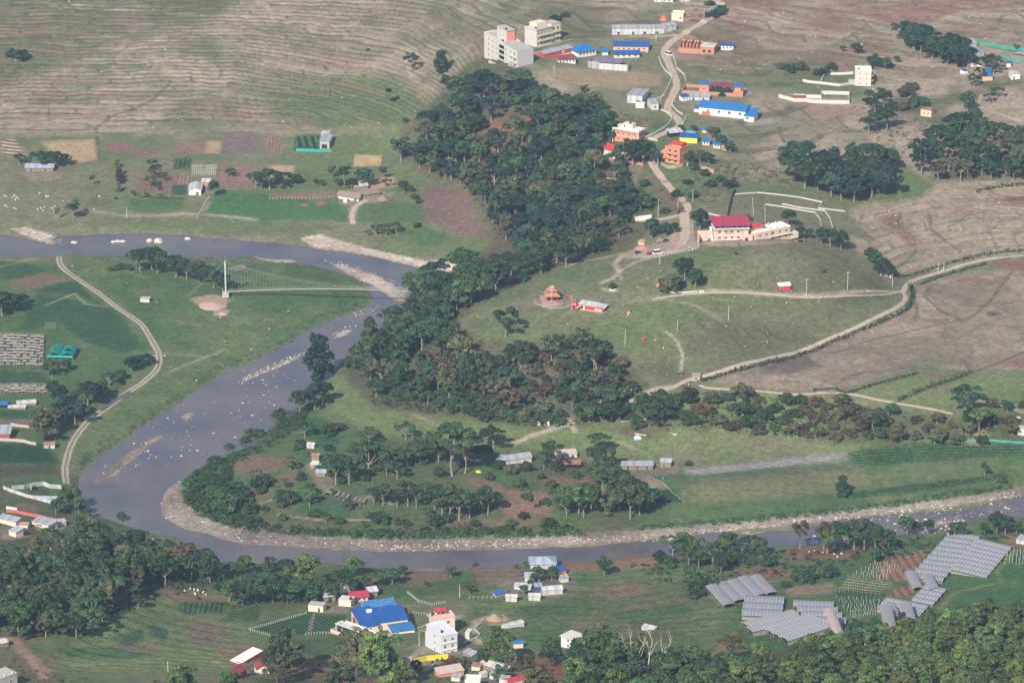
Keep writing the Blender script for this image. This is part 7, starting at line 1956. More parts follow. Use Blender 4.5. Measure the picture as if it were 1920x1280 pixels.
 boxes('trim', [(W * .2, W, -.07, -.004, -.1, .35), (W * .36, W * .40, -.09, -.075, .36, 2.8)], M_WHITE, r2)
 boxes('notice_board', [(W * .72, W * .95, -.12, -.01, .9, 1.7)], M_WHITE, r2)
 bm = bmesh.new(); slab(bm, [(W * .16, -2.2, .6), (W * .32, -1.6, 2.2), (W * .32, -.1, 2.6), (W * .16, -.1, 1.9)], .06); mesh_obj('canopy', bm, M_BRICK, r2)
temple()
wall_line([(1002,562),(1004,570),(1030,578),(1056,577),(1072,572)], .5, .5, M_STONE, 'low_wall', 'low stone kerb curving around the temple platform', 'wall', ragged=.2)
wall_line([(1240,538),(1246,543),(1262,549),(1285,549),(1308,547)], .75, .4, M_CONCL, 'ring_wall', 'low curved white wall under three dark trees', 'wall')
house((1311, 549), (1321, 549), 1.4, 1.0, 'small pale stone box at the end of the ring wall', M_CONCL, 'slab', M_CONCL, 'stone_box', 'box', over=.08)
p = at(1149, 543); bm = bmesh.new(); tube_line(bm, Vector((0, 0, -.5)), Vector((0, 0, .35)), 2.2, 18); bmesh.ops.contextual_create(bm, geom=[v_ for v_ in bm.verts if v_.co.z > .3])
o = mesh_obj('plinth', bm, M_CONCL); o.location = (p.x, p.y, p.z); tag(o, 'low round pale plinth beneath the small meadow bush', 'plinth')
# ------------------------------------------------------------------ west bank
r_, W_ = house((263, 566), (280, 567), 3.4, 2.0, 'small grey concrete hut alone on the river meadow', M_CONCL, 'slab', M_CONC, 'hut', 'hut', over=.2, doors=[('R', .5, 1.0)])
lattice('plant_frame', 'big bamboo plant frame with many rails at the left edge', [(-6,688),(80,690),(82,632),(-6,628)], 14, 11, 1.9, M_TIMBER, 'plant frame', r=.075)
lattice('plant_frame', 'smaller bamboo plant frame below the big one', [(-6,739),(95,740),(95,724),(-6,724)], 15, 4, 1.8, M_TIMBER, 'plant frame', r=.075)
lattice('plant_frame', 'tiny frame of sticks in the dark crop plot', [(86,618),(104,618),(104,610),(86,610)], 4, 2, 1.6, M_TIMBER, 'plant frame', r=.05)
# sagging green net house
root, W = place('net_house', (89, 673), (136, 676), 'turquoise net covered shelter with holes in its roof', 'net house')
bm = bmesh.new(); D_ = 15; nx, ny = 8, 6
vv = [[bm.verts.new((W * i / nx, D_ * j / ny, 2.6 + 1.3 * math.sin(math.pi * ((i / nx * 2) % 1)) + .2 * math.sin(3 * j + i))) for i in range(nx + 1)] for j in range(ny + 1)]
for j in range(ny):
 for i in range(nx):
  if (j, i) in ((3, 1), (2, 5), (2, 6)): continue
  bm.faces.new((vv[j][i], vv[j][i + 1], vv[j + 1][i + 1], vv[j + 1][i]))
bmesh.ops.solidify(bm, geom=bm.faces[:], thickness=.05)
mesh_obj('net_roof', bm, M_TARPT, root)
boxes('net_curtain', [(W + .01, W + .06, .3, D_, .4, 2.7), (0, W, -.06, -.01, 1.5, 2.7)], M_TARPT, root)
boxes('post', [(W * i / 4 - .06, W * i / 4 + .06, D_ * j / 3 - .06, D_ * j / 3 + .06, -.4, 2.7) for i in range(5) for j in range(4)], M_TIMBER, root)
boxes('straw_bed', [(1, W - 1, 4.5, 9.5, -.2, .7)], mat('straw_floor', (.20, .15, .12), .95, .3, 1.5), root)
house((-8, 764), (15, 764), 5.5, 1.6, 'blue tarpaulin shelter cut by the left edge', M_VOID, 'gable', M_TARPB, 'shelter', 'shelter', 1.0, .3)
house((15, 767), (48, 768), 2.6, 1.3, 'low white sheeted row by the blue tarpaulin', M_WOOD, 'shed', M_SHEETL, 'shelter', 'shelter', .5, .2)
house((32, 760), (68, 760), 3.4, 1.4, 'upper white sheeted row by the blue tarpaulin', M_WOOD, 'shed', M_SHEETL, 'shelter', 'shelter', .6, .2)
house((-10, 822), (19, 824), 8, 3.2, 'house with a big grey sheet roof at the left edge', mat('dark_red', (.32, .05, .05)), 'shed', M_SHEET, 'house', 'house', 1.6, .4, win=[('F', 3, .05, .95)], ww=.8)
wall_line([(-10,826),(20,827),(45,829),(58,833),(68,834)], 1.7, .25, mat('patched_sheet', (.52, .42, .38), .8, .35, 1.5, .15, .4, (.34, .2, .16)), 'sheet_fence', 'patched pale sheet fence in front of the grey roofed house', 'fence', ragged=.15)
wall_line([(20,798),(36,800),(62,803)], 1.8, .2, MATS['patched_sheet'], 'sheet_fence', 'short row of pale sheets behind the grey roofed house', 'fence', ragged=.3)
house((83, 840), (103, 841), 3.5, 2.4, 'small hut with a rusty roof beside the olive tree', M_SHEETL, 'gable', M_RUST, 'hut', 'hut', .8, .3, doors=[('F', .5, .8)])
# metal-fenced yard
wall_line([(6,916),(20,922),(50,932),(97,944)], 1.7, .15, M_SHEETL, 'sheet_fence', 'front sheet metal fence of the long riverside yard', 'fence')
wall_line([(22,918),(45,916),(60,912),(82,910),(95,915),(114,916),(116,922)], 2.2, .15, M_SHEETL, 'sheet_fence', 'back sheet metal fence of the long riverside yard', 'fence')
house((24, 927), (112, 945), 2.6, 1.5, 'long low bluish sheet roof inside the riverside yard', M_WOOD, 'shed', mat('bluish_sheet', (.36, .42, .50), .5, .2, .7, .4, .25, (.3, .25, .2), .3, 'X', .6), 'shed', 'shed', .5, .2)
wall_line([(58,918),(60,914)], 2.2, .3, M_WHITE, 'white_post', 'white gate posts in the riverside yard', 'gate post'); p = at(65, 917); water_tank_o = empty('water_tank', (p.x, p.y, p.z)); tag(water_tank_o, 'dark tank standing in the riverside yard', 'water tank'); water_tank(water_tank_o, 0, 0, 0, M_TANKB, .9, 2.0)
# poultry houses
house((-4, 978), (30, 988), 4, 2.6, 'long cream poultry house with a grey roof at the left edge', M_CREAM, 'shed', M_SHEET, 'poultry_house', 'poultry house', .8, .3)
house((17, 1003), (30, 1007), 5, 2.6, 'cream block building with a bluish roof, lowest of the poultry houses', M_CREAM, 'shed', MATS['bluish_sheet'], 'poultry_house', 'poultry house', .6, .3)
house((60, 982), (94, 994), 6, 2.2, 'white poultry shed with a flat grey roof', M_CREAM, 'shed', M_SHEET, 'poultry_house', 'poultry house', .7, .3, win=[('F', 1, .1, .7)], ww=3.5, wh=.7)
house((98, 985), (112, 987), 3, 2.0, 'small sheet hut right of the white poultry shed', M_SHEETL, 'shed', MATS['bluish_sheet'], 'hut', 'hut', .4, .2)
house((113, 985), (124, 985), 3, 2.2, 'pale end hut of the poultry yard', M_SHEETL, 'shed', M_SHEETL, 'hut', 'hut', .4, .2)
house((32, 986), (52, 990), 4, 1.5, 'orange tiled low roof between the poultry houses', M_CREAM, 'gable', mat('clay_roof', (.36, .22, .15)), 'shed', 'shed', .8, .3)
wall_line([(12,960),(33,962),(50,966),(72,970),(90,975),(110,978)], 1.8, .2, mat('red_brick', (.48, .15, .11)), 'brick_wall', 'red and white wall behind the poultry yard lawn', 'wall', ragged=.1)
wall_line([(12,957),(32,960)], 2.4, .25, M_WHITE, 'white_wall', 'short white wall at the left of the poultry yard', 'wall')
# bottom left corner
house((-8, 1213), (16, 1211), 5, 2.0, 'pale roofed shed at the bottom left edge', M_WOOD, 'gable', M_SHEETL, 'shed', 'shed', .8, .3)
r_, W_ = house((-8, 1290), (33, 1284), 8, 5.0, 'unfinished grey block house at the bottom left corner', M_CONC, 'slab', M_CONC, over=.15, win=[('F', 2, .1, .9)])
boxes('roof_post', [(W_ * u - .14, W_ * u + .14, .2, .48, 5.22, 6.4) for u in (.1, .45, .8)], M_WHITE, r_); boxes('roof_wall', [(0, W_ * .4, 4, 4.2, 5.22, 6.2)], M_CONC, r_)
# ------------------------------------------------------------------ inside the bend
house((575, 840), (589, 841), 3.2, 2.2, 'tiny white sheet hut by the green plots', M_SHEETL, 'gable', M_SHEETL, 'hut', 'hut', .7, .2)
house((584, 862), (598, 862), 3, 2.6, 'two storey wooden shack with a rusty roof', M_WOOD, 'gable', M_RUST, 'shack', 'shack', .8, .3, win=[('F', 2, .1, .9)], ww=.6)
house((582, 876), (600, 878), 4, 1.8, 'collapsed pale plank shack below the wooden one', M_TIMBER, 'shed', M_CONCL, 'shack', 'shack', .5, .3)
house((592, 893), (610, 893), 3.5, 2.0, 'bluish sheet shelter above the rubbish heap', M_WOOD, 'shed', MATS['bluish_sheet'], 'shelter', 'shelter', .5, .4)
house((555, 835), (570, 834), 3, 1.8, 'crumpled dark shelter left of the tiny white hut', M_WOOD, 'gable', M_VOID, 'shelter', 'shelter', .8, .2)
for i, (a_, b_) in enumerate([((614, 930), (622, 920)), ((631, 935), (637, 925)), ((640, 937), (646, 927)), ((648, 940), (654, 930)), ((663, 945), (669, 935)), ((671, 947), (677, 937)), ((679, 948), (685, 938))]):
 tunnel(a_, b_, 2.0 if i else 4.2, 'grey hoop shelter in a broken row in the river bend', 1.0, 1.3, mat('hoop_cloth', (.21, .19, .18), .9, .3, 1.2, .05, .3, (.3, .26, .23)), 'hoop_shelter', 'shelter', 'row of grey hoop shelters')
house((711, 864), (726, 864), 3.5, 1.2, 'low pale tent between the trees in the river bend', M_SHEETL, 'hip', M_SHEETL, 'tent', 'tent', 1.0, .2)
r_, W_ = house((948, 870), (997, 866), 7, 2.8, 'grey metal roofed house with a darker blue end', M_SHEETL, 'gable', M_SHEET, 'house', 'house', 1.3, .5)
house((930, 868), (947, 871), 5, 2.4, 'bluish lean to joined to the grey metal roofed house', M_VOID, 'shed', mat('bluegrey_sheet', (.30, .36, .45)), 'shed', 'shed', .7, .3)
house((1044, 859), (1082, 858), 4.5, 2.4, 'white walled shed with a patched sheet roof', M_CONCL, 'shed', MATS['patched_sheet'], 'shed', 'shed', .8, .3, doors=[('F', .3, .8), ('F', .8, .8)])
house((1044, 876), (1088, 877), 4, 2.2, 'low dark walled shed with a brown roof', M_VOID, 'shed', M_RUST, 'shed', 'shed', .6, .5)
r_, W_ = house((1166, 880), (1224, 880), 4, 2.3, 'long shabby shed with a bluish patched roof', M_WOOD, 'shed', M_SHEET, 'shed', 'shed', .7, .5, doors=[('F', .2, 1.2), ('F', .5, 1.2), ('F', .8, 1.2)])
house((1238, 876), (1258, 876), 3.5, 3.0, 'square brown hut with a blue edged roof', M_WOOD, 'shed', MATS['bluish_sheet'], 'hut', 'hut', .6, .3, doors=[('F', .35, 1.0)])
house((996, 796), (1030, 798), 4, 2.2, 'ruined white walled hut with a dark rusty roof', M_WHITE, 'shed', M_RUST, 'hut', 'hut', .4, .1, win=[('F', 2, .2, .8)])
house((1189, 825), (1202, 824), 3.2, .9, 'small pale blue tent on the green meadow', mat('sky_blue_cloth', (.30, .48, .66), .8, .2, 1), 'hip', mat('pale_cloth', (.6, .66, .72), .8, .2, 1), 'tent', 'tent', 1.2, .15)
heap((897, 884), 8, .8, M_YELLOW, 'crumpled yellow tarpaulin on the ground', 'tarpaulin', 'tarpaulin')
wall_line([(1165,790),(1210,786),(1230,788)], .5, .5, M_STONE, 'foundation', 'pale low foundation by the scrub bank', 'foundation')
for L_, R_, lab in [((1190, 813), (1212, 816), 'pale concrete foundation slab left of two on the meadow'), ((1250, 808), (1268, 816), 'pale concrete foundation slab right of two on the meadow')]:
 root, W = place('foundation_slab', L_, R_, lab, 'foundation'); boxes('slab', [(0, W, 0, 2.2, -.4, .25)], M_CONCL, root); boxes('kerb', [(0, W, -.25, -.01, -.4, .4)], M_CONCL, root)
post_fence([(1215,895),(1240,905),(1262,925),(1282,942)], 2.2, 1.1, .08, M_POLE, 'white post fence at the corner of the riverside field', wires=1)
root, W = place('trough', (1211, 915), (1231, 916), 'turquoise trough beside the reddish stack yard', 'trough'); boxes('basin', [(0, W, 0, .2, -.2, .5), (0, W, 1.3, 1.5, -.2, .5), (0, .2, .2, 1.3, -.2, .5), (W - .2, W, .2, 1.3, -.2, .5), (.2, W - .2, .2, 1.3, -.2, .1)], M_TARPT, root)
# stone hut on the path
r_, W_ = house((1298, 714), (1313, 715), 5, 2.6, 'small stone hut beside the mound path', mat('tan_stone', (.42, .34, .26), .95, .3, 1.6, .1, bump=.4), 'slab', M_STONE, 'stone_hut', 'hut', over=.15, win=[('F', 1, .2, .7)], doors=[('R', .5, 1.0)])
root, W = place('bench', (1308, 722), (1318, 727), 'low grey stone bench slab in front of the stone hut', 'bench'); boxes('seat', [(0, W, 0, 1.6, .25, .42)], M_CONCL, root); boxes('leg', [(.2, .5, .2, 1.4, -.2, .25), (W - .5, W - .2, .2, 1.4, -.2, .25)], M_CONC, root)
house((1908, 815), (1930, 818), 4, 4.0, 'pale hut cut by the right edge under the slope', M_CONCL, 'slab', M_CONC, 'hut', 'hut', over=.1)
post_fence([(1806,828),(1850,826),(1885,829),(1935,833)], 6, 1.1, .06, M_POLE, 'turquoise net fence along the top of the maize', net=M_TARPT)
house((1905, 790), (1913, 790), 2, 1.6, 'tiny white sheet hut near the right edge', M_WHITE, 'shed', M_WHITE, 'hut', 'hut', .3, .1)
heap((1895, 795), 5, .9, mat('orange_tarp', (.55, .16, .07), .8, .2, 1), 'small orange tarpaulin near the right edge', 'tarpaulin', 'tarpaulin')
# ------------------------------------------------------------------ near side, shack cluster
house((995, 1066), (1042, 1066), 9, 2.6, 'wide grey hipped sheet roof at the river edge of the shacks', M_SHEETL, 'hip', MATS['bluegrey_sheet'], 'house', 'house', 2.0, .7, doors=[('F', .3, 1.2)])
house((984, 1090), (1002, 1090), 4, 2.4, 'bluish shack at the left of the shack cluster', M_SHEETL, 'shed', MATS['bluish_sheet'], 'shack', 'shack', .7, .3)
house((1045, 1077), (1062, 1076), 3.5, 2.4, 'little shack with a blue roof edge and orange wall', M_ORANGE, 'shed', M_BLUED, 'shack', 'shack', .8, .3)
house((1052, 1092), (1066, 1090), 3, 2.2, 'tiny grey shack right of the cluster trees', M_CONCL, 'shed', M_SHEET, 'shack', 'shack', .6, .3)
house((964, 1104), (995, 1106), 3.5, 1.6, 'long pale rubble shed above the white shacks', M_CONCL, 'shed', M_SHEETL, 'shed', 'shed', .4, .3)
house((930, 1120), (947, 1116), 3, 1.4, 'low shack with a deep blue tarpaulin roof', M_BRICK, 'shed', M_TARPB, 'shack', 'shack', .6, .3)
house((948, 1127), (969, 1128), 3.6, 2.4, 'white sheet shack with pale gabled roof, left of the pair', M_SHEETL, 'gable', M_SHEETL, 'shack', 'shack', .7, .3, doors=[('R', .5, .9)])
house((991, 1125), (1013, 1126), 3.6, 2.4, 'white sheet shack with pale gabled roof, right of the pair', M_SHEETL, 'gable', M_SHEETL, 'shack', 'shack', .7, .3)
r_, W_ = house((1018, 1116), (1055, 1113), 5, 2.6, 'long pale sheet barn at the right of the shack cluster', M_SHEETL, 'gable', M_SHEETL, 'barn', 'barn', .9, .3)
house((1003, 1107), (1016, 1106), 3, 2.0, 'small shack with blue sheets behind the white pair', M_BLUED, 'shed', M_SHEET, 'shack', 'shack', .5, .3)
post_fence([(880,1122),(905,1122),(930,1121)], 1.8, 1.3, .07, M_POLE, 'pale post fence left of the blue tarpaulin shack', wires=1)
house((948, 1178), (983, 1175), 3.5, 2.0, 'low curved pale roofed shelter by the earth mound', M_CONCL, 'archx', M_SHEETL, 'shelter', 'shelter', .6, .2)
house((964, 1215), (981, 1214), 3.5, 2.4, 'small cream hut with a blue roof beside the dense tree', M_CREAM, 'gable', M_BLUE, 'hut', 'hut', .8, .3)
# white flat-roofed house
r_, W_ = house((1052, 1212), (1076, 1216), 7, 5.0, 'white two storey house with a thin flat roof half hidden by trees', M_WHITE, 'slab', M_CONCL, over=.6, win=[('F', 1, .3, .8), ('L', 2, .1, .9)], storeys=2, ww=.9)
house((1203, 1180), (1226, 1181), 3, 1.2, 'pale shed roof peeping over the dark trees', M_SHEETL, 'shed', M_SHEETL, 'shed', 'shed', .4, .2)
# ------------------------------------------------------------------ big blue roof
root, W = place('workshop', (688, 1187), (770, 1180), 'large workshop with deep blue sheet roofs and cream walls', 'workshop')
def hallpart(x0, x1, y0, y1, h, rise, m, nm, wm=M_CREAM, over=.5):
 walls(x1 - x0, y1 - y0, h, wm, root, 'shed', rise, x0=x0, y0=y0, name=nm + '_wall', z0=-2)
 roof('shed', x1 - x0, y1 - y0, h, m, root, rise, over, x0=x0, y0=y0, name=nm + '_roof')
hallpart(W * -.10, W * .30, 1.5, 17.5, 3.6, 2.3, M_BLUED, 'left_hall')
hallpart(W * .31, W * .98, 3.0, 14.5, 4.0, 2.1, M_BLUED, 'main_hall')
hallpart(W * .20, W * .92, 15.2, 22.5, 4.6, 1.6, mat('faded_blue_roof', (.03, .17, .42), .5, .16, .5, .4, .8, (.40, .40, .40), .16, 'X', .5), 'back_hall', M_WHITE)
hallpart(W * .52, W * 1.02, -4.5, 1.6, 2.0, .9, mat('worn_blue_roof', (.015, .15, .38), .5, .16, .4, .4, .5, (.34, .27, .24), .16, 'X', .5), 'lean_to', M_WHITE)
boxes('roof_light', [(W * .18, W * .30, 12.2, 13.6, 5.2, 6.4)], M_WHITE, root)
for u in (.1, .3): window(root, 'F', W * u, 1.6, 1.2, 1.2, W, 10, x0=0, y0=1.5)
window(root, 'R', 3, .6, 2.0, 2.6, W * .67, 10, x0=W * .31, y0=3.0, pane_m=M_VOID)
boxes('door_panel', [(W * -.10 - .1, W * -.10 - .004, 10.5, 15, -.5, 3.4)], mat('dark_red', (.32, .05, .05)), root)
# concrete frame in front
r_, W_ = place('concrete_frame', (628, 1184), (722, 1207), 'unfinished concrete floor slab on bare columns with tipped pink block walls', 'building site')
boxes('floor_slab', [(0, W_, 0, 4.4, 3.2, 3.5)], M_CONCL, r_)
boxes('column', [(W_ * u - .17, W_ * u + .17, y_, y_ + .34, -2.5, 3.2) for u in (.02, .3, .6, .92, .99) for y_ in (.1, 3.9)], M_CONCL, r_)
boxes('roof_post', [(W_ * u - .12, W_ * u + .12, y_, y_ + .24, 3.5, 5.0) for u in (.1, .3, .5, .7, .9) for y_ in (.2, 4.0)], M_CONC, r_)
boxes('slab_wall', [(W_ * .1, W_ * .95, 4.2, 4.4, 3.51, 4.3)], M_CONCL, r_)
boxes('block_wall', [(-.4, W_ * .32, -2.6, -2.35, -3, 1.6), (-.4, -.15, -2.34, 2.0, -3, 1.4)], M_PINK, r_)
# red-roofed house and outbuildings
r_, W_ = house((657, 1129), (690, 1127), 6, 2.8, 'brick farmhouse with a bright crimson roof', M_PINK, 'gable', MATS['crimson_roof'], 'farmhouse', 'farmhouse', 1.6, .7, win=[('F', 3, .05, .95)])
house((626, 1121), (655, 1118), 6, 2.8, 'long grey roof left of the crimson roof', M_WOOD, 'gable', M_SHEETL, 'shed', 'shed', 1.3, .5)
house((692, 1119), (708, 1117), 6, 2.8, 'grey sheet roof right of the crimson roof', M_WOOD, 'gable', M_SHEETL, 'shed', 'shed', 1.2, .5)
house((608, 1127), (631, 1125), 4.5, 2.4, 'open lean to with straw under a pale roof', M_WOOD, 'shed', M_SHEETL, 'shed', 'shed', .7, .5, doors=[('F', .5, 2.0)])
house((635, 1135), (658, 1137), 5, 3.0, 'cream flat roofed room with a black tank', M_CREAM, 'slab', M_CONCL, 'house', 'house', over=.15, tank=[(.9, .3, M_TANKB)])
r_, W_ = house((578, 1145), (606, 1147), 4.5, 3.0, 'small cream square hut with an unfinished roof edge', M_CREAM, 'slab', M_CONC, 'hut', 'hut', over=.05, doors=[('F', .72, .9)])
boxes('wall_stub', [(x_, x_ + .3, -.02, .22, 3.22, 3.6) for x_ in np.linspace(.1, W_ - .5, 6)], M_BRICK, r_)
# white house and the pink one behind
r_, W_ = house((812, 1190), (853, 1186), 6, 7.6, 'pink trimmed house with a red roof canopy behind the white house', M_CREAM, 'flat', M_CONC, win=[('F', 2, .1, .9)], storeys=2, band=M_PINK, parapet=M_PINK, tank=[(.12, .8, M_TANKB)])
roof('shed', W_ * .5, 2.6, 10.0, MATS['bright_red_roof'], r_, .5, .3, x0=W_ * .2, y0=3.0, name='canopy'); boxes('canopy_post', [(W_ * u, W_ * u + .1, y_, y_ + .1, 7.83, 10.0) for u in (.2, .44, .68) for y_ in (3.0, 5.5)], M_WHITE, r_)
r_, W_ = house((800, 1212), (827, 1225), 8.0, 9.6, 'white three storey house with dark square windows', mat('bluish_white_plaster', (.60, .63, .66), .8, .1, .5, .2, .2, (.5, .5, .5)), 'flat', M_CONCL, win=[('F', 1, .35, .8)], storeys=3, parapet=MATS['bluish_white_plaster'], ww=1.0, wh=1.2)
D_ = 8.0
for s in range(3):
 for u in (.25, .7): window(r_, 'R', D_ * u, s * 3.2 + 1.0, 1.1, 1.2, W_, D_)
water_tank(r_, W_ * .7, 2.5, 9.83, M_TANKB, .5)
boxes('stair_block', [(-2.4, -.004, .5, 3.5, -1.2, 6.0)], MATS['bluish_white_plaster'], r_)
boxes('ledge', [(W_ + .004, W_ + .5, .2, 7.8, 6.3, 6.45), (W_ + .004, W_ + .5, .2, 7.8, 3.1, 3.25)], M_WHITE, r_)
wall_line([(775,1244),(800,1238),(822,1236),(840,1234)], 2.4, .3, M_YELLOW, 'yellow_wall', 'bright yellow garden wall below the white house', 'wall')
wall_line([(770,1236),(776,1252)], 1.8, .5, M_CONCL, 'gate_wall', 'pale broken gate wall left of the yellow wall', 'wall', ragged=.3)
wall_line([(794,1258),(806,1256),(815,1250)], 2.4, .4, M_CONCL, 'ruined_wall', 'pale ruined wall below the yellow wall', 'wall', ragged=.4)
p = at(829, 1240); o = empty('water_tank', (p.x, p.y, p.z + 1.0)); tag(o, 'green plastic water tank beside the yellow wall', 'water tank'); water_tank(o, 0, 0, 0, M_TANKG, .5, 1.3)
wall_line([(870,1205),(895,1195),(900,1190),(890,1180),(905,1165),(918,1160)], .8, .3, M_CONCL, 'lane_wall', 'winding pale kerb wall of the lane by the pink house', 'wall')
wall_line([(722,1192),(745,1186),(775,1180),(800,1172)], .5, .3, M_CONCL, 'lane_wall', 'low pale kerb in front of the blue workshop', 'wall')
house((880, 1200), (886, 1195), 2, 4.0, 'slender pale chimney like tower by the lane wall', M_CONCL, 'slab', M_CONCL, 'tower', 'tower', over=.1)
# bottom shacks
house((823, 1269), (870, 1264), 5, 2.0, 'low house with a patched grey roof and orange walls', M_ORANGE, 'shed', MATS['patched_sheet'], 'shack', 'shack', .9, .3)
r_, W_ = house((872, 1288), (900, 1288), 5, 2.8, 'white flat roofed house at the bottom edge', M_WHITE, 'flat', M_CONCL, win=[('F', 2, .1, .9)], parapet=M_WHITE)
house((868, 1228), (885, 1232), 3.5, 1.6, 'crumpled grey roof above the bottom shacks', M_WOOD, 'shed', M_SHEET, 'shack', 'shack', .6, .3)
house((900, 1254), (948, 1260), 6, 2.4, 'large grey metal roof among the bottom shacks', M_WOOD, 'gable', M_SHEETL, 'shack', 'shack', 1.0, .4)
house((954, 1288), (982, 1284), 4, 2.8, 'pink hut with a red roof at the bottom edge', M_PINK, 'gable', M_RED, 'hut', 'hut', .9, .3)
house((984, 1288), (1006, 1292), 5, 2.2, 'pale roofed shed right of the red roofed hut', M_WOOD, 'shed', M_CONCL, 'shed', 'shed', .6, .3)
house((903, 1270), (914, 1268), 2, 2.0, 'pale gate hut between the bottom shacks', M_CONCL, 'slab', M_CONCL, 'hut', 'hut', over=.1)
heap((890, 1238), 8, .8, M_TARPB, 'blue tarpaulin bundle above the bottom shacks', 'tarpaulin', 'tarpaulin')
# red barn lower left
r_, W_ = house((402, 1286), (462, 1268), 5, 2.4, 'red roofed barn partly hidden by trees at the bottom', M_REDP, 'gable', mat('dusty_red_roof', (.26, .05, .06), .6, .2, .6, .3, .2, (.3, .14, .12), .2, 'X', .5), 'barn', 'barn', 1.6, .4)
house((450, 1245), (492, 1232), 5, 2.6, 'white roofed shed with a red end behind the barn', M_REDP, 'shed', M_WHITE, 'shed', 'shed', .4, .3)
house((482, 1262), (505, 1262), 6, 2.6, 'red roof right of the white roofed shed', M_WHITE, 'gabley', MATS['dusty_red_roof'], 'shed', 'shed', 1.4, .4)
for px_, lab in [([(467,1180),(500,1172),(540,1160),(575,1150)], 'white post fence along the top of the dark crop field'), ([(470,1182),(490,1188),(505,1191)], 'white post fence along the lower left of the dark crop field'), ([(573,1190),(600,1188),(628,1188)], 'short white post fence by the pink block wall'), ([(764,1112),(785,1128),(810,1135),(835,1130)], 'white post fence on the slope above the blue workshop'), ([(775,1150),(800,1153),(806,1160)], 'low pale rail fence beside the blue workshop')]:
 post_fence(px_, 1.25, 1.25, .085, M_POLE, lab, wires=1)
# ------------------------------------------------------------------ greenhouses
dn = 11
def g4(a, b_, c, d): return [(p[0], p[1] + dn) for p in (a, b_, c, d)]
rows_of_bays('greenhouse', 'left of the two big stepped greenhouse ranges', *g4((1783,993),(1838,1001),(1707,1078),(1762,1082)), 10)
rows_of_bays('greenhouse', 'right of the two big stepped greenhouse ranges', *g4((1832,1005),(1896,1016),(1782,1063),(1850,1073)), 8)
rows_of_bays('greenhouse', 'narrow stepped greenhouse range below the two big ones', *g4((1736,1092),(1776,1095),(1709,1122),(1750,1126)), 4)
rows_of_bays('greenhouse', 'wide low greenhouse range at the foot of the narrow one', *g4((1664,1116),(1742,1124),(1645,1136),(1724,1144)), 3)
rows_of_bays('greenhouse', 'three bay greenhouse range in the middle of the near slope', *g4((1398,1114),(1464,1114),(1391,1150),(1472,1152)), 3)
rows_of_bays('greenhouse', 'four bay greenhouse range right of the three bay one', *g4((1480,1122),(1554,1120),(1510,1162),(1585,1162)), 4)
rows_of_bays('greenhouse', 'long two bay greenhouse range set at a slant', *g4((1396,1162),(1494,1150),(1412,1181),(1508,1166)), 2)
rows_of_bays('greenhouse', 'lowest slanting greenhouse range with pale end net', *g4((1436,1178),(1534,1165),(1478,1198),(1560,1184)), 3)
for a_, b_, lab in [((1722, 1110), (1706, 1088), 'left vaulted tunnel at the end of the big range'), ((1752, 1112), (1738, 1092), 'right vaulted tunnel at the end of the big range'),
     ((1680, 1168), (1668, 1150), 'left vaulted tunnel at the foot of the wide range'), ((1708, 1172), (1697, 1152), 'right vaulted tunnel at the foot of the wide range'), ((1671, 1186), (1660, 1166), 'lowest vaulted tunnel by the dark trees')]:
 tunnel(a_, b_, 5.2, lab, 1.8, 1.1, group=None)
for a_, b_, lab in [((1368, 1140), (1334, 1114), 'leftmost of five small tunnels'), ((1388, 1132), (1352, 1108), 'second from the left of five small tunnels'), ((1408, 1128), (1374, 1104), 'middle one of five small tunnels'), ((1428, 1122), (1394, 1098), 'fourth from the left of five small tunnels'), ((1448, 1118), (1416, 1094), 'rightmost of five small tunnels')]:
 tunnel(a_, b_, 6.0, lab, 1.6, 1.0)
tunnel((1576, 1204), (1554, 1184), 4.6, 'single vaulted shed with a pinkish end wall beside the lowest range', 2.0, 1.5, mat('pinkish_film', (.36, .31, .31), .5, .2, 1, .3), 'vaulted_shed', 'shed', None, M_PINK)
lattice('bare_greenhouse', 'bare wooden greenhouse frame without its cover', [(1574,1110),(1650,1118),(1672,1102),(1590,1090)], 9, 4, 2.6, M_TIMBER, 'frame', r=.07)
for c4, lab, nx_, ny_ in [([(1568,1122),(1655,1128),(1650,1150),(1600,1158)], 'field of bare bean poles below the wooden frame', 11, 6), ([(1790,1168),(1690,1175),(1720,1160),(1790,1155)], 'sparse row of stakes above the hillside trees', 9, 2), ([(1885,1056),(1930,1060),(1930,1034),(1890,1034)], 'field of stakes at the right edge', 7, 5), ([(1600,1080),(1655,1085),(1690,1065),(1640,1058)], 'staked plot left of the red soil', 9, 5)]:
 P = at_many(c4); root = empty('stake_field', P[0]); tag(root, lab, 'stakes')
 bm = bmesh.new(); bm_box(bm, -.05, .05, -.05, .05, -.3, 2.0); me = bpy.data.meshes.new('stake'); bm.to_mesh(me); bm.free(); me.materials.append(M_POLE)
 for j in range(ny_ + 1):
  for i in range(nx_ + 1):
   u, v_ = (i + rnd.uniform(-.2, .2)) / nx_, (j + rnd.uniform(-.2, .2)) / ny_
   q = (P[0] * (1 - u) + P[1] * u) * (1 - v_) + (P[3] * (1 - u) + P[2] * u) * v_
   o = link(bpy.data.objects.new('stake', me), root); o.location = Vector((q.x, q.y, float(hz(q.x, q.y)))) - P[0]
   o.rotation_euler = (rnd.uniform(-.12, .12), rnd.uniform(-.12, .12), 0); o.scale = (1, 1, rnd.uniform(.6, 1.2))
house((1620, 1215), (1632, 1216), 3, 2.4, 'little pale hut behind the hillside trees', M_WHITE, 'gable', M_SHEETL, 'hut', 'hut', .6, .2)
house((1905, 1018), (1930, 1022), 5, 2.2, 'grey roof at the right edge above the greenhouses', M_SHEETL, 'shed', M_SHEET, 'shed', 'shed', .6, .2)
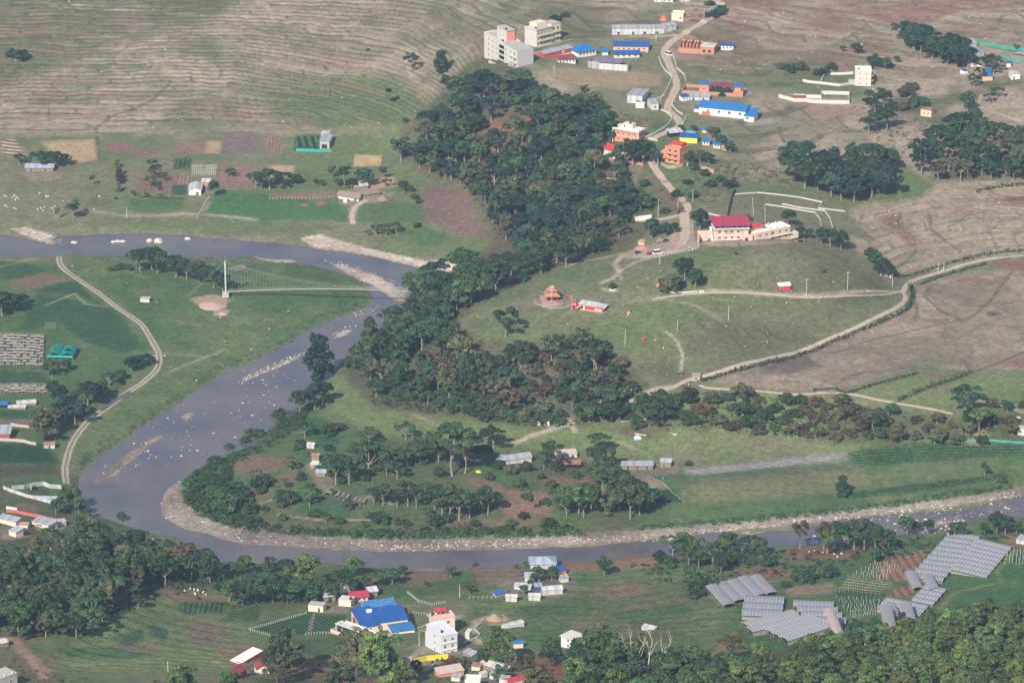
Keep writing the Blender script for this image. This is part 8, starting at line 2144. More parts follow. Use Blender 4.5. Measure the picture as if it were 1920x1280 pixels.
# ------------------------------------------------------------------ suspension footbridge
def footbridge():
 a = at(424, 556); b_ = at(776, 560)
 d = b_ - a; d.z = 0; L_ = d.length
 root = empty('suspension_bridge', (a.x, a.y, a.z), math.atan2(d.y, d.x)); tag(root, 'slender suspension footbridge with one tall pale tower over the river', 'bridge')
 hz0 = 3.0; Ht = px_h(a, 56) + 3.0
 boxes('pier', [(-2.0, 1.6, -1.6, 1.6, -4, hz0 - .2)], M_CONC, root)
 boxes('tower', [(-.45, .15, -1.5, -1.05, hz0 - .2, Ht), (-.45, .15, 1.05, 1.5, hz0 - .2, Ht)] + [(-.35, .05, -1.05, 1.05, z_, z_ + .3) for z_ in np.linspace(hz0 + 4, Ht - .4, 4)], M_STEEL, root)
 boxes('far_tower', [(L_ - .2, L_ + .4, -1.5, -1.05, -2, 6), (L_ - .2, L_ + .4, 1.05, 1.5, -2, 6), (L_ - .1, L_ + .3, -1.05, 1.05, 5.6, 6)], M_STEEL, root)
 n = 60
 dz = lambda t: hz0 + 1.6 * 4 * t * (1 - t)
 cz = lambda t: dz(.8) + 1.0 + (Ht - .2 - dz(.8) - 1.0) * max(0, (.85 - t) / .85) ** 2
 bm = bmesh.new()
 for k in range(n):
  t0, t1 = k / n, (k + 1) / n
  slab(bm, [(L_ * t0, -.7, dz(t0)), (L_ * t1, -.7, dz(t1)), (L_ * t1, .7, dz(t1)), (L_ * t0, .7, dz(t0))], .14)
 mesh_obj('deck', bm, M_CONC, root)
 for s in (-1, 1):
  bm = bmesh.new()
  for k in range(n): tube_line(bm, Vector((L_ * k / n, .8 * s, dz(k / n) + 1.1)), Vector((L_ * (k + 1) / n, .8 * s, dz((k + 1) / n) + 1.1)), .025)
  mesh_obj('handrail', bm, M_STEEL, root)
  bm = bmesh.new()
  for k in range(n): tube_line(bm, Vector((L_ * k / n, 1.25 * s, cz(k / n))), Vector((L_ * (k + 1) / n, 1.25 * s, cz((k + 1) / n))), .03)
  tube_line(bm, Vector((-.2, 1.25 * s, Ht)), Vector((-22, 3 * s, .2)), .03)
  mesh_obj('main_cable', bm, M_STEEL, root)
 hb = bmesh.new(); tube_line(hb, Vector((0, 0, 0)), Vector((0, 0, 1)), .012); hm_ = bpy.data.meshes.new('hanger'); hb.to_mesh(hm_); hb.free(); hm_.materials.append(M_STEEL)
 for k in range(1, n):
  t = k / n
  for s in (-1, 1):
   o = link(bpy.data.objects.new('hanger', hm_), root); o.location = (L_ * t, 1.1 * s, dz(t)); o.scale = (1, 1, max(.3, cz(t) - dz(t)))
 # low dead stub and stick left of the abutment
footbridge()
M_SPOIL = mat('spoil_heap', (.42, .31, .24), .95, .3, 1.0, .05)
heap((398, 572), 30, 1.6, M_SPOIL, 'broad heap of pale dug earth at the bridge tower', 'earth_heap', 'earth heap'); heap((418, 588), 12, .9, M_SPOIL, 'small heap of dug earth below the bridge tower', 'earth_heap', 'earth heap')
# ------------------------------------------------------------------ poles and flags
pm_ = {}
def pole(px, hpx, label, m=M_POLE, cross=False, group=None, name='utility_pole', cat='pole', r=.16):
 p = at(*px); h = px_h(p, hpx)
 o = empty(name, (p.x, p.y, p.z)); tag(o, label, cat, group)
 bm = bmesh.new(); tube_verts(bm, [Vector((0, 0, -.6)), Vector((0, 0, h * .5)), Vector((0, 0, h))], [r, r * .85, r * .6], 7)
 mesh_obj('shaft', bm, m, o)
 if cross: boxes('crossarm', [(-.9, .9, -.06, .06, h - .7, h - .55)], m, o); boxes('insulator', [(x_ - .05, x_ + .05, -.05, .05, h - .55, h - .35) for x_ in (-.8, 0.001, .8)], M_WHITE, o)
 return o
for px, h, lab in [((1237,495),18,'pale pole standing at the edge of the car park'), ((1172,646),30,'pale pole on the lower edge of the temple meadow'), ((1270,619),20,'dark pole beside the start of the slope footpath'), ((1366,600),27,'pale pole in the middle of the mound'), ((1512,556),34,'pole at the bend of the meadow footpath'), ((1589,543),34,'leaning pale pole on the right of the mound'), ((1673,537),24,'pole at the foot of the white hut'),
 ((1298,430),26,'pole at the left corner of the hotel car park'), ((1233,312),28,'pole beside the bend of the lower road'), ((1299,378),24,'pole above the last bend of the lower road'), ((1234,405),32,'pole behind the pale retaining wall'), ((1271,393),18,'pole at the end of the brown retaining wall'), ((1381,736),20,'pole on the thin path above the scrub'), ((1769,510),20,'right of two poles by the field hedge'), ((1759,508),16,'left of two poles by the field hedge'),
 ((238,410),22,'bare pale pole by the river shore track'), ((1320,40),24,'pole beside the top of the dirt road'), ((1230,78),18,'pole at the road junction by the grey stalls'), ((1039,142),22,'pole in the field below the white hall'), ((1558,330),30,'pale bare pole inside the east copse'), ((1893,330),40,'thin pole in front of the long copse'), ((786,1210),26,'tall pole left of the white house'), ((900,1240),22,'pole among the bottom shacks'), ((862,1120),26,'left pole of the wire line on the slope'), ((315,1258),20,'pale pole on the near slope')]:
 pole(px, h, lab, cross=(h > 33))
M_FLAG = mat('red_cloth', (.55, .04, .06), .8, .15, 1)
p = at(1072, 581); o = empty('flag_pole', (p.x, p.y, p.z)); tag(o, 'pale flagpole with a small red pennant by the temple hall', 'flagpole')
h = px_h(p, 28); bm = bmesh.new(); tube_line(bm, Vector((0, 0, -.4)), Vector((0, 0, h)), .09, 6); mesh_obj('shaft', bm, M_POLE, o)
bm = bmesh.new(); slab(bm, [(-.05, 0, h - 2.0), (-1.6, .25, h - 1.6), (-1.5, .35, h - .2), (-.05, 0, h - .1)], .04); mesh_obj('flag', bm, M_FLAG, o)
for px, w1, lab in [((846,1276),2.6,'tin lean to beside the white house at the bottom edge'), ((918,1272),3.2,'low tin shack below the large grey roof'), ((936,1280),2.8,'tin shack left of the pink hut at the bottom edge'), ((884,1256),2.6,'small rusty shack between the patched roof and the grey roof')]:
 house(px, (px[0] + 16, px[1] + 1), w1, 2.2, lab, M_CONCL, 'shed', M_RUST if 'rusty' in lab else M_SHEET, 'shack', 'shack', .5, .3)
# ------------------------------------------------------------------ vehicles
def car(px, rz, col, label, big=False, name='parked_car', cat='car'):
 p = at(*px); o = empty(name, (p.x, p.y, p.z), R(rz)); tag(o, label, cat)
 cm = mat('car_paint_%d_%d' % (int(col[0] * 100), int(col[2] * 100)), col, .3, .05, .5, .5)
 L_, W_, Hb, Hc = (5.6, 2.1, 1.2, 2.5) if big else (4.1, 1.75, .85, 1.5)
 bm = bmesh.new(); bm_box(bm, -L_ / 2, L_ / 2, -W_ / 2, W_ / 2, .32, Hb); bmesh.ops.bevel(bm, geom=bm.edges[:], offset=.12, segments=2, affect='EDGES'); mesh_obj('body', bm, cm, o)
 c0, c1 = (-L_ * .46, L_ * .36) if big else (-L_ * .40, L_ * .20)
 def frus_(bm, a0, a1, b0, b1, z0, z1, wi):
  v_ = [bm.verts.new(q) for q in ((a0, -W_ / 2 + .08, z0), (a1, -W_ / 2 + .08, z0), (a1, W_ / 2 - .08, z0), (a0, W_ / 2 - .08, z0), (b0, -W_ / 2 + wi, z1), (b1, -W_ / 2 + wi, z1), (b1, W_ / 2 - wi, z1), (b0, W_ / 2 - wi, z1))]
  for f_ in ((3,2,1,0),(4,5,6,7),(0,1,5,4),(1,2,6,5),(2,3,7,6),(3,0,4,7)): bm.faces.new([v_[k] for k in f_])
 bm = bmesh.new(); frus_(bm, c0, c1, c0 + .25, c1 - .45, Hb - .05, Hc - .08, .22); mesh_obj('windows', bm, M_GLASS, o)
 bm = bmesh.new(); frus_(bm, c0 + .22, c1 - .42, c0 + .3, c1 - .55, Hc - .08, Hc, .26); mesh_obj('car_roof', bm, cm, o)
 wb = bmesh.new(); tube_line(wb, Vector((0, -.11, 0)), Vector((0, .11, 0)), .33, 12)
 bmesh.ops.holes_fill(wb, edges=wb.edges[:]); wm = bpy.data.meshes.new('wheel'); wb.to_mesh(wm); wb.free(); wm.materials.append(M_TANKB)
 for sx in (-1, 1):
  for sy in (-1, 1):
   w_ = link(bpy.data.objects.new('wheel', wm), o); w_.location = (sx * L_ * .31, sy * (W_ / 2 - .08), .33)
 boxes('headlight', [(L_ / 2 - .02, L_ / 2 + .03, s * W_ * .33 - .16, s * W_ * .33 + .16, Hb - .35, Hb - .15) for s in (-1, 1)], M_WHITE, o)
car((1197, 475), 10, (.03, .05, .20), 'dark blue car, leftmost in the row by the fence'); car((1218, 477), 60, (.40, .03, .05), 'small red car parked between the blue and white cars')
car((1233, 476), 25, (.8, .8, .8), 'white car parked with its nose to the right', True); car((1294, 469), -30, (.45, .55, .65), 'silver blue car at the right end of the car park'); car((1238, 453), 20, (.6, .6, .62), 'pale covered car near the trees of the car park')
car((1248, 453), 200, (.08, .09, .12), 'dark car parked beside the pale covered car'); car((1254, 104), -50, (.75, .78, .8), 'white van with a blue roof on the upper road', True, 'van', 'van'); car((1213, 98), 90, (.8, .8, .8), 'white car beside the orange row house'); car((1332, 451), 0, (.5, .55, .6), 'grey car in front of the left hotel wall')
car((1336, 18), 20, (.55, .6, .66), 'pale car beside the far bend of the road')
house((1197, 459), (1207, 459), 3, 2.4, 'tiny cream ticket hut with a hipped roof at the car park', M_CREAM, 'hip', mat('clay_roof', (.36, .22, .15)), 'hut', 'hut', .9, .4, win=[('F', 2, .1, .9)], ww=.7)
post_fence([(1190,482),(1210,484),(1240,480),(1265,474),(1285,472),(1305,468),(1312,462)], 1.9, 1.4, .09, M_POLE, 'pale post and rail fence along the car park', wires=2)
for px, lab in [((1384,178),'green barrel by the courtyard wall'), ((1297,190),'green water tank beside the shacks'), ((1193,113),'green water tank below the blue stalls'), ((1139,576),'green bin, left of two beside the temple hall'), ((1156,577),'green bin, right of two beside the temple hall'), ((1421,535),'green bin on the mound left of the red shed'), ((1243,898),'green water tank by the shabby long shed'), ((1283,473),'green tank at the car park fence'), ((922,602),'green bin alone on the lower meadow'), ((1012,876),'blue barrel in the yard by the white sheds')]:
 p = at(*px); o = empty('water_tank', (p.x, p.y, p.z)); tag(o, lab, 'tank'); water_tank(o, 0, 0, 0, M_TANKG if 'green' in lab else M_BLUED, .55, 1.3)
# ------------------------------------------------------------------ people and animals
def skin_mesh(name, joints, bones, radii, mats_fn, mlist, sub=1):
 me = bpy.data.meshes.new(name); me.from_pydata(joints, bones, [])
 o = bpy.data.objects.new(name, me); COL.objects.link(o)
 md = o.modifiers.new('skin', 'SKIN')
 sv = me.skin_vertices[0].data
 for i, r in enumerate(radii): sv[i].radius = (r, r)
 sv[0].use_root = True
 sb = o.modifiers.new('sub', 'SUBSURF'); sb.levels = sub; sb.render_levels = sub
 dg = bpy.context.evaluated_depsgraph_get()
 out = bpy.data.meshes.new_from_object(o.evaluated_get(dg))
 COL.objects.unlink(o); bpy.data.objects.remove(o)
 out.materials.clear()
 for m in mlist: out.materials.append(m)
 for p in out.polygons:
  p.material_index = mats_fn(p.center); p.use_smooth = True
 out.name = name
 return out
M_SKIN = mat('skin', (.28, .16, .10), .6, .1, 2); M_HAIR = mat('hair', (.015, .012, .012), .6, .1, 2)
def person_mesh(top, legs, stride):
 J = [(0,0,.95),(0,0,1.2),(0,0,1.42),(0,.01,1.52),(0,.02,1.66),(-.10,stride,.5),(-.10,stride*1.3,.06),(.10,-stride,.5),(.10,-stride*1.3,.06),(-.20,0,1.40),(-.26,-stride*.7,1.12),(-.25,-stride*1.3+.05,.88),(.20,0,1.40),(.26,stride*.7,1.12),(.25,stride*1.3+.05,.88),(-.10,0,.9),(.10,0,.9)]
 B = [(0,1),(1,2),(2,3),(3,4),(0,15),(15,5),(5,6),(0,16),(16,7),(7,8),(2,9),(9,10),(10,11),(2,12),(12,13),(13,14)]
 Rr = [.15,.145,.14,.06,.115,.075,.05,.075,.05,.07,.05,.04,.07,.05,.04,.09,.09]
 def mf(c):
  if c[2] > 1.62 and c[1] < .06 or c[2] > 1.68: return 3
  if c[2] > 1.49 or (abs(c[0]) > .2 and c[2] < 1.0): return 2
  return 0 if c[2] > .92 else 1
 return skin_mesh('person', J, B, Rr, mf, [top, legs, M_SKIN, M_HAIR])
CL = dict(red=M_REDP, white=M_WHITE, blue=M_BLUED, dark=mat('dark_cloth', (.03, .03, .04), .9, .1, 2), yellow=mat('mustard_cloth', (.55, .35, .06), .9, .1, 2), pink=mat('pink_cloth', (.6, .25, .3), .9, .1, 2), grey=mat('grey_cloth', (.2, .2, .22), .9, .1, 2))
PM = {}
def person(px, top, legs, label, rz=0, stride=.12):
 k = (top, legs)
 if k not in PM: PM[k] = person_mesh(CL[top], CL[legs], stride)
 p = at(*px); o = link(bpy.data.objects.new('person', PM[k])); o.location = p; o.rotation_euler = (0, 0, R(rz)); tag(o, label, 'person')
for px, a_, b2, lab, rz in [((1272,701),'white','dark','person in a white top on the slope path above the stone hut',30), ((1281,702),'dark','dark','person in dark clothes above the stone hut',90), ((1277,709),'yellow','dark','person in a mustard top beside the path',200), ((1278,723),'white','dark','person in white, leftmost of the group below the path',10), ((1284,724),'pink','dark','person in pink in the group below the path',80), ((1287,723),'red','grey','person in red in the group below the path',150), ((1293,718),'blue','dark','person in blue nearest the stone hut',60), ((1291,724),'white','grey','person in white and grey, right of the group below the path',170),
 ((1317,614),'dark','dark','person in dark clothes on the middle of the mound',0), ((1122,560),'dark','blue','person in dark clothes above the temple hall',60), ((1244,655),'white','white','person in white at the edge of the scrub slope',0), ((1622,596),'dark','dark','person walking on the curved mound path',50), ((1254,135),'red','dark','person in red walking down the upper road',0), ((1265,141),'dark','dark','person in dark clothes on the upper road',20), ((1250,208),'red','blue','person in red at the road bend below the grey house',40), ((1347,22),'red','dark','person in red at the far bend of the road',0),
 ((1339,466),'dark','dark','person standing on the grass below the hotel',0), ((1385,462),'dark','grey','person on the grass in front of the hotel',0), ((1281,1253),'white','dark','person among the dark trees by the dead tree',0), ((1055,556),'dark','dark','person standing right of the temple pavilion',20), ((1060,551),'grey','dark','person behind the temple pavilion',20), ((1527,1036),'white','dark','person in white on the red soil by the river trees',0), ((1719,1163),'white','dark','person in white on the grass path by the tunnels',0), ((1875,590),'blue','dark','person in blue on the small dark red plot',0), ((287,1014),'white','dark','person in white at the near river corner',0)]:
 person(px, a_, b2, lab, rz)
def beast_mesh(name, L_, Hh, r, m):
 J = [(0,0,Hh),(L_*.45,0,Hh*1.02),(-L_*.45,0,Hh*.98),(L_*.62,0,Hh*1.25),(L_*.85,0,Hh*1.22),(L_*.42,r*.6,Hh*.5),(L_*.44,r*.6,.03),(L_*.42,-r*.6,Hh*.5),(L_*.40,-r*.6,.03),(-L_*.42,r*.6,Hh*.5),(-L_*.46,r*.6,.03),(-L_*.42,-r*.6,Hh*.5),(-L_*.40,-r*.6,.03),(-L_*.6,0,Hh*.8)]
 B = [(0,1),(0,2),(1,3),(3,4),(1,5),(5,6),(1,7),(7,8),(2,9),(9,10),(2,11),(11,12),(2,13)]
 Rr = [r,r*.95,r*.9,r*.5,r*.32,r*.32,r*.2,r*.32,r*.2,r*.35,r*.2,r*.35,r*.2,r*.12]
 return skin_mesh(name, J, B, Rr, lambda c: 0, [m])
GOAT = beast_mesh('goat', 1.0, .72, .30, M_WHITE)
COW = beast_mesh('cow', 1.7, 1.15, .45, mat('black_hide', (.025, .02, .02), .8, .2, 2))
for px in [(3,372),(8,368),(11,370),(24,372),(27,368),(31,371),(35,374),(29,376),(74,364),(86,369),(91,370),(118,378),(124,388),(9,386),(13,389),(26,392),(30,393),(71,394),(77,392),(81,396),(84,390),(97,392),(101,395),(103,389),(177,394),(186,370),(88,371)]:
 o = link(bpy.data.objects.new('goat', GOAT)); o.location = at(*px); o.rotation_euler = (0, 0, rnd.uniform(0, 6.28)); s = rnd.uniform(.8, 1.1); o.scale = (s, s, s); tag(o, 'white goat grazing on the north river meadow', 'goat', 'goats grazing on the north river meadow')
for px in [(346,1109),(357,1105),(364,1107),(371,1108),(381,1112),(386,1116),(366,1115)]:
 o = link(bpy.data.objects.new('goat', GOAT)); o.location = at(*px); o.rotation_euler = (0, 0, rnd.uniform(0, 6.28)); o.scale = (1.1, 1.1, 1.1); tag(o, 'white goat at the edge of the bare brown plot', 'goat', 'goats at the bare brown plot')
for px in [(1517,1035),(1543,1037),(1564,1040),(1578,1039),(1570,1045)]:
 o = link(bpy.data.objects.new('goat', GOAT)); o.location = at(*px); o.rotation_euler = (0, 0, rnd.uniform(0, 6.28)); o.scale = (.9, .9, .9); tag(o, 'white goat on the red soil below the riverside trees', 'goat', 'goats on the red soil')
for px, lab in [((218,374),'dark cow at the foot of the narrow tree row'), ((1381,478),'dark cow on the upper mound'), ((1545,512),'dark cow on the right side of the mound'), ((1453,816),'dark cow lying on the green meadow, left of two'), ((1472,814),'dark cow lying on the green meadow, right of two')]:
 o = link(bpy.data.objects.new('cow', COW)); o.location = at(*px); o.rotation_euler = (0, 0, rnd.uniform(0, 6.28)); tag(o, lab, 'cow')
for px, c, lab in [((1206,640),M_FLAG,'small bright red tent on the lower meadow'), ((1178,592),mat('salmon_paint', (.68,.24,.17)),'pinkish crumpled tent on the temple meadow'), ((1234,540),MATS['salmon_paint'],'small pinkish tent left of the ring wall')]:
 p = at(*px); o = empty('tent', (p.x, p.y, p.z), .4); tag(o, lab, 'tent'); roof('gabley', 2.4, 2.6, .1, c, o, 1.6, .1, name='canvas'); boxes('ground_sheet', [(0, 2.4, 0, 2.6, -.1, .06)], c, o)
# ------------------------------------------------------------------ stones, undergrowth, hedges
def stones_in(P_list, n, r0, r1, name, label, m, onwater=False, z_off=0.0):
 vs = []; fs = []
 base = np.array([(1,0,0),(-1,0,0),(0,1,0),(0,-1,0),(0,0,1),(0,0,-.6)], float)
 tri = [(0,2,4),(2,1,4),(1,3,4),(3,0,4),(2,0,5),(1,2,5),(3,1,5),(0,3,5)]
 tot = sum(w__ for _, w__ in P_list)
 for P, w__ in P_list:
  P = np.array(P, float); lo, hi = P.min(0), P.max(0)
  need = int(n * w__ / tot); tr_ = 0
  while need > 0 and tr_ < n * 40:
   tr_ += 1
   x, y = rnd.uniform(lo[0], hi[0]), rnd.uniform(lo[1], hi[1])
   if not in_poly(np.array([x]), np.array([y]), P)[0]: continue
   p = at(x, y); need -= 1
   r = r0 + (r1 - r0) * rnd.random() ** 3
   j = base * np.array([r * rnd.uniform(.8, 1.5), r * rnd.uniform(.7, 1.2), r * rnd.uniform(.5, .9)])
   an = rnd.uniform(0, 6.28); ca, sa = math.cos(an), math.sin(an)
   zz = max(p.z, -.05) + z_off
   k0 = len(vs)
   for q in j: vs.append((p.x + q[0] * ca - q[1] * sa, p.y + q[0] * sa + q[1] * ca, zz + q[2]))
   fs += [tuple(k0 + i for i in t) for t in tri]
 me = bpy.data.meshes.new(name); me.from_pydata(vs, [], fs); me.materials.append(m)
 return tag(link(bpy.data.objects.new(name, me)), label, None, None, 'stuff')
b = NB('river_stone'); g_ = b.add('ShaderNodeNewGeometry'); c = b.mul((.40, .35, .31), b.math('ADD', b.math('MULTIPLY', g_.outputs['Random Per Island'], .9), .45)); b.bsdf(c, .9, .15); M_RIVST = b.m
BANK = [(345,892),(312,918),(302,940),(308,970),(345,990),(460,1018),(700,1028),(1000,1024),(1280,1002),(1400,990),(1640,964),(1920,926),(1920,918),(1640,956),(1400,980),(1280,992),(1100,1006),(860,1014),(600,1008),(480,992),(400,978),(355,950),(340,918)]
stones_in([(BANK, 8), (BARS[0], 3), (BARS[6], 3), (BARS[1], 3.2), (BARS[3], 2), (BARS[2], .8), (BARS[5], .5)], 1500, .2, .85, 'shingle', 'pale stones strewn over the shingle banks', M_RIVST)
stones_in([([(1280,995),(1640,960),(1920,925),(1920,930),(1640,968),(1290,1002)], 5), ([(860,1012),(1280,1000),(1280,1012),(860,1026)], 3), ([(1640,968),(1900,935),(1900,962),(1750,985),(1650,1000),(1500,1010)], 1.6), ([(1690,985),(1800,970),(1800,1000),(1700,1000)], 1.5), ([(700,1022),(860,1020),(860,1032),(700,1034)], 1)], 1500, .2, 1.0, 'cobbles', 'cobbles and boulders of the stony channel at the right', M_RIVST, z_off=.05)
stones_in([([(340,760),(450,715),(520,700),(560,690),(545,770),(480,820),(400,850),(300,880),(230,870),(260,810)], 5), ([(170,890),(230,850),(280,820),(300,860),(220,890)], 2), ([(440,700),(560,660),(570,680),(460,730)], 1.5)], 230, .2, .9, 'river_stones', 'scattered pale stones breaking the river surface', M_RIVST, z_off=.1)
stones_in([([(0,0),(900,0),(880,100),(780,240),(0,245)], 5), ([(1250,20),(1900,20),(1900,120),(1650,200),(1300,120)], 3), ([(1080,500),(1650,520),(1690,560),(1300,700),(1200,720),(1000,640),(880,600)], 2.2), ([(1600,400),(1900,350),(1900,470),(1700,510)], 1.2), ([(120,485),(690,540),(560,640),(260,800),(300,690)], 2)], 620, .15, .7, 'loose_stones', 'loose pale stones scattered over the fields', mat('field_stone', (.56, .50, .45), .9, .3, 1, .1))
for px, L_, W_, lab in [((139,455),3.4,1.6,'single pale boulder near the left shingle bar'), ((213,454),3.2,1.5,'leftmost of three pale boulders in the upper river'), ((221,453),3.4,1.7,'middle of three pale boulders in the upper river'), ((230,453),3.4,1.6,'rightmost of three pale boulders in the upper river'), ((280,452),3.6,2.6,'block shaped boulder left of the big river boulder'), ((297,453),4.6,3.6,'biggest pale boulder in the upper river'), ((352,448),3.4,1.8,'pale boulder alone on the right of the upper river')]:
 p = at(*px); bm = bmesh.new(); bmesh.ops.create_icosphere(bm, subdivisions=2, radius=1)
 for v_ in bm.verts:
  k = 1 + .22 * math.sin(v_.co.x * 5 + px[0]) * math.cos(v_.co.y * 4 + v_.co.z * 3)
  v_.co = Vector((v_.co.x * L_ / 1.7 * k, v_.co.y * W_ * .75 * k, max(v_.co.z, -.4) * W_ * .6 * k))
 o = mesh_obj('boulder', bm, mat('pale_boulder', (.56, .50, .44), .9, .25, .8, .1, .3, (.3, .27, .24))); o.location = (p.x, p.y, 0.0); tag(o, lab, 'boulder')
def undergrowth(Ps, n, hm, colour, label, name='undergrowth', per=16, size=.55, kind='stuff', cat=None, flat=.7):
 pts = []; nr = []; tn = []
 for P, w__ in Ps:
  P = np.array(P, float); lo, hi = P.min(0), P.max(0); need = int(n * w__); tr_ = 0
  while need > 0 and tr_ < n * 60:
   tr_ += 1
   x, y = rnd.uniform(lo[0], hi[0]), rnd.uniform(lo[1], hi[1])
   if not in_poly(np.array([x]), np.array([y]), P)[0]: continue
   need -= 1; p = at(x, y); h = hm[0] + (hm[1] - hm[0]) * rnd.random() ** 2
   d = nrg.normal(size=(per, 3)); d /= np.linalg.norm(d, axis=1, keepdims=True); d[:, 2] = np.abs(d[:, 2])
   rad = h * (.5 + .5 * nrg.random(per)); q = d * rad[:, None] * np.array([1.2, 1.2, flat + .3]); pts.append(q + np.array([p.x, p.y, p.z - .05])); nr.append(d + np.array([0, 0, .4])); tn.append(np.clip(rnd.random() * .7 + nrg.random(per) * .3, 0, 1))
 me = leaf_mesh(name, np.concatenate(pts), np.concatenate(nr), size * hm[1] * .55, np.concatenate(tn))
 o = link(bpy.data.objects.new(name, me)); c = GREEN[colour] if isinstance(colour, str) else colour; o.color = (*c, 1)
 return tag(o, label, cat, None, kind)
undergrowth([([(900,640),(1130,650),(1190,720),(1150,780),(1000,790),(860,770),(830,740),(870,690)], .5), ([(1180,750),(1320,735),(1560,752),(1790,785),(1900,800),(1900,825),(1640,830),(1400,812),(1190,805)], .5)], 900, (.6, 2.2), 'olive', 'tangled scrub on the slopes below the temple meadow')
undergrowth([([(1160,360),(1300,320),(1380,320),(1380,360),(1300,400),(1200,410)], .4), ([(1290,300),(1500,320),(1480,345),(1380,340)], .3), ([(1160,210),(1240,225),(1200,260),(1130,250)], .15), ([(1600,200),(1700,180),(1760,260),(1690,300),(1640,260)], .25)], 420, (.6, 2.0), 'olive', 'rough scrub along the upper road and copses')
undergrowth([([(690,760),(850,780),(1000,800),(1100,800),(1090,790),(860,765),(700,740)], .25), ([(800,280),(1000,260),(1150,300),(1180,420),(1080,480),(950,460),(880,360)], .5), ([(760,560),(940,520),(900,570),(820,640),(700,730),(660,690)], .25)], 620, (.8, 2.4), 'deep', 'dark undergrowth beneath the big wood')
undergrowth([([(348,905),(380,870),(430,850),(500,800),(545,770),(560,785),(470,840),(430,880),(420,960),(480,985),(700,1000),(1100,995),(1100,1004),(700,1012),(470,996),(380,970)], .7), ([(1200,985),(1400,970),(1640,945),(1900,905),(1900,915),(1640,955),(1400,980),(1200,995)], .3)], 1100, (.5, 1.9), (.035, .085, .03), 'thick green growth along the inner river bank')
undergrowth([([(345,925),(358,895),(400,862),(430,858),(470,830),(490,845),(435,875),(440,950),(500,985),(430,985),(365,960)], .5), ([(480,825),(550,768),(575,775),(560,800),(500,840)], .15), ([(430,985),(700,995),(1100,985),(1100,998),(700,1010),(470,996)], .35)], 420, (1.4, 4.0), (.04, .10, .034), 'dense bushes packed along the tip of the river bend', per=26, size=.4)
undergrowth([([(150,880),(240,815),(400,705),(560,640),(680,580),(690,570),(690,545),(640,520),(650,530),(560,625),(400,690),(240,795),(150,860)], .7), ([(130,482),(480,482),(600,500),(560,505),(400,490),(140,490)], .3)], 520, (.35, 1.2), 'mid', 'low plants along the outer river bank')
undergrowth([([(0,1020),(300,1010),(420,1080),(700,1080),(740,1100),(640,1130),(430,1140),(300,1110),(180,1190),(0,1190)], .6), ([(1180,1060),(1480,1030),(1700,1010),(1900,1000),(1900,1010),(1660,1050),(1350,1100),(1230,1090)], .4)], 700, (.8, 2.6), 'deep', 'bushy undergrowth along the near river bank')
undergrowth([([(190,1100),(330,1110),(330,1160),(230,1200),(120,1210)], .4), ([(880,1110),(1300,1070),(1320,1130),(1250,1180),(1050,1190),(900,1150)], .4), ([(1290,1130),(1400,1160),(1420,1200),(1300,1240),(1200,1250)], .2)], 700, (.3, .9), (.07, .10, .035), 'coarse grass tufts on the near slopes')
undergrowth([([(440,1240),(760,1240),(800,1280),(440,1290)], .4), ([(820,1230),(1100,1230),(1200,1285),(820,1290)], .4), ([(0,1220),(90,1260),(200,1280),(0,1280)], .2)], 320, (.5, 1.8), 'olive', 'weeds and bushes between the bottom houses')
undergrowth([([(1200,1310),(1300,1285),(1500,1240),(1700,1198),(1940,1165),(1940,1360),(1200,1360)], 1)], 1000, (1.2, 3.2), (.07, .105, .03), 'leafy undergrowth of the near hillside')
undergrowth([([(1590,850),(1640,838),(1720,832),(1810,831),(1918,837),(1918,850),(1780,862),(1650,872)], .6), ([(1590,925),(1740,905),(1890,888),(1892,894),(1750,916),(1600,933)], .25), ([(1225,920),(1262,918),(1280,941),(1225,942)], .15)], 900, (.5, 1.1), (.035, .085, .035), 'maize standing in the right hand fields', 'maize', per=9)
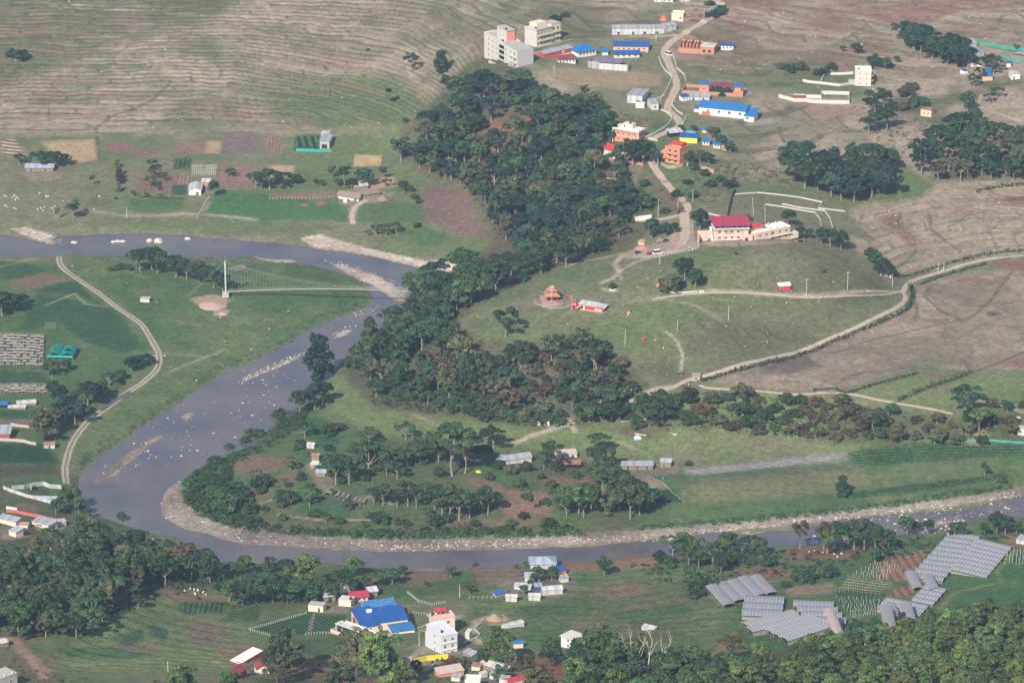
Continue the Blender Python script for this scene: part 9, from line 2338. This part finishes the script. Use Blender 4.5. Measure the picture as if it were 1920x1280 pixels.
def hedge(pts, hm, wm, colour, label, dens=5):
 P = smooth_path([at(*p) for p in pts], 8); Q = []; N_ = []; T_ = []
 for a, b_ in zip(P, P[1:]):
  L_ = (b_ - a).length
  for k in range(int(L_ * dens) + 1):
   t = rnd.random(); x = a.x + (b_.x - a.x) * t + rnd.uniform(-wm, wm); y = a.y + (b_.y - a.y) * t + rnd.uniform(-wm, wm)
   lump = .35 + .9 * float(vnoise(np.array(x * .16), np.array(y * .16), 33))
   Q.append((x, y, float(hz(x, y)) + hm * lump * rnd.uniform(.1, 1))); N_.append((rnd.uniform(-1, 1), rnd.uniform(-1, 1), rnd.uniform(.1, 1.2))); T_.append(rnd.random())
 me = leaf_mesh('hedge', np.array(Q), np.array(N_), .9, T_)
 o = link(bpy.data.objects.new('hedge', me)); o.color = (*GREEN[colour], 1); tag(o, label, 'hedge')
hedge([(1705,535),(1712,556),(1702,578),(1680,592),(1620,618),(1545,650),(1445,680),(1355,703),(1310,716)], 2.0, 1.3, 'deep', 'dark hedge along the outside of the mound path')
hedge([(1920,470),(1850,478),(1760,500),(1720,514),(1680,520)], 2.0, 1.2, 'deep', 'dark hedge above the path at the right edge'); hedge([(1850,495),(1770,517),(1725,533)], 1.6, 1.0, 'deep', 'lower hedge below the path at the right')
hedge([(1525,733),(1560,729),(1590,737),(1640,721),(1700,705),(1720,700)], 1.3, .7, 'deep', 'hedge along the top of the bright green field'); hedge([(1683,752),(1710,740),(1740,728),(1785,712),(1820,698)], 2.4, 1.4, 'olive', 'bushy hedge between the two bright green fields')
hedge([(1830,360),(1870,352),(1925,345)], 2.2, 1.6, 'deep', 'hedge below the long copse at the right'); hedge([(1325,736),(1350,740),(1400,738)], 1.6, 1.2, 'olive', 'low hedge by the stone hut path')
hedge([(262,370),(300,372),(345,373)], 1.2, .7, 'mid', 'thin hedge above the small green crop field'); hedge([(1575,1208),(1620,1200),(1690,1188),(1730,1175)], 2.0, 1.5, 'mid', 'bushes along the foot of the greenhouses')
